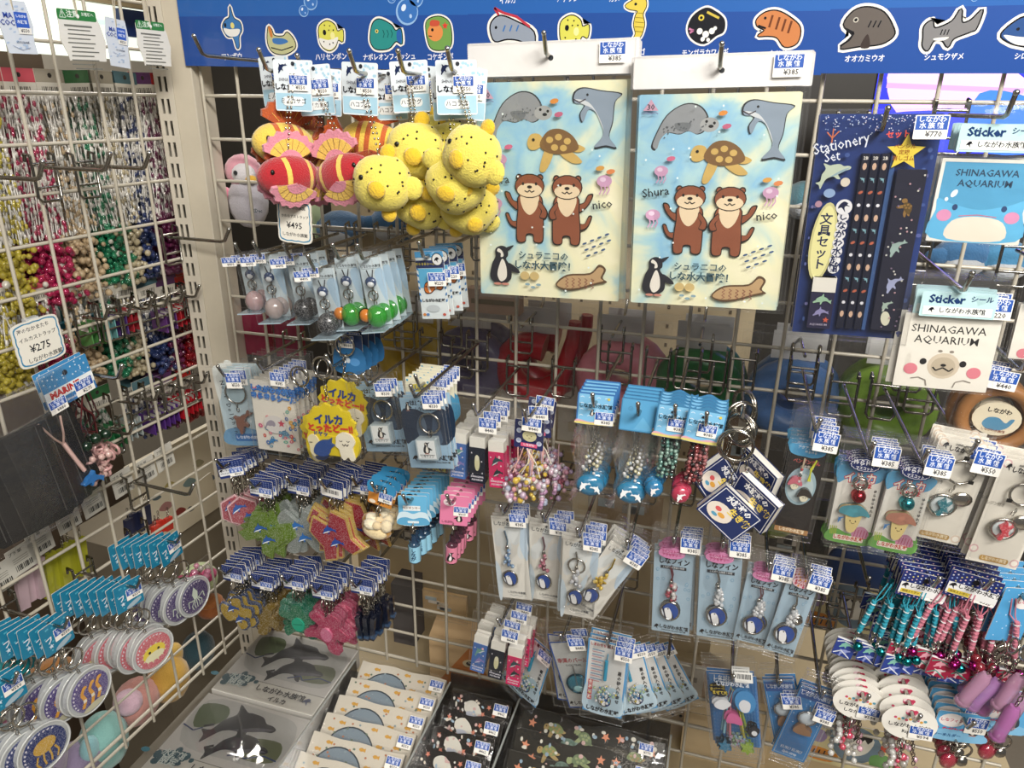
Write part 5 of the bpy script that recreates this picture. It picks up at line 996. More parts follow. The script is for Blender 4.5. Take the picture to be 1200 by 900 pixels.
p = small(.031, .037, 'dd7fa4', pinkart); p.part('chain', clip_(M('chrome'), -.034, -.048)); p.part('bottle_charm', bottle(-.05, 'd8829c', '3a1f2c', 'w', True)); sticker(p, '¥660', 74, 40, .031, y=-.0012, size=.016)
hang(p, at(533, 581, -.155), 4, 14, 7, .0095, 'pink penguin header keychain with a small pink bottle charm', None, 'pink bottle keychains', jit=3, drop=.004)
# floral sticker packs, dolphin key card, yellow rubber keychains, ring cards
def floral(w, h):
    p = Proto('sticker_pack', 'sticker pack'); H = h/w*100; R = random.Random(12); m = card(w, h, 'e3ded2', 'gloss', 2)
    for i in range(60):
        u, v = R.uniform(3, 97), R.uniform(3, H-3)
        if 24 < u < 76 and 12 < v < 72: continue
        m.el(u, v, R.uniform(3, 6), R.uniform(3, 6), R.choice(['c94a54', 'd98a94', '3f8ab0', '7ab0a0', 'd8a04a', '5a78b0', 'd0668a']), R.uniform(0, 90), 8); m.el(u, v, 1.4, 1.4, 'eadfb0', 0, 6)
    for v, t in ((18, 'しながわ水族館'), (34, 'きらきらシール')): m.tx(t, 54, v, 15, '2f64b0', .09, 2); m.tx(t, 54, v, 15, '4f8ad0', .02, 2)
    m.el(50, 92, 26, 20, 'd8d4d0'); m.sp(SEAL, '9a93a0', (40, 92), 14); turtle(m, 70, 110, 12, '7aa0b0', '4f7a9a'); dol(m, 40, 130, 12, '3a80b8', -30); m.st(66, 88, 9, 'c04a5c'); p.part('sticker_sheet', m)
    bag(p, w*1.12, h*.3, h*1.03, y=-.004, seam=h*.02, sd=4); sticker(p, '¥385', 74, -26, w, y=-.0068, size=.019); return p
q, w, h, roll, yaw = quad((292, 444), (343, 450), (300, 525), -.15); hang(floral(w, h), q, roll, yaw, 6, .009, 'floral sea-animal sticker pack beside the corner post', None, 'floral sticker packs', drop=-h*.2, sway=.001, jit=.8)
def no1(w, h):
    p = Proto('key_ring_card', 'key ring'); m = card(w, h, 'b9ccd4', 'gloss', 1, H=220); H = 220; m.sp([(0, 180), (50, 170), (100, 184), (100, 220), (0, 220)], '6f9cc0'); m.sp([(0, 0), (24, 0), (14, 60), (0, 90)], 'd8dcd8')
    for i, c in enumerate('No.1 Dolphin'): m.tx(c, 18+i*1.2, 40+i*13, 17, '2a3040', .01, 80)
    m.rr(26, 188, 64, 22, 3, '3f6ea8'); m.tx('しながわ水族館', 62, 199, 10, 'e4e8ee', .02); m.el(56, 70, 26, 24, '9fb4bc'); p.part('backing_card', m)
    q = M('chrome'); splitring(q, (.002, -.004, -h*.3), w*.27, 'y', 'b8b4ac', .0011); chain(q, (.001, -.004, -h*.42), (.001, -.004, -h*.55)); p.part('split_ring', q)
    q = M('gloss').frame(w); q.slab(spline(xf(DOLPH, (60, 150), 34, -70), 2), -.007, -.002, '7a5548'); p.part('brown_dolphin_charm', q)
    bag(p, w*1.1, h*.06, h*1.03, y=-.009, sd=3); sticker(p, '¥550', 66, 2, w, y=-.012, size=.0195); return p
q, w, h, roll, yaw = quad((251, 431), (291, 433), (266, 519), -.13); hang(no1(w, h), q, roll, yaw+8, 3, .01, 'pale blue dolphin key ring card leaning at the corner post', None, 'pale dolphin key ring cards', drop=.006)
def gotcha():
    p = Proto('rubber_keychain', 'keychain'); m = M('rubber').frame(.06); N = 26
    m.slab([(50+(50+(4 if i % 2 else -2))*math.cos(2*math.pi*i/N)*(.94), 46+(42+(4 if i % 2 else -2))*math.sin(2*math.pi*i/N)) for i in range(N)], -.002, .002, 'dcc522'); m.slab(spline([(0, 70), (10, 50), (30, 58), (60, 60), (80, 50), (98, 62), (100, 84), (90, 100), (70, 98), (30, 96), (12, 100), (0, 90)], 3), -.003, .002, 'dcc522')
    m.y = -.0031; m.tx('イルカ', 50, 30, 19, '24408a', .05); m.tx('とったどー!!', 50, 46, 16, 'cf3a2c', .06); m.tx('ドヤッ', 30, 57, 10, '24408a', .04); p.part('plate', m)
    q = M('rubber').frame(.06); q.slab(spline([(62, 58), (74, 50), (90, 54), (96, 68), (90, 80), (92, 100), (84, 102), (80, 96), (72, 102), (66, 96), (64, 82), (58, 76), (60, 68)], 3), -.0052, -.003, 'ece6d2'); q.slab(spline([(4, 66), (12, 58), (22, 62), (26, 76), (18, 88), (14, 100), (6, 92), (6, 80)], 3), -.0045, -.003, 'e6dcb8'); q.y = -.0054
    for u in (70, 84): q.ln([(u-3, 65), (u, 67), (u+3, 65)], 1.2, '1c1a18')
    q.ln([(72, 71), (75, 75), (78, 71), (81, 75), (84, 71)], 1.4, '1c1a18'); q.ln([(8, 72), (14, 72)], 1.2, '1c1a18'); p.part('white_figure', q)
    q = M('rubber').frame(.06); q.slab(spline([(14, 92), (18, 78), (30, 68), (44, 66), (52, 62), (50, 72), (56, 76), (48, 82), (42, 94), (28, 98)], 3), -.0056, -.003, '2f4f90'); p.part('blue_dolphin', q)
    q = M('chrome'); splitring(q, (0, 0, .038), .011, 'y', 'c0bbb2', .0012); q.ring((0, 0, .036), .010, .001, 'c0bbb2', 'x', 16, 4); chain(q, (0, 0, .026), (0, 0, .002), 'b9b4aa', .003); p.part('ring_and_chain', q, -1); 
    bag(p, .07, .006, .065, y=-.0075, sd=3, cr=.004); return p
for px, py, Y, roll, lb in ((384, 472, -.2, -4, 'yellow rubber keychain with a white figure and blue dolphin, front one'), (403, 444, -.155, 6, 'yellow rubber keychain behind the front yellow one'), (368, 478, -.16, -22, 'yellow rubber keychain turned sideways at the left of the front one')): put(gotcha(), MW(at(px, py, Y)+Vector((0, 0, 0)), roll, 0), lb)
c = at(400, 437, -.16); hook(Vector((c.x, -.003, c.z+.012)), .175, 'chrome display hook holding the yellow rubber keychains')
def sealring(w, h):
    p = Proto('key_ring_card', 'key ring'); H = 155; m = card(w, h, '9fc0d8', 'gloss', 1, H=H); m.sp([(0, 30), (30, 24), (60, 34), (100, 26), (100, 96), (60, 100), (20, 92), (0, 98)], '24344a'); m.sp([(30, 60), (44, 36), (52, 60), (46, 92), (34, 88)], '5a6a7c'); m.sp([(62, 96), (70, 40), (80, 60), (84, 96)], '41546c')
    penguin(m, 16, 18, 9); penguin(m, 86, 16, 9, -1); m.tx('はばたけ！', 52, 12, 12, '1c2434', .03); m.tx('しながわ水族館', 60, 24, 8, '1c2434', .02); logo(m, 16, H-22, 7); m.tx('しながわ水族館', 60, H-24, 12, '15161c', .03); m.tx('SHINAGAWA AQUARIUM', 60, H-14, 6, '15161c', .01); p.part('backing_card', m)
    q = M('chrome'); P = lambda u, v, y=-.004: Vector(((u-50)/100*w, y, -v/H*h)); splitring(q, P(64, 52), w*.22, 'y', 'c4c0b8', .0013); q.ring(P(62, 74), .004, .0008, 'c4c0b8', 'x', 10, 4); p.part('split_ring', q); q = M('bead').frame(w); q.slab(rrect(30, 82, 46, 46, 3), -.009, -.003, 'c9d8de'); q.fin('print'); q.y = -.0092; q.re(33, 85, 40, 40, 'e0e4e4'); penguin(q, 53, 101, 12); q.re(36, 116, 34, 1, '333'); q.tx('しなフィン', 53, 120, 6, '33353a', .02); p.part('acrylic_block', q)
    bag(p, w*1.08, h*.2, h*1.03, y=-.011, sd=6); return p
for (a, b, c), lb, Y, sh, n in [(((467, 466), (519, 466), (462, 545)), 'blue penguin key ring card with an acrylic block, right of two', -.175, 'right penguin key ring cards', 3), (((414, 453), (463, 452), (419, 528)), 'blue penguin key ring card with an acrylic block, left of two', -.155, 'left penguin key ring cards', 3)]:
    q, w, h, roll, yaw = quad(a, b, c, Y); P_ = sealring(w, h); sticker(P_, '¥330', 84, -16, w, y=-.0135, size=.0195); hang(P_, q, roll, yaw, n, .008, lb, None, sh, drop=-h*.06)
def whiteblue(m, H): m.re(0, 0, 100, H, 'e3dfc6'); m.el(50, 26, 40, 13, 'd8c84a'); [m.el(5+i*9, 8+(i % 3)*12, 3, 3, '4fa0c4') for i in range(11)]; m.tx('しながわ', 50, 26, 14, '2a5a8a', .03); m.sp([(0, H*.5), (50, H*.4), (100, H*.5), (100, H), (0, H)], '4f9cc4')
p = small(.045, .06, '6ab0d0', whiteblue, 'patterned_card', 'card'); sticker(p, '¥330', 88, -6, .045, y=-.0012, size=.0195)
hang(p, at(497, 444, -.12), 0, 0, 6, .009, 'blue and yellow patterned card above the penguin key ring cards', None, 'blue and yellow patterned cards', sway=.002, drop=.005)
p = small(.045, .075, '1b1c22', lambda m, H: (m.tx('しながわ水族館', 50, H-9, 13, 'd8c43a', .03), m.re(4, H-18, 92, .8, 'd8c43a')), 'black_card', 'card')
put(p, MW(at(503, 480, -.13), 2), 'black card with yellow lettering hanging behind the right penguin key ring card')
def sealcard(m, H): m.sp([(0, H*.4), (40, H*.3), (100, H*.42), (100, H), (0, H)], '2f6a9c'); m.sp(SEAL, 'b9c4cc', (36, H*.7), 22); m.el(70, H*.72, 18, 14, '4f8ac0'); m.re(4, 4, 60, 26, '44506c'); m.el(20, 18, 10, 9, 'b84a40')
p = small(.032, .042, '27395c', sealcard); q = M('chrome'); splitring(q, (0, 0, -.052), .0095, 'y', 'b8b4ac', .0013); chain(q, (0, 0, -.061), (0, 0, -.078)); p.part('ring_and_chain', q); sticker(p, '¥660', 44, 4, .032, y=-.0012, size=.018)
hang(p, at(407, 392, -.15), 0, 4, 4, .014, 'dark blue card with a white seal and a big split ring', None, 'white seal ring cards', drop=.005)
# clear-bagged straps below the plushes
def ballstrap(w, h, col, second=None):
    p = Proto('strap_card', 'strap card'); H = 270; m = card(w, h, 'c4d2d8', 'gloss', 1, H=H); m.sp([(60, 60), (100, 50), (100, 170), (80, 150)], 'a9c4d8'); m.tx('しながわ水族館', 48, 34, 13, '22262c', .02); m.re(6, 42, 88, 1, '333'); p.part('backing_card', m)
    m = M('bead'); m.box((0, -.012, -h-.001), (w*1.02, .026, .0012), 'b9d0dc'); p.part('folded_foot', m)
    P = lambda u, v, y=-.005: Vector(((u-50)/100*w, y, -v/H*h)); m = M('cord'); m.tube([P(36, 44), P(48, 90)], .0006, '2a2c30', 4); m.tube([P(64, 44), P(52, 90)], .0006, '2a2c30', 4); m.fin('gloss'); m.sph(P(46, 92), (.006, .003, .0055), '33476c', 9, 6); m.sph(P(47, 99, -.007), (.0038, .002, .003), 'dfe2e4', 8, 5); m.fin('chrome'); chain(m, P(50, 105), P(50, 205), 'a9a59c'); m.ring(P(46, 145), .005, .0008, 'b9b5ac'); p.part('phone_cord', m)
    m = M('bead' if col != '24262a' else 'glitter'); m.sph(P(58, 222, -.012), (.0105, .009, .0115), col, 12, 9); p.part('ball_charm', m)
    if second: m = M('gloss'); m.sph(P(10, 216, -.012), (.0068, .006, .0068), second, 10, 7); m.fin('chrome'); m.ring(P(10, 216, -.012), .0069, .0008, '3a2a1c'); p.part('fish_ball', m)
    bag(p, w*1.1, h*.12, h*1.0, y=-.024, sd=4, cr=.004); return p
for (a, b, c), col, s2, n, lb, Y, pr in [(((280, 300), (305, 299), (285, 360)), 'c9a8a8', None, 2, 'bagged strap with small pink beads, left end under the plushes', -.13, 1), (((302, 299), (326, 298), (304, 370)), 'b8a8a4', None, 2, 'bagged strap with a pale charm, second under the plushes', -.145, 1),
      (((336, 301), (361, 300), (337, 371)), '24262a', None, 3, 'bagged strap with a black and silver ball, upper one', -.15, 1), (((364, 315), (390, 314), (366, 388)), '24262a', None, 2, 'bagged strap with a black and silver ball, lowest front one', -.18, 1),
      (((392, 302), (417, 301), (396, 378)), '2f9a30', 'd8802c', 3, 'bagged strap with a green ball and orange fish, left of two', -.165, 0), (((420, 303), (445, 301), (424, 381)), '2f9a30', 'd8802c', 4, 'bagged strap with a green ball and orange fish, right of two', -.165, 0)]:
    q, w, h, roll, yaw = quad(a, b, c, Y); P_ = ballstrap(w, h, col, s2)
    if pr: sticker(P_, '¥495', 20, -14, w, y=-.028, size=.017)
    hang(P_, q, roll, yaw+6, n, .016, lb, None, lb.split('bagged strap ')[1].replace(',', '').replace('with ', '')+' straps', drop=-h*.0, jit=2)
def nemo(m, H):
    for i in range(8): m.pl([(0, 8+i*22), (6, 14+i*22), (6, 22+i*22), (0, 18+i*22)], '2f7ab8'); m.pl([(100, 8+i*22), (94, 14+i*22), (94, 22+i*22), (100, 18+i*22)], '2f7ab8')
    m.re(0, 0, 100, 20, '4f9cd0'); m.re(0, 30, 100, 26, '24305c'); m.tx('きらきらシール', 34, 43, 10, 'd8c43a', .03); m.el(78, 28, 20, 22, '1c2434'); m.el(78, 28, 17, 19, 'e6e6e4'); logo(m, 78, 30, 10)
    m.re(7, 58, 86, H*.28, '5fb0d8'); m.sp([(20, 130), (26, 108), (44, 102), (64, 112), (84, 106), (90, 122), (80, 134), (62, 130), (44, 144), (26, 144)], '1f1814'); m.sp([(22, 129), (28, 110), (44, 105), (64, 114), (82, 109), (87, 122), (78, 131), (62, 127), (44, 141), (28, 141)], 'd9762a'); m.ln([(40, 106), (36, 122), (42, 140)], 7, 'ece6da'); m.ln([(64, 114), (62, 128)], 5, 'ece6da'); m.el(28, 120, 2.4, 2.8, '111')
    m.tx('しながわ水族館', 50, H*.72, 12, '22242a', .04); m.el(46, H*.84, 24, 13, 'c4ccd0'); [m.el(u, H*.93, 6, 5, c) for u, c in ((12, 'd98a4a'), (24, '5f8ac0'), (84, 'c95a4a'))]
p = Proto('fish_card', 'card'); q, w, h, roll, yaw = quad((486, 295), (519, 294), (486, 373), -.16); m = card(w, h, 'dfe8ea', 'gloss', 2, H=235); nemo(m, 235); p.part('card', m); bag(p, w*1.05, .002, h*1.02, y=-.003, sd=3); sticker(p, '¥220', 78, 66, w, y=-.0062, size=.0185)
hang(p, q, roll, yaw, 4, .016, 'blue striped card picturing an orange clownfish', None, 'clownfish cards', drop=.004, jit=.8, sway=.003)
# ================================================================ STRAPS IN THE MIDDLE AND ON THE RIGHT
def wavecard(w, h, back=False, wavy=False, band='24529a'):
    H = h/w*100; m = M('gloss').frame(w); o = rrect(0, 0, 100, H, 4)
    if wavy: o = [(100*t, 6*math.sin(t*6.3*1.5)-4) for t in [i/12 for i in range(13)]]+[(100, H), (0, H)]
    m.slab(o, 0, .0008, '447fa8' if (back or wavy) else '3f74b0', '3a6898'); m.y = 0; 
    if back: m.re(3, 3, 94, H-6, '5aa0cc'); m.tx('☺', 26, 30, 12, '2a4a6a', 0); m.pl([(60, 50), (90, H-8), (40, H-6)], '6aaed6')
    else:
        m.re(4, 4, 92, H-8, '7fbbe0'); [m.ln([(8+i*22, 14+j*18), (13+i*22, 11+j*18), (18+i*22, 14+j*18)], 1.6, 'dfeaf2') for i in range(4) for j in range(4)]; m.el(84, 14, 4, 4, 'd8c45a'); m.tx('しながわ水族館', 50, 38, 13, '22303c', .03); penguin(m, 42, 56, 9); m.sp([(4, H-16), (40, H-10), (70, H-16), (96, H-10), (96, H-3), (4, H-3)], 'd8a8b4'); m.sp([(4, H-10), (50, H-8), (96, H-12), (96, H-3), (4, H-3)], 'd8cc7a')
    m.el(42, 20, 5, 4, '20242c'); return m
def bagged(back):
    p = Proto('dolphin_strap', 'strap'); p.part('header_card', wavecard(.036, .034, back)); R = random.Random(4); m = M('chrome'); [m.tube([(R.uniform(-.006, .006), -.003, -.034), (R.uniform(-.002, .002), -.003, -.05)], .0005, 'c4c4c0', 4) for _ in range(4)]; chain(m, (0, -.003, -.05), (0, -.003, -.085), 'b8b4a8', .0035); m.fin('bead')
    for i in range(14): m.sph((R.uniform(-.007, .007), -.003+R.uniform(-.003, .003), -.06-R.random()*.026), R.uniform(.0016, .0028), R.choice(['c9c4a0', 'b0bcc4', 'd8d8d8']), 6, 4)
    p.part('bead_chain', m); m = M('bead'); m.sph((.002, -.004, -.098), (.015, .007, .012), '2f7fa8', 12, 8); m.fin('gloss').frame(.03, 0, -.0115); dol(m, 36, 322, 22, 'e8ecee', -50); dol(m, 78, 330, 20, 'e8ecee', 40, -1); p.part('blue_dolphin_charm', m)
    m = M('film'); R = random.Random(9); vs = []; 
    for j in range(8):
        for i in range(9): a = 2*math.pi*i/8; r = (.018+.004*math.sin(j)); vs.append((r*math.cos(a)+R.uniform(-.002, .002), r*.5*math.sin(a)+R.uniform(-.002, .002), -.036-j*.0118))
    m.add(vs, [(j*9+i, j*9+i+1, (j+1)*9+i+1, (j+1)*9+i) for j in range(7) for i in range(8)], 'fff', True); p.part('crinkled_bag', m)
    return p
hang((lambda p: (sticker(p, '¥385', 76, 52, .036, y=-.0012, size=.0185), p)[1])(bagged(False)), at(699, 461, -.15), 2, 8, 5, .009, 'light blue printed header strap with a blue dolphin ball in crinkled film', None, 'printed header dolphin straps', drop=.009)
hang(bagged(True), at(751, 468, -.155), 3, 6, 5, .009, 'plain blue turned header strap in crinkled film', None, 'back-turned header dolphin straps', drop=.012)
def beadstrap(c1, c2, c3):
    p = Proto('dolphin_strap', 'strap'); p.part('header_card', wavecard(.035, .034, False, True)); R = random.Random(7); m = M('bead')
    for k in range(4):
        x = -.006+k*.004
        for i in range(11): m.sph((x+R.uniform(-.0012, .0012), -.002+R.uniform(-.002, .002), -.038-i*.0036), .0021, R.choice([c1, c2, '2c2a2c']), 6, 4)
    p.part('bead_strings', m)
    for s in (-1, 1): m = M('bead'); m.sph((s*.008, -.003, -.088), (.009, .006, .0095), c3, 10, 7); m.fin('gloss').frame(.03, 0, -.01); dol(m, 51+29*s, 294, 18, 'e8e6e8', 65*s, -s); p.part('dolphin_ball', m); sticker(p, '¥385', 58, 38, .035, y=-.0012, size=.0175); return p
hang(beadstrap('5f8a80', '8aa89c', '2f7fb0'), at(793, 475, -.16), 4, 6, 5, .008, 'wavy blue header strap with dark bead strings and blue dolphin balls', None, 'blue dolphin ball straps', drop=.008)
hang(beadstrap('8a3a3c', 'a86a6c', 'c2405c'), at(829, 481, -.165), 6, 6, 5, .008, 'wavy blue header strap with dark red bead strings and pink dolphin balls', None, 'pink dolphin ball straps', drop=.010)
# navy booklets on split rings
c = at(868, 498, -.15); hook(Vector((c.x, -.003, c.z+.012)), .16, 'chrome display hook holding the navy booklet key rings')
def booklet():
    p = Proto('booklet_keychain', 'keychain'); q = M('chrome'); splitring(q, (0, 0, 0), .0155, 'y', 'c0bbb0', .0015); splitring(q, (.001, -.003, .001), .0145, 'y', 'a8a49a', .0012); chain(q, (0, 0, -.016), (0, 0, -.04), 'a8a49a', .0032); p.part('ring_and_chain', q)
    m = M('gloss'); m.fr = (-.0035, -.04, .00056); m.vs = 1; T = lambda pts: xf(pts, (0, 0), 1, 40); m.slab(T([(0, 0), (82, 0), (82, 66), (0, 66)]), -.004, .004, 'e6e3da', 'e6e3da'); m.slab(T([(-1, -1), (83, -1), (83, 67), (-1, 67)]), -.0048, -.004, '26325e'); m.slab(T([(-1, -1), (83, -1), (83, 67), (-1, 67)]), .004, .0048, '26325e'); m.y = -.0049
    m.pl(T(circ(28, 42, 24, 17)), 'dfd4c8'); f = lambda t, u, v, h, c, b=.04: m.tx(t, *T([(u, v)])[0], h, c, b, 40)
    f('水族館の', 42, 12, 13, 'e8e8ea'); f('生き物', 58, 28, 15, 'e0c65a'); m.pl(T(circ(22, 38, 6, 4)), 'd05a5c'); m.pl(T(circ(34, 44, 7, 4)), 'd8a04a'); m.pl(T(circ(24, 50, 6, 3)), '5a9ab8'); m.ln(T([(2, 2), (80, 2), (80, 64), (2, 64), (2, 2)]), 1.4, 'd8dae0'); p.part('booklet', m); bag(p, .001, 0, .001, y=0) if False else None; return p
P_ = booklet()
for i, (dx, dy, rl, lb) in enumerate(((0, 0, 0, 'navy animal booklet on a split ring, front one with its cover showing'), (.004, .022, -38, 'navy booklet on a split ring turned to the right behind the front one'), (.002, .04, 30, 'navy booklet on a split ring turned to the left at the back'), (.006, .056, -50, 'navy booklet on a split ring farthest right showing its page edges'))):
    put(P_, MW(at(862, 522, -.17)+Vector((dx, dy, .006*i)), rl*.5, rl), lb)
for i in range(3):
    q = M('chrome'); splitring(q, (0, 0, 0), .0155, 'y', 'c0bbb0', .0015); one('split_ring', q, f'bare chrome split ring on the booklet hook, {["nearest", "middle", "farthest"][i]} of three', 'ring', MW(at(868, 498, -.13+.025*i)+Vector((0, 0, -.004)), 0, 20*i-20))
# round-face cord straps above bead clusters
def facecard():
    p = Proto('cord_strap', 'strap'); m = card(.031, .032, '2a2f5c', 'gloss', 4); m.el(52, 56, 24, 20, 'e6dfae')
    for u, v in ((16, 40), (16, 76), (86, 42), (86, 78), (50, 20), (20, 14)): m.el(u, v, 9, 9, 'c9cede'); m.el(u, v, 6, 6, 'a9b4d0')
    for u in (45, 59): m.el(u, 55, 1.6, 2, '222')
    m.ln([(49, 61), (52, 63), (55, 61)], 1.4, '7a4a3a'); m.re(24, 82, 56, 13, 'd95a80'); m.tx('しながわ', 52, 88, 10, 'f0e0e6', .03); m.tx('つぶ', 30, 12, 16, 'e8e8f0', .03); p.part('header_card', m)
    q = M('cord'); R = random.Random(11)
    for i in range(9): a, b = R.uniform(-.012, .012), R.uniform(-.022, .022); q.tube([(a, -.001, -.031), ((a+b)/2+.003, -.004, -.045), (b, -.003+R.uniform(-.003, .003), -.06)], .0007, R.choice(['d9a8a0', 'd8c06a', 'd8848c', 'b8a0b0', 'e0d8c8']), 4)
    p.part('cords', q); q = M('bead')
    for i in range(80):
        u = R.uniform(-1, 1); z = -.062-R.random()*.03; q.sph((u*.022, -.004+R.uniform(-.008, .008), z), R.uniform(.0022, .0042), R.choice(['d8b84a', 'e0c870', 'd0d0cc', 'd89aa0', 'b9a0b8', 'e0e0d8']) if abs(u) < .6 else R.choice(['b890b0', 'c9a8b8', 'd0c8d0', 'a8b0c4']), 6, 4)
    p.part('bead_cluster', q); bag(p, .036, .014, .02, y=-.003, sd=6); sticker(p, '¥440', 62, -20, .031, y=-.0062, size=.0205); return p
hang(facecard(), at(621, 493, -.15), 2, 0, 3, .03, 'navy round-face card strap with many coloured cords and a bead cluster', None, 'navy round-face cord straps', jit=6, drop=-.004, sway=.006)
def pinkbead():
    p = Proto('bead_bag', 'bead strap'); q = M('bead'); R = random.Random(21)
    for i in range(70): q.sph((R.gauss(0, .009), R.gauss(0, .005), -.03-abs(R.gauss(0, .012))), R.uniform(.0022, .004), R.choice(['c98aa0', 'd8b0b8', 'c9c4c4', 'b86a7c', 'b8a0c0']), 6, 4)
    p.part('bead_cluster', q); m = M('cord'); m.tube([(0, 0, 0), (0, 0, -.03)], .0008, 'b89a9c', 4); p.part('cord', m); return p
for i, (px, py, Y) in enumerate(((598, 512, -.13), (655, 520, -.1), (643, 500, -.08))): put(pinkbead(), MW(at(px, py, Y)), ['pink and lilac bead cluster strap left of the yellow beads', 'pink and red bead cluster strap right of the yellow beads', 'pink bead cluster strap behind the navy round-face card'][i])
# dotted headers with braided cords and tile charms
def braid(c, ring_, tile, tc, sd):
    p = Proto('braided_strap', 'strap'); m = card(.042, .027, '25306a', 'gloss', 2); R = random.Random(sd); H = 64
    for i in range(12):
        for j in range(3): m.el(6+i*8, 5+j*8+(i % 2)*4, 1.8, 1.8, ['c9a8b8', 'd8d8e0', '8aa0d8', 'c9c07a'][(i+j) % 4], 0, 7)
        m.el(6+i*8, H-5+(i % 2)*3, 1.8, 1.8, 'c9a8b8', 0, 7)
    m.re(2, 27, 96, 28, 'e2e2e2'); logo(m, 13, 36, 8); m.tx('しながわ水族館', 62, 34, 12, '15161c', .03); m.pl([(6, 44), (50, 44), (46, 49), (50, 54), (6, 54)], 'd8c04a'); m.tx('組紐ストラップ', 30, 49, 6, '4a3a20', .02); m.el(50, 14, 7, 6, '15161f'); p.part('header_card', m)
    q = M('cord'); a = R.uniform(-.006, .006); q.tube([(0, -.0012, -.018), (a*.3-.002, -.002, -.034), (a, -.003, -.042)], .0007, c, 4); q.tube([(.003, -.0012, -.018), (a*.3+.002, -.002, -.034), (a, -.003, -.042)], .0007, c, 4); q.tube([(a, -.003, -.04), (a*1.3, -.003, -.078)], .0023, c, 6)
    for i in range(9): q.ring((a*(1+.03*i), -.003, -.043-i*.004), .0024, .0006, 'dfe4e4' if i % 3 == 0 else c, 'z', 7, 3)
    p.part('braided_cord', q); q = M('chrome'); q.sph((a*1.3, -.003, -.081), (.003, .003, .004), 'b8b4ac', 7, 5); q.ring((a*1.35, -.003, -.088), .004, .0008, 'b8b4ac', 'x', 10, 4); q.sph((a*1.4+.005, -.004, -.094), .0046, ring_, 9, 7); p.part('bell', q)
    q = M('gloss'); q.fr = (a*1.5-.004, -.094, .0001); q.slab(rrect(-90, 0, 180, 200, 10), -.0015, .0015, tile, 'dcdcdc'); q.y = -.0016; dol(q, 0, 60, 62, tc[0], -30); dol(q, 10, 140, 60, tc[1], -40, -1); q.ln([(-80, 40), (-20, 10), (60, 30)], 10, tc[2]); q.ln([(-80, 180), (-20, 130), (70, 190)], 10, tc[2]); p.part('tile_charm', q)
    return p
for k, (px, py, Y, col, lb, sh) in enumerate(((1090, 674, -.165, ('2f9ab0', '2aa0a8', '2a3f8a', ('7fb8a8', '8f9ad0', 'dfe4ec')), 'navy dotted header strap with a teal braided cord', 'teal braided straps'), (1149, 676, -.17, ('c97a8c', 'b02a7a', '9a2040', ('d89aa8', 'd8c0c4', '4a9a8a')), 'navy dotted header strap with a pink braided cord', 'pink braided straps'))):
    ps = [braid(*col, sd) for sd in range(4)]; pos = at(px, py, Y); hook(Vector((pos.x, -.003, pos.z-.003)), -Y+.012, f'chrome display hook holding the {sh}')
    for i in range(12):
        P_ = ps[i % 4]
        if i == 0: P_ = braid(*col, 0); sticker(P_, '¥550', 76, 30, .042, y=-.0012, size=.018)
        put(P_, MW(pos+Vector((random.uniform(-.001, .001), i*.0085, 0)), 5+random.uniform(-4, 4), random.uniform(-5, 5)), f'{lb}, {ORD[i]} in line' if i else f'{lb}, front of its hook', sh)
    for i in range(11):
        P_ = Proto('loose_braided_strap', 'strap'); me = ps[(i+1) % 4].parts; [P_.parts.append(x) for x in me if x[0] != 'header_card']
        put(P_, MW(pos+Vector((-.028+.0052*i if k == 0 else -.02+.0052*i, .004+.006*(i % 3), -.002*(i % 3)+.0)), (9-i*1.8), -6), f'{"teal" if k == 0 else "pink"} braided strap hanging loose, {ORD[i] if i else "first"} from the left', f'loose {sh}')
# round white headers
def roundkey(face):
    p = Proto('round_header_keychain', 'keychain'); m = M('gloss').frame(.048); m.slab(circ(50, 42, 50, 42, 28), 0, .0008, 'e9e6de', 'dcd8cc'); m.y = 0
    m.tx('しながわ水族館', 50, 50, 11, '22242a', .03); m.tx('Ripe!', 50, 64, 11, '33353a', .02) if face else m.tx('しながわ', 44, 65, 10, '33353a', .03)
    for i in range(9): m.el(24+i*6.6, 32+(i % 2)*3, 3, 3, ['c9506c', 'd8a040', '5a9ab0'][i % 3])
    m.el(50, 16, 10, 8, 'd05a78'); m.el(44, 12, 4, 4, 'e8c8d0'); m.el(58, 12, 4, 4, 'c03a5a'); m.el(50, 22, 3, 3, '333'); p.part('round_header', m)
    q = M('chrome'); R = random.Random(5); clip_(q, -.038, -.066, -.003); chain(q, (.006, .002, -.04), (.01, 0, -.07), 'a8a398'); p.part('chain', q); q = M('bead')
    for i in range(16): q.sph((R.uniform(-.012, .014), R.uniform(-.004, .004), -.062-R.random()*.03), R.uniform(.002, .0042), R.choice(['c9405c', 'd0d0cc', '5a8a50', 'd8a8b8', 'b8b4ac']), 6, 4)
    p.part('fruit_charms', q); sticker(p, '¥594', 72, 44, .048, y=-.0012, size=.0205); return p
hang(roundkey(False), at(1012, 806, -.165), 3, 0, 11, .009, 'round white header keychain with pink print, left stack', None, 'round header keychains, left', drop=.006, jit=4)
hang(roundkey(True), at(1070, 828, -.185), -3, 0, 6, .014, 'round white header keychain with pink print, right stack', None, 'round header keychains, right', drop=.006, jit=4)
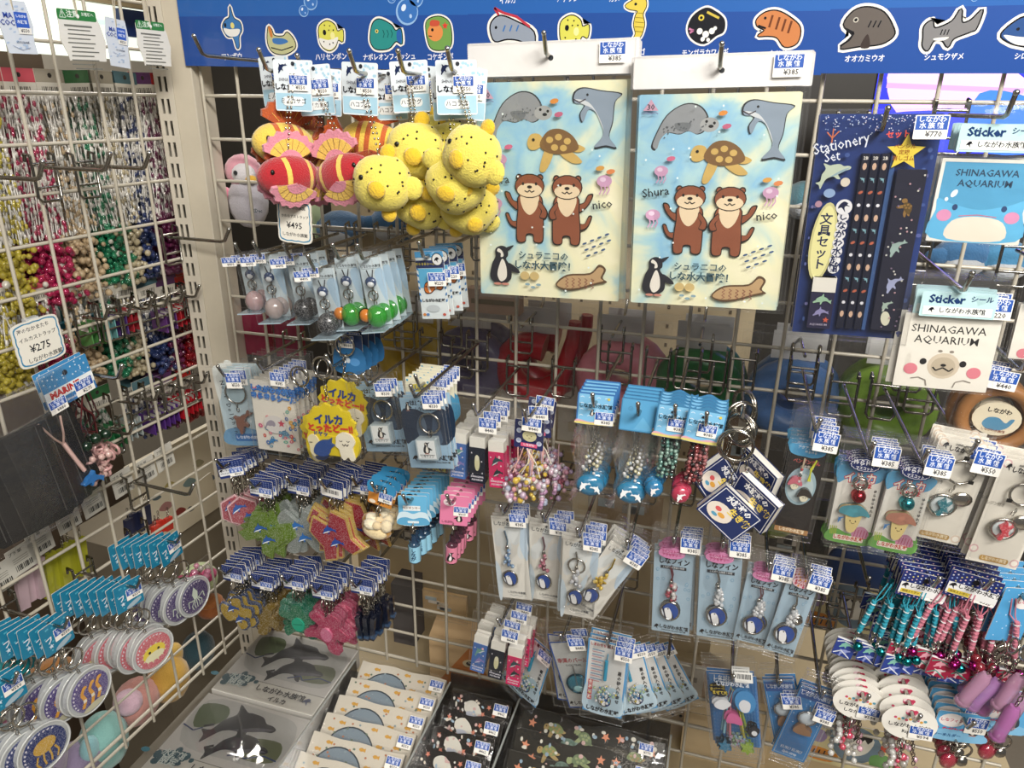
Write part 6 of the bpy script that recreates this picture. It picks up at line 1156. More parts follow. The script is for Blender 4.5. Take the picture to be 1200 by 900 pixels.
# blue flat cards lower right
def whalecard(m, H): m.el(30, 22, 25, 17, 'ece6e4'); m.tx('しなフィン', 30, 22, 9, 'c0405c', .03); m.tx('しながわ水族館', 44, 46, 11, 'c0405c', .05); m.sp([(0, H*.7), (40, H*.62), (100, H*.72), (100, H), (0, H)], '7fb8dc'); penguin(m, 78, H*.52, 16, -1, '33404c'); m.tx('キーホルダー', 30, H-12, 9, '2a5a8a', .03)
def bluekey(price_):
    p = small(.047, .034, '5aa4d4', whalecard); q = M('chrome'); clip_(q, -.032, -.05); splitring(q, (.01, 0, -.045), .008); p.part('chain', q); q = M('bead'); q.sph((0, 0, -.06), (.008, .005, .009), '9a1f3c', 9, 6); q.fin('chrome'); q.sph((.012, 0, -.058), (.006, .004, .006), 'b8b4ac', 8, 6); p.part('charms', q)
    if price_: sticker(p, price_, 78, 6, .047, y=-.0012, size=.0195)
    return p
hang(bluekey('¥550'), at(1131, 836, -.17), 3, 10, 7, .010, 'sky blue header keychain with a penguin, lower right', None, 'sky blue penguin keychains', drop=.006, jit=2)
hang(bluekey(None), at(1180, 826, -.15), 5, 10, 4, .011, 'sky blue header keychain behind the lilac tubes, right edge', None, 'sky blue keychains at right edge', drop=.006, jit=2)
def bluetag(m, H): [m.el(10+(i*37 % 80), 8+(i*53 % int(H-16)), 2, 2, 'b8d8ec', 0, 6) for i in range(20)]; m.el(64, 40, 26, 22, 'e8e4e2'); m.tx('しなが', 64, 40, 14, 'c0405c', .03)
p = small(.034, .056, '4f9ccf', bluetag); q = M('chrome'); clip_(q, -.054, -.08); splitring(q, (.006, 0, -.07), .009); p.part('chain', q); q = M('bead'); [q.sph((random.uniform(-.014, .01), random.uniform(-.004, .004), -.085-random.random()*.02), .005, c, 8, 6) for c in ('8a1f30', '7a2030', 'b8b4ac', '8a1f30')]; p.part('charms', q)
hang(p, at(1200, 690, -.165), 6, 20, 8, .011, 'light blue header keychain with dark red charms, upper right edge', None, 'light blue keychains at the right edge', drop=.006, jit=2)
def tubekey(c):
    p = Proto('tube_keychain', 'keychain'); m = M('bead'); m.tube([(0, 0, 0), (0, 0, -.006), (0, 0, -.028), (0, 0, -.034), (0, 0, -.04)], [.004, .0062, .0058, .0066, .003], c, 10); m.sph((0, 0, -.036), (.0075, .006, .006), c, 9, 6); p.part('tube_charm', m); q = M('chrome'); chain(q, (0, 0, .03), (0, 0, 0), 'a8a398', .003); splitring(q, (0, 0, .036), .007, 'x'); p.part('chain', q); return p
TK = [tubekey(c) for c in ('b88aa8', 'a878b0', 'b06aa8')]
for i, (px, py, Y, rl) in enumerate(((1157, 790, -.2, 20), (1170, 797, -.19, 22), (1183, 803, -.185, 24), (1196, 792, -.2, 14), (1162, 782, -.15, 26), (1190, 828, -.21, 10), (1200, 815, -.18, 10))):
    put(TK[i % 3], MW(at(px, py, Y), rl), ['lilac tube-shaped keychain, nearest the pink braided straps', 'lilac tube-shaped keychain, second from the pink straps', 'lilac tube-shaped keychain, third from the pink straps', 'bright purple tube-shaped keychain at the right edge', 'lilac tube-shaped keychain behind the first two', 'lilac tube-shaped keychain lowest over the sky blue header', 'purple tube-shaped keychain in the right corner'][i])
q = M('chrome'); c = at(1165, 735, -.17)
def woodring():
    p = Proto('wooden_ring_pack', 'ornament'); m = M('wash'); m.ring((0, 0, -.052), .0265, .006, '9a6a3c', 'y', 28, 8); p.part('wooden_ring', m); m = M('gloss').frame(.045, -.034); m.slab(circ(50, 40, 42, 34), -.002, .002, 'dcd2b8'); m.y = -.0021; m.tx('しながわ', 50, 24, 11, '2a2420', .03); m.sp(WHALE, '4f86a8', (52, 50), 24); m.tx('しながわ水族館', 50, 64, 6, '7a3a2a', .02); p.part('picture_disc', m); bag(p, .074, .006, .086, y=-.009, sd=8, cr=.004); sticker(p, '¥440', 36, 8, .074, y=-.013, size=.0225); return p
hang(woodring(), at(1192, 424, -.13), 5, 0, 3, .014, 'bagged brown wooden ring with a whale picture at the right edge', None, 'bagged wooden rings', drop=.004, sway=.005)
# ================================================================ LEFT SIDE: BEADED STRAPS BEHIND THE MESH
LY = 90-math.degrees(LA)
def strands(c, hc, R_, n=24, L=.15, cl=.075, hd=.03, clear=False):
    p = Proto('beaded_strap', 'strap'); R = random.Random(R_); m = M('gloss').frame(.036, .028); m.slab([(0, 0), (100, 0), (100, 78), (0, 78)], -.001, 0, 'cfcabd'); m.re(0, 0, 100, 38, hc); m.el(50, 18, 7, 7, '2a2724'); [m.re(16+i*6, 50, 2+(i % 3), 20, '55524c') for i in range(11)]; p.part('header_card', m)
    m = M('bead'); 
    for i in range(n):
        x0, x1 = R.uniform(-.016, .016), R.uniform(-.02, .02); y = R.uniform(-.006, .006); k = 13; z = 0
        m.fin('print').tube([(x0, y, 0), ((x0+x1)/2+R.uniform(-.003, .003), y, -L/2), (x1, y, -L)], .0011, 'e6e3dc', 3); m.fin('bead')
        for j in range(k):
            t = (j+R.random())/k; m.sph((x0+(x1-x0)*t, y-.001, -L*t), (.0022, .0022, .0035), c if R.random() < .3+.4*t else 'dcd8d0', 5, 3)
    p.part('strands', m); m = M('bead')
    for i in range(150):
        a = R.gauss(0, .4); m.sph((R.gauss(0, .0095), R.gauss(0, .007), -L-R.random()*cl), R.uniform(.0026, .0048), c if R.random() < .985 else 'd8d4c8', 6, 4)
    p.part('bead_cluster', m); return p
ST = [(-22, 'b8a83a', 'b8455c', 'yellow-green'), (26, 'b01c50', 'c0505c', 'crimson pink'), (62, 'c4ac88', '9c9484', 'tan'), (95, '1f7a54', '2a5a34', 'green'), (122, 'b9ac8c', '8f8878', 'sand'), (148, '2a3a6a', '44656e', 'navy blue'), (170, '6a1f4c', '54305c', 'plum'), (192, 'a8121c', 'a02020', 'red')]
def lhook(P, L, lb): o = hook(P, L, lb, True); return o
for i, (px, c, hc, nm) in enumerate(ST):
    P0 = atL(px, 113, -.045); P_ = strands(c, hc, i)
    for k in range(3): put(P_, Matrix.Translation(P0-LN*.016*k+LT*.003*k) @ MW((0, 0, 0), random.uniform(-3, 3), LY), f'{nm} beaded strap hanging behind the upper left mesh, {ORD[k]} in line', f'{nm} upper beaded straps')
    P1 = atL(px+26, 352-i*1.0, -.05); P_ = strands(c, hc, i+20, 8, .055, .05)
    for k in range(2): put(P_, Matrix.Translation(P1-LN*.02*k) @ MW((0, 0, 0), random.uniform(-3, 3), LY), f'{nm} short beaded strap in the middle left row, {ORD[k]} in line', f'{nm} middle beaded straps')
    if i in (3, 5, 6, 7):
        P2 = atL(px+22, 478-(i-3)*6, -.05); P_ = strands(c, hc, i+30, 5, .03, .02, clear=True)
        for k in range(2): put(P_, Matrix.Translation(P2-LN*.02*k) @ MW((0, 0, 0), 0, LY), f'{nm} beaded strap in the lowest left row, {ORD[k]} in line', f'{nm} lowest beaded straps')
# thin card edges fanned on hooks of the middle rows
def fanrow(px, py, n, cols, lb, grp, D=-.02, w=.03, dh=.012):
    P0 = atL(px, py, D)
    for i in range(n):
        m = M('gloss'); m.box((0, 0, -.006), (.0012, w, .026), cols[i*len(cols)//n]); m.box((0, -w*.1, .003), (.0014, w*.5, .006), 'd0ccc4')
        one('strap_header', m, f'{lb}, {["nearest", "second", "third", "fourth", "fifth", "sixth", "seventh", "eighth", "ninth", "tenth"][i]} from the left', 'header card', Matrix.Translation(P0-LT*.0085*i+Vector((0, 0, .0005*i))) @ MW((0, 0, 0), 0, LY-8), grp)
fanrow(98, 388, 9, ['4f8a4a', '6aa0a0', '5a3f80', 'a83038'], 'edge-on strap header in the middle row', 'middle row edge-on headers')
fanrow(186, 372, 8, ['6a3f80', 'b82a34', 'b82a34'], 'edge-on red strap header beside the post, middle row', 'red middle edge-on headers')
fanrow(118, 512, 7, ['2f7a4a', 'a9b4b4'], 'edge-on green strap header in the lowest row', 'green lowest edge-on headers'); fanrow(172, 492, 6, ['54307c', '54307c'], 'edge-on purple strap header in the lowest row', 'purple lowest edge-on headers'); fanrow(206, 474, 5, ['b8202c'], 'edge-on red strap header in the lowest row', 'red lowest edge-on headers')
for i, (px, py) in enumerate(((100, 372), (128, 366), (152, 360), (172, 357), (190, 352), (208, 346), (222, 342), (140, 470), (160, 466), (180, 460), (200, 452), (218, 446), (130, 505), (235, 440))):
    lhook(atL(px, py, -.003), .03, ['row hook on the left mesh, nearest the price board', 'row hook on the left mesh, second from the price board', 'row hook on the left mesh, third from the price board', 'row hook on the left mesh, fourth from the price board', 'row hook on the left mesh, third from the post', 'row hook on the left mesh, second from the post', 'row hook on the left mesh, next to the post', 'lower row hook on the left mesh over green beads', 'lower row hook right of the green beads', 'lower row hook over the navy beads', 'lower row hook over the plum beads', 'lower row hook over the red beads', 'lowest row hook over the green headers', 'lower row hook touching the corner post'][i])
# empty long hooks
for (x0, y0, x1, y1), lb in (((-30, 206, 36, 199), 'long empty chrome hook at the left edge of the mesh'), ((52, 196, 110, 184), 'long empty chrome hook crossing the white bead strands'), ((100, 194, 172, 187), 'long empty chrome hook over the plum bead strands'), ((200, 278, 262, 272), 'long chrome hook passing in front of the corner post'), ((70, 432, 124, 424), 'long chrome hook carrying the blue marine card'), ((160, 566, 220, 580), 'long empty chrome hook in the bright gap near the post')):
    a = atL(x0, y0, .004); hook(a, .085, lb, True, r=.0022)
# hanging paper tags at the top
def ptag(kind, w, h):
    p = Proto('paper_tag', 'tag'); H = h/w*100; m = M('print').frame(w)
    if kind == 'green':
        m.slab([(0, 8), (8, 0), (90, 0), (98, 12), (104, 24), (112, 60), (106, 90), (104, H), (10, H), (8, 90), (-4, 60), (0, 30)], 0, .0008, 'dcdad2'); m.y = 0; m.rr(0, 0, 98, 21, 4, '2f7a3c'); m.tx('⚠注意', 28, 10, 15, 'dfe8dc', .02); m.tx('お客様へ', 76, 8, 8, 'dfe8dc', .02)
        for i in range(11): m.re(12+(i*7 % 9), 30+i*8.6, 70-(i*13 % 26), 2.4 if i else 4, '6f7068')
        m.el(50, 12, 4, 4, 'f0f0ec')
    else:
        m.slab([(2, 0), (96, 0), (104, 40), (108, 70), (100, 110), (104, H), (6, H), (0, 110), (-6, 70)], 0, .0008, 'ccd3dc'); m.y = 0; R = random.Random(3); [m.el(R.uniform(8, 92), R.uniform(8, H-8), 6, 3, 'a9bcd4', -20, 8) for _ in range(22)]
        m.tx('MA', 26, 44, 22, '24409a', .01); m.tx('COCO', 30, 64, 22, '24409a', .01); m.re(48, 32, 44, 44, '2f5ab8'); m.tx('しながわ', 70, 44, 9, 'dfe6f4', .03); m.tx('水族館', 70, 60, 11, 'dfe6f4', .03); m.re(52, 76, 44, 18, 'e6e4dc'); m.tx('¥550', 74, 85, 14, '3a3c44', .02); m.tx('LUCORANE', 58, 118, 8, '44506c', .02); m.ln([(20, 128), (50, 140), (80, 132)], 1.2, '7a90b4')
    p.part('tag', m); q = M('cord'); q.tube([(0, 0, -.008), (-.004, 0, .05), (-.006, 0, .1)], .0006, 'c9bfa8', 4); q.tube([(0, 0, -.008), (.002, 0, .05), (-.002, 0, .1)], .0006, 'c9bfa8', 4); p.part('string', q); return p
for kd, a, b, c, lb in (('m', (-6, -2), (30, 2), (6, 62), 'pale blue MACOCO tag cut off by the left edge'), ('green', (65, 9), (112, 14), (72, 70), 'white caution tag with green top, larger left one'), ('m', (123, 19), (147, 25), (127, 76), 'pale blue MACOCO tag between the two green-topped tags'), ('green', (158, 23), (192, 27), (164, 76), 'white caution tag with green top, next to the corner post')):
    q, w, h, roll, yaw = quad(a, b, c, 0, .055); put(ptag(kd, w, h), MW(q, roll, yaw), lb)
# bright sign, shelf and plush behind the upper left mesh
def board_(px0, py0, px1, py1, D, fin, col, lb, nm, draw=None, cat='sign'):
    a, b = atL(px0, py0, D), atL(px1, py0, D); c = atL(px0, py1, D); w = (b-a).length; h = abs(a.z-c.z); m = M(fin); m.fr = (-w/2, 0, w/100); m.slab([(0, 0), (100, 0), (100, h/w*100), (0, h/w*100)], 0, .01, col); m.y = 0
    if draw: draw(m, h/w*100)
    r = link(nm, None, mw=MW((a+b)/2, 0, LY)); tag(r, lb, cat); link('panel', m.mesh('panel'), r)
    if nm == 'display_counter': H_ = a.z-h-.002; link('counter_base', M('paint').box((0, .1, -h-H_/2), (w, .18, H_), '8a8170').mesh('counter_base'), r)
def signart(m, H): [m.el(u, v, r, r*.7, c) for u, v, r, c in ((20, 60, 5, 'b8d8c0'), (34, 66, 4, 'd89a9c'), (44, 62, 5, 'c9a03a'), (62, 70, 4, 'a8c4d0'), (12, 72, 5, '8fc0a8'), (80, 66, 5, 'd8c48a'))]; m.ln([(4, H*.45), (96, H*.4)], 2, 'c4dcd0')
board_(-60, -10, 196, 78, -.22, 'lit', 'dce4d4', 'bright backlit white sign with small coloured pictures, upper left', 'backlit_sign', signart)
board_(140, 14, 200, 46, -.19, 'print', '1f3a78', 'dark blue board under the beige shelf edge, upper left', 'blue_board'); board_(80, -30, 215, 12, -.15, 'paint', 'a89878', 'beige shelf edge above the caution tags', 'shelf_edge', None, 'shelf')
m = M('paint'); m.box((0, 0, 0), (.012, 1.0, 1.9), '57493b'); struct('trim_3', m, Matrix.Translation(LP(.3, -.55, -.45)) @ Matrix.Rotation(-LA, 4, 'Z'))
PL = lambda px, py, D, pts, lb: plushbody(px, py, 0, pts, lb, D)
def penguins(px, py, lb, c='3a6a70'):
    p = Proto('plush_toy', 'plush toy'); m = M('plush'); m.sph((0, 0, 0), (.022, .02, .026), 'd4d8d4', 10, 7); p.part('body', m); m = M('plush'); m.sph((0, .004, .02), (.018, .018, .014), '1a2430', 10, 7); p.part('head', m); m = M('plush'); m.sph((.016, -.006, .0), (.012, .008, .016), c, 8, 6); p.part('wing', m)
    [p.part('eye', M('rubber').sph((x, -.016, .02), (.003, .002, .003), 'e8e8e4', 7, 5)) for x in (-.007, .007)]; put(p, MW(atL(px, py, -.13), 0, LY), lb)
for i, (px, py, c) in enumerate(((10, 385, '2f5a7a'), (50, 372, '2f8a8c'), (88, 362, 'a8c0b0'), (130, 348, 'd0b84a'), (165, 335, 'c8d0d0'), (200, 325, 'd8c050'))): penguins(px, py, ['penguin plush at the left edge behind the mesh', 'penguin plush with teal wing above the price board', 'penguin plush with pale green wing', 'penguin plush with yellow wing, middle of the plush row', 'white-winged penguin plush right of the yellow-winged one', 'penguin plush with yellow wing next to the red plush'][i], c)
PL(198, 345, -.08, [('body', [((0, 0, 0), (.022, .018, .014), '1f4aa8')])], 'royal blue round plush behind the mesh'); PL(222, 320, -.1, [('body', [((0, 0, 0), (.02, .018, .034), 'c41a14')]), ('fin', [((-.016, 0, .02), (.01, .006, .016), 'c83a14')])], 'bright red plush beside the corner post')
board_(60, 366, 170, 388, -.1, 'gloss', '1f6478', 'teal box edge under the penguin plush row', 'teal_box', lambda m, H: [m.el(10+i*12, H*.5, 3, 3, 'c9a05a') for i in range(8)], 'box')
# marine card with dark cords
def marine():
    p = Proto('strap_card', 'strap card'); m = card(.058, .04, '3f8ac0', 'gloss', 2); R = random.Random(1); [m.el(R.uniform(4, 96), R.uniform(4, 30), 1.6, 1.6, 'c4dcec', 0, 6) for _ in range(26)]; m.re(0, 34, 100, 20, 'e6ecee'); m.tx('MARINE', 40, 44, 17, 'c02a2c', .05); m.re(0, 56, 100, 14, '3f7ab4'); m.tx('Exciting friends in the sea', 50, 63, 7, 'dfe8f0', .01); m.el(50, 14, 5, 5, '1c2430'); p.part('header_card', m)
    q = M('cord'); R = random.Random(2); [q.tube([(R.uniform(-.02, .02), .001*i, -.04), (R.uniform(-.022, .022), .001*i, -.07), (R.uniform(-.018, .02), .001*i, -.092)], .0009, R.choice(['3a0c10', '5a1418', '1c1414']), 4) for i in range(14)]; p.part('dark_cords', q)
    [p.part('dark_green_ball', M('gloss').sph((-.008+.013*i, -.003, -.094+.002*(i % 2)), .0064, '12291a', 9, 7)) for i in range(3)]; q = M('bead'); R = random.Random(8); [q.ring((R.gauss(0, .013), R.gauss(0, .006), -.108-R.random()*.03), .006, .0019, 'd8a8a4', R.choice('xyz'), 9, 5) for _ in range(20)]; [q.sph((R.gauss(0, .012), R.gauss(0, .006), -.108-R.random()*.03), .004, 'dcb8b0', 6, 4) for _ in range(16)]; p.part('pink_clear_rings', q)
    sticker(p, '¥275', 76, 40, .058, y=-.0012, size=.023); return p
put(marine(), MW(atL(72, 428, .06), -8, LY), 'blue MARINE header card with dark cords, green balls and clear pink rings'); put(marine(), MW(atL(66, 426, .045), -8, LY), 'blue MARINE header card directly behind the front one')
def blackpouch(st=True):
    p = Proto('black_pouch', 'pouch'); m = M('card'); R = random.Random(3); m.fr = (0, 0, .001); m.slab([(-36, 30), (36, 30), (40, 130), (34, 136), (-34, 136), (-40, 130)], -.003, .003, '0c0b0b'); [m.box((x, -.0035, -.08), (.0008, .001, .1), '4a4846') for x in (-.03, .03)]; p.part('pouch', m); bag(p, .082, .012, .142, y=-.006, seam=-.024, sd=6, cr=.004)
    if not st: return p
    m = M('cord'); P = [(-.006, -.009, -.03), (.002, -.011, -.052), (.008, -.011, -.062)]; m.tube(P, .0012, 'c9a89c', 5); m.tube([(.018, -.009, -.034), (.013, -.011, -.052), (.009, -.011, -.062)], .0012, 'c9a89c', 5); m.tube([(.009, -.011, -.062), (.013, -.012, -.082), (.018, -.012, -.102)], .0024, 'd0aca4', 6); q = p.part('strap_cord', m)
    m = M('gloss'); m.fr = (.021, -.116, .0001); m.slab(spline(xf(DOLPH, (0, 0), 120, 10), 2), -.016, -.01, '2f6aa8'); p.part('blue_dolphin', m, q); sticker(p, '¥880', 74, 18, .082, y=-.0105, size=.02); return p
for i in range(4): put(blackpouch(i == 0), MW(atL(30-i*14, 462+i*7, .06), -9+i*1, LY-4*i), f'black pouch in a clear bag, {["with a blue dolphin strap, nearest the marine card", "second from the marine card", "third from the marine card", "cut off by the left edge"][i]}', 'black pouches on the left mesh')
# teal card key rings with clear round charms
def tealcard(kind):
    p = Proto('round_charm_keychain', 'keychain'); m = card(.034, .036, '1f7a9c', 'gloss', 5); R = random.Random(4); [m.el(R.uniform(6, 94), R.uniform(4, 98), 3.4, 3.4, '4fa8c0', 0, 7) for _ in range(14)]; m.st(24, 76, 9, 'cfe0ea'); m.tx('フレ', 36, 52, 26, 'dfe8ee', .03, -12); m.el(62, 92, 30, 9, '9fb4c0', -16); p.part('header_card', m); sticker(p, '¥550', 68, 28, .034, y=-.0012, size=.02)
    q = M('chrome'); chain(q, (0, 0, -.036), (.004, 0, -.05)); splitring(q, (.008, 0, -.058), .012, 'y', 'c9c4ba', .0013); chain(q, (.008, 0, -.07), (.012, 0, -.084), n=3); c = p.part('ring_and_chain', q)
    q = M('acrylic'); q.fr = (.014, -.108, .001); q.slab(circ(0, 0, 28, n=28), -.003, .003, 'e0e4e4'); q.fin('bead'); q.ring((.014, -.003, -.108), .0275, .0012, 'dfe2e0', 'y', 28, 4)
    q.fin('glitter'); ct = {'puff': ('c4606c', 'd8c040'), 'eel': ('4a3a7c', 'd0953a'), 'squid': ('4a3a6c', 'c9d4c4'), 'jelly': ('26346c', 'c9a040')}[kind]; q.slab(circ(0, 0, 23, n=24), -.0042, -.003, ct[0]); q.fin('gloss'); q.y = -.0043; [q.ln([(20.5*math.cos(a), 20.5*math.sin(a)), (21.8*math.cos(a+.1), 21.8*math.sin(a+.1))], 1.6, 'd8d4dc') for a in [2.6+i*.22 for i in range(13)]]
    if kind == 'puff': q.el(0, 2, 15, 11, ct[1]); q.el(0, 7, 13, 6, 'd8d4b0'); [q.pl([(15*math.cos(a-.1), 2+11*math.sin(a-.1)), (18*math.cos(a), 2+14*math.sin(a)), (15*math.cos(a+.1), 2+11*math.sin(a+.1))], 'd8d4b0') for a in [i*.45 for i in range(14)]]; [q.el(u, -1, 1.7, 1.8, '1a1a1a') for u in (-6, 6)]
    elif kind == 'eel': [(q.ln([(x-3, 18-abs(x)*.4), (x+2, 6), (x-1, -4), (x+3, -10)], 4, ct[1]), q.ln([(x+1, 4), (x+1, 8)], 4, 'dcd4c0'), q.el(x+4, -10, 3, 2.2, ct[1])) for x in (-10, 0, 9)]; q.el(0, 19, 14, 4, 'b8b49a')
    elif kind == 'squid': q.pl([(0, -16), (5, -6), (3, 3), (-3, 3), (-5, -6)], ct[1]); [q.ln([(k, 3), (k*3, 10), (k*2.4, 17)], 1.2, ct[1]) for k in (-3, -1.5, 0, 1.5, 3)]; [q.ln([(s*3, 4), (s*13, 0), (s*14, 10)], 1.2, ct[1]) for s in (-1, 1)]
    else: q.fin('glitter'); q.el(0, -4, 12, 9, ct[1]); [q.ln([(k*3, 4), (k*4, 12), (k*3, 19)], 2, ct[1]) for k in (-3, -1, 1, 3)]
    p.part('round_charm', q, -1); return p
for px, py, D, kd, n, lb in ((196, 630, .05, 'squid', 7, 'teal header keychain with a purple squid round charm'), (148, 682, .07, 'puff', 8, 'teal header keychain with a yellow porcupinefish round charm'), (62, 728, .075, 'eel', 7, 'teal header keychain with a purple garden eel round charm'), (2, 792, .08, 'jelly', 5, 'teal header keychain with a navy and gold jellyfish round charm')):
    P_ = tealcard(kd); pos = atL(px, py, D); hook(pos-LN*(D-.003)-Vector((0, 0, .005)), D+.012, f'chrome display hook holding the {kd} round charm keychains'.replace('puff ', 'porcupinefish '), True)
    for i in range(n): put(P_, Matrix.Translation(pos-LN*(.0085*i)+LT*(.0045*i)) @ MW((0, 0, 0), random.uniform(-6, 6), LY-random.uniform(0, 10)), f'{lb}, {ORD[i]} in line' if i else f'{lb}, front of its hook', f'{kd} round charm keychains')
# barcoded cards behind the lower left mesh
for i, (px, py) in enumerate(((20, 640), (42, 620), (75, 592), (105, 574), (140, 552), (168, 538), (190, 523), (-4, 662))):
    m = card(.03, .034, 'c9c6bc', 'print', 1); m.tx('プラ', 24, 20, 16, '3a3a38', .02); m.tx('紙', 52, 20, 16, '3a3a38', .02); [m.re(20+k*6, 74, 2+(k*5 % 4), 24, '2a2a28') for k in range(11)]; [m.re(16, 42+k*9, 60, 2.5, '8a887f') for k in range(3)]
    one('barcoded_card', m, ['back of a barcoded card in the left row, far left', 'back of a barcoded card, second in the left row', 'back of a barcoded card under the black pouches', 'back of a barcoded card right of the black pouches', 'back of a barcoded card in the middle of the row', 'back of a barcoded card, third from the post', 'back of a barcoded card, second from the post', 'back of a barcoded card at the very left edge'][i], 'card', MW(atL(px, py, -.012), -4, LY))
def stripey(px, py, c, n, lb, grp, D=-.03, h=.05, w=.012):
    for i in range(n):
        m = M('gloss'); m.box((0, 0, -h/2), (w, .006, h), c); m.fin('chrome'); chain(m, (0, 0, .016), (0, 0, 0)); one('slim_keychain', m, f'{lb}, {ORD[i]} in the row', 'keychain', Matrix.Translation(atL(px, py, D)-LT*.012*i-LN*.006*(i % 2)) @ MW((0, 0, 0), 6, LY), grp)
stripey(-4, 768, '1f8f98', 4, 'teal slim keychain at the left edge', 'teal slim keychains', .02, .045); stripey(52, 655, '9a9a2a', 5, 'yellow-green slim keychain behind the left mesh', 'yellow-green slim keychains'); stripey(22, 668, 'b8a0a8', 3, 'dull pink slim keychain behind the left mesh', 'dull pink slim keychains'); stripey(150, 608, '2a2f4a', 4, 'dark slim keychain in the bright gap behind the left mesh', 'dark slim keychains', -.05, .03); stripey(182, 616, 'c83a2c', 3, 'orange-red slim keychain in the bright gap', 'orange-red slim keychains', -.06, .02)
p = Proto('clear_bagged_goods', 'bag'); q = M('bead'); R = random.Random(6); [q.sph((R.gauss(0, .012), R.gauss(0, .006), -.02-R.random()*.03), R.uniform(.003, .006), R.choice(['c9507c', 'd88aa8', 'b8b0a8', 'a8305c']), 6, 4) for _ in range(50)]; p.part('pink_beads', q); bag(p, .05, .0, .055, y=-.014, sd=3, cr=.006); put(p, MW(atL(222, 655, .02), 0, LY), 'clear bag of pink beads beside the purple squid charms')
# soft toys at the bottom behind the left mesh
def blob(px, py, D, c, r, extra, lb): PL(px, py, D, [('body', [((0, 0, 0), r, c)])]+extra, lb)
blob(40, 900, -.05, 'a89ab4', (.04, .035, .03), [('flipper', [((-.03, -.02, .02), (.02, .012, .012), 'b4a6bc')]), ('eye', [((.0, -.034, .008), (.003, .002, .003), '222')])], 'lavender plush toy in the bottom left corner')
blob(85, 902, -.07, '9a8cab', (.04, .035, .035), [('flipper', [((.02, -.02, .02), (.02, .012, .008), 'a89ab4')])], 'second lavender plush toy right of the corner one'); blob(122, 868, -.06, '8cc0ba', (.034, .03, .045), [('flipper', [((-.03, -.01, .02), (.014, .01, .02), '9acdd4')])], 'mint green plush toy behind the lower left mesh')
blob(160, 822, -.07, 'c98f86', (.036, .03, .036), [('head', [((-.022, -.01, .022), (.02, .02, .018), 'd6b4c4')])], 'salmon pink plush toy with a lilac head'); blob(198, 795, -.06, 'd0a448', (.032, .03, .04), [('fin', [((.02, 0, .03), (.014, .01, .02), 'dab45c')])], 'golden yellow plush toy behind the lower left mesh')
blob(232, 762, -.08, '2c4a54', (.03, .025, .034), [], 'dark teal plush toy near the post bottom'); blob(248, 712, -.07, 'b06a3a', (.024, .024, .016), [('cap', [((0, 0, .012), (.02, .02, .01), 'c07a44')])], 'orange brown plush toy at the post'); blob(232, 680, -.09, 'c0d09a', (.034, .03, .028), [('patch', [((0, -.02, .014), (.018, .014, .01), 'c02a6c')])], 'pale green plush toy with a magenta patch'); blob(58, 800, -.1, 'c88a4c', (.04, .03, .03), [], 'orange toy glimpsed behind the garden eel charms')
blob(20, 830, -.02, '5aa0a8', (.04, .012, .03), [('pink_patch', [((-.012, -.01, .008), (.014, .006, .01), 'c97a9c')])], 'blue glitter pouch with a pink patch at the left edge')
board_(150, 520, 250, 640, -.2, 'print', 'e6dcc4', 'cream counter with bright light put into its colour, seen through the gap near the post', 'display_counter', lambda m, H: [m.sp([(x-r, y), (x, y-r*.5), (x+r, y+2), (x, y+r*.6)], c) for x, y, r, c in ((16, H*.72, 9, 'a0504c'), (30, H*.6, 8, 'b0807c'), (44, H*.75, 7, '8c3a34'), (60, H*.5, 8, '7a9090'), (74, H*.35, 7, 'a8a080'), (38, H*.4, 6, 'b8a86a'), (84, H*.6, 8, '6a7480'), (56, H*.8, 5, '3a3f4c'), (22, H*.45, 5, '5a6a70'))], 'counter'); m = None  # pale counter colours stand in for bright light falling there
# the pale card in front of the gap
m = card(.034, .036, 'b0a48c', 'print', 8); one('blank_tag', m, 'blank beige tag in the gap near the corner post', 'tag', MW(atL(238, 560, -.02), -6, LY))
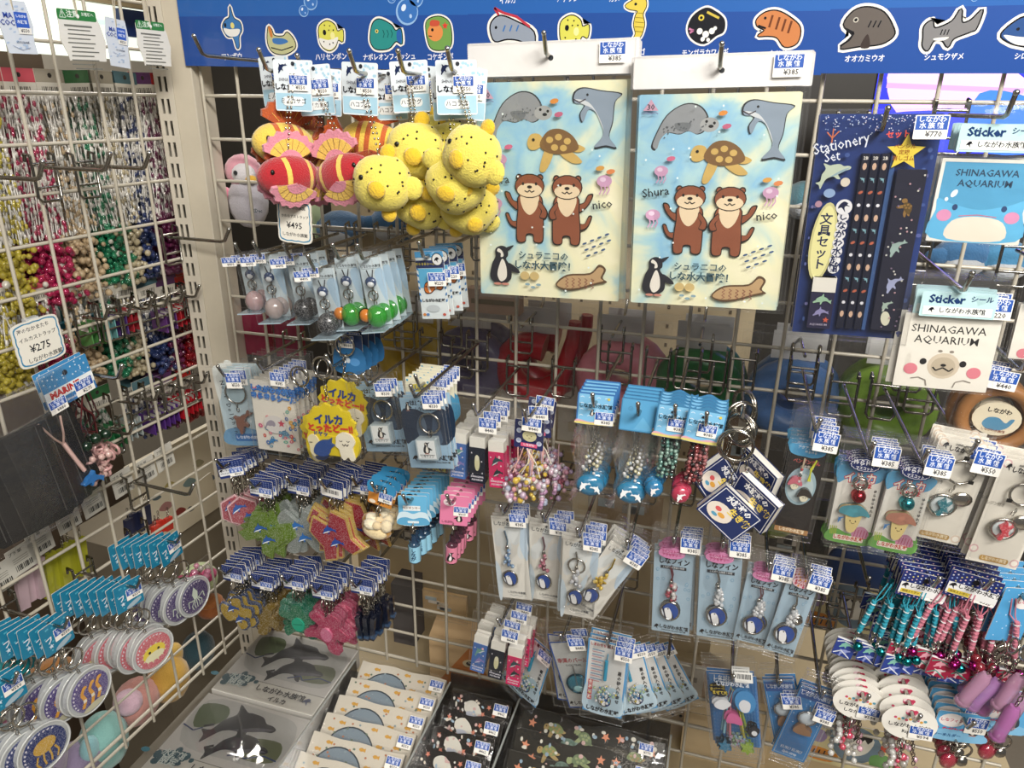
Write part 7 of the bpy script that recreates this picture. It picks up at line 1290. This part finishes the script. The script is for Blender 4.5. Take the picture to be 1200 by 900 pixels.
# ================================================================ GOODS LYING ON THE BOTTOM SHELF
SZ = Z0-.805
m = M('paint'); m.box((.285, -.33, SZ-.045), (.69, .66, .012), '6a6458'); struct('trim_4', m)
def slabz(p, name, x0, x1, y0, y1, z0, z1, col, fin='gloss', side=None):
    m = M(fin); m.box(((x0+x1)/2, (y0+y1)/2, (z0+z1)/2), (x1-x0, y1-y0, z1-z0), col); return m
class Flat(M):                                        # art on a horizontal face: u to the right, v towards the viewer
    def P(s, u, v): x, y, k = s.fr; return (x+u*k, y-v*k, s.z+(-s.y))
def dolphinbox(x, y, w, d, z, h, lb, tilt=0):
    p = Proto('biscuit_box', 'box'); m = M('gloss'); m.box((0, 0, -h/2), (w, d, h), 'cfccc6'); p.part('box_body', m); H = d/w*100; m = Flat('gloss'); m.fr = (-w/2, d/2, w/100); m.z = 0; m.y = -.0002
    m.re(0, 0, 100, H, 'd0cdc8'); m.sp([(6, 6), (60, 3), (94, 10), (96, H*.6), (60, H*.66), (10, H*.6)], 'bdbcb8'); m.sp([(4, 12), (26, 8), (32, 22), (12, 34)], '55663c'); m.sp([(60, H*.4), (90, H*.34), (94, H*.56), (66, H*.6)], '6a7050')
    for u, v, s, r in ((50, 22, 29, 16), (60, 40, 25, 12)): dol(m, u, v, s, '26262c', -r, -1, '5a5860'); m.ln([(u-s*.8, v+5), (u-s*1.05, v+9)], 2.4, '26262c')
    m.ln([(56, H*.62), (66, H*.55), (70, H*.6), (84, H*.52), (96, H*.54)], 1.2, '23386c'); m.ln([(2, H*.42), (14, H*.46), (20, H*.4)], 1.2, '23386c')
    m.re(0, H-20, 100, 20, 'd6d3ca'); m.ln([(0, H-20), (100, H-20)], .7, '8a8880')
    R = random.Random(2); [m.el(16+R.gauss(0, 7), H-16+R.gauss(0, 4), R.uniform(2, 5), R.uniform(2, 4), '2f5a66', 0, 9) for _ in range(24)]; m.tx('水族館', 16, H-19, 7, 'd6e0dc', .03); m.tx('限定', 16, H-12, 8, 'd6e0dc', .03); m.tx('しながわ水族館', 60, H-13, 7, '1f2024', .02); m.tx('イルカ', 62, H-5, 6, '1f2024', .02); logo(m, 88, H-11, 4, '1f3060')
    p.part('printed_top', m); m = M('pane'); m.add([(-w/2, -d/2, .002), (w/2, -d/2, .002), (w/2, d/2, .002), (-w/2, d/2, .002)], [(0, 1, 2, 3)], 'fff'); p.part('clear_wrap', m)
    put(p, Matrix.Translation((x, y, z)) @ Matrix.Rotation(tilt, 4, 'X'), lb)
for i, (y, z, lb) in enumerate(((-.068, SZ+.004, 'white biscuit box with leaping dolphins, rear one under the glitter charms'), (-.208, SZ, 'white biscuit box with leaping dolphins, middle one'), (-.350, SZ-.004, 'white biscuit box with leaping dolphins, nearest one cut off below'))): dolphinbox(.069, y, .166, .134, z, .03, lb, .02)
def pack(w, h, kind, name, cat, sd, pr):
    p = Proto(name, cat); H = h/w*100; R = random.Random(sd); m = M('gloss').frame(w); base = {'hank': 'cdc6b8', 'star': '23201f', 'turt': '26241f'}[kind]
    n = 10; top = [(100*i/n, (2.2 if kind != 'hank' else .8)*math.sin(i*1.3+sd)) for i in range(n+1)]
    m.slab(top+[(100, H), (0, H)], -.004, .004, base); m.y = -.0041
    if kind == 'hank':
        m.el(36, 32, 27, 25, '3c444c', 0, 30); m.el(36, 32, 25.6, 23.6, '7d8b96', 0, 30); m.el(36, 38, 15, 14, '9aa4aa', 0, 20); [m.sp([(-1, 0), (-.3, -.5), (.5, -.3), (1, -.5), (1, .5), (.5, .3), (-.3, .5)], 'c99a4a', (u, v), 3.5) for u, v in ((72, 8), (84, 16), (66, 19), (76, 24), (10, 14), (56, 5), (20, 6))]; [m.el(R.uniform(4, 96), R.uniform(4, 30), 1.3, 1.1, R.choice(['8a9aa0', 'b0785c', '6a7a6a']), 0, 6) for _ in range(26)]
    elif kind == 'star':
        m.sp([(24, 12), (36, 7), (48, 14), (54, 26), (46, 34), (32, 28), (24, 22)], 'd2cfc4'); m.sp([(28, 26), (42, 24), (50, 34), (40, 40)], 'b4b8c4'); [m.st(u, v, 4.4, 'd0826a', 5, .45, R.uniform(0, 90)) for u, v in ((64, 12), (74, 22), (12, 10), (56, 24), (20, 30))]; [m.el(R.uniform(3, 97), R.uniform(4, 36), R.uniform(1.4, 3.4), R.uniform(1.4, 2.6), R.choice(['d8d4cc', 'c9a8a4', '9ab0c0', 'd8cfc0']), R.uniform(0, 90), 8) for _ in range(30)]
    else:
        for u, v, c, c2 in ((24, 9, 'a08a5c', '7d8a5c'), (45, 10, '8f9a70', '6a7a5c'), (34, 17, '7a8f86', '5c7468'), (80, 15, 'a08a5c', '7d8a5c'), (62, 24, '8f9a70', '6a7a5c')): turtle(m, u, v, 7, c, c2, R.uniform(-30, 30))
        [m.st(u, v, 3.2, 'cf8a6c', 5, .45, R.uniform(0, 90)) for u, v in ((8, 8), (60, 6), (92, 9), (14, 15), (70, 5), (52, 17))]; m.re(62, 11, 14, 8, '3a362c'); [m.el(R.uniform(3, 97), R.uniform(3, 24), R.uniform(.8, 1.8), R.uniform(.8, 1.6), R.choice(['d0ccc0', '8aa0b0', 'c9a8a4']), 0, 8) for _ in range(40)]
    b = p.part('folded_cloth' if kind == 'hank' else 'pouch', m); bag(p, w*1.03, .004, h, y=-.007, sd=sd, cr=.005); sticker(p, pr, {'hank': 93, 'star': 86, 'turt': 88}[kind], 4, w, y=-.0135, size=.0205 if kind != 'turt' else .019); return p
NTH = ['rearmost', 'second from the back', 'third from the back', 'fourth from the back', 'fifth from the back', 'sixth from the back', 'nearest']
for i in range(7):
    a = i; put(pack(.135, .075, 'hank', 'handkerchief_pack', 'handkerchief', i, '¥550'), Matrix.Translation((.24-.002*i, -.022-.032*i, SZ+.008-.0035*i)) @ Matrix.Rotation(math.radians(-56), 4, 'X'), f'cream handkerchief pack with a grey half circle, {NTH[i]}', 'handkerchief packs')
for i in range(6): put(pack(.088, .07, 'star', 'starry_pouch', 'pouch', i+20, '¥462'), Matrix.Translation((.369-.003*i, -.036-.031*i, SZ+.006-.003*i)) @ Matrix.Rotation(math.radians(-50), 4, 'X') @ Matrix.Rotation(math.radians(random.uniform(-2, 2)), 4, 'Z'), f'black pouch printed with white seal and orange stars, {NTH[i]}', 'starry black pouches')
for i in range(5): put(pack(.196, .085, 'turt', 'turtle_pouch', 'pouch', i+40, '¥770'), Matrix.Translation((.528, -.034-.036*i, SZ+.004-.003*i)) @ Matrix.Rotation(math.radians(-50), 4, 'X'), f'long black pouch printed with sea turtles, {NTH[i]}', 'turtle pouches')
for x, lb in ((.163, 'clear acrylic shelf divider right of the biscuit boxes'), (.316, 'clear acrylic shelf divider between handkerchiefs and starry pouches'), (.421, 'clear acrylic shelf divider between starry and turtle pouches'), (.632, 'clear acrylic shelf divider right of the turtle pouches')):
    m = M('pane'); m.box((0, 0, 0), (.002, .34, .07), 'fff'); m.fin('acrylic'); m.box((0, 0, .035), (.0024, .34, .0012), 'cfd4d0'); one('shelf_divider', m, lb, 'divider', Matrix.Translation((x, -.2, SZ-.02)))
m = M('pane'); m.box((0, 0, 0), (.32, .002, .05), 'fff'); one('shelf_back_rail', m, 'clear acrylic rail behind the pouches along the mesh foot', 'divider', Matrix.Translation((.47, -.012, SZ-.01)))
# empty hooks on the lower right
for px, py, L, lb in ((1016, 680, .12, 'empty display hook in front of the dark blue disc cushion'), (783, 770, .09, 'empty display hook below the pale blue dolphin cards'), (1040, 762, .08, 'dark empty display hook above the right round headers'), (975, 745, .06, 'dark empty display hook left of the round headers'), (840, 868, .1, 'empty display hook low behind the coloured cord cards')):
    c = at(px, py, -L); hook(Vector((c.x, -.003, c.z)), L, lb, tip=.008)
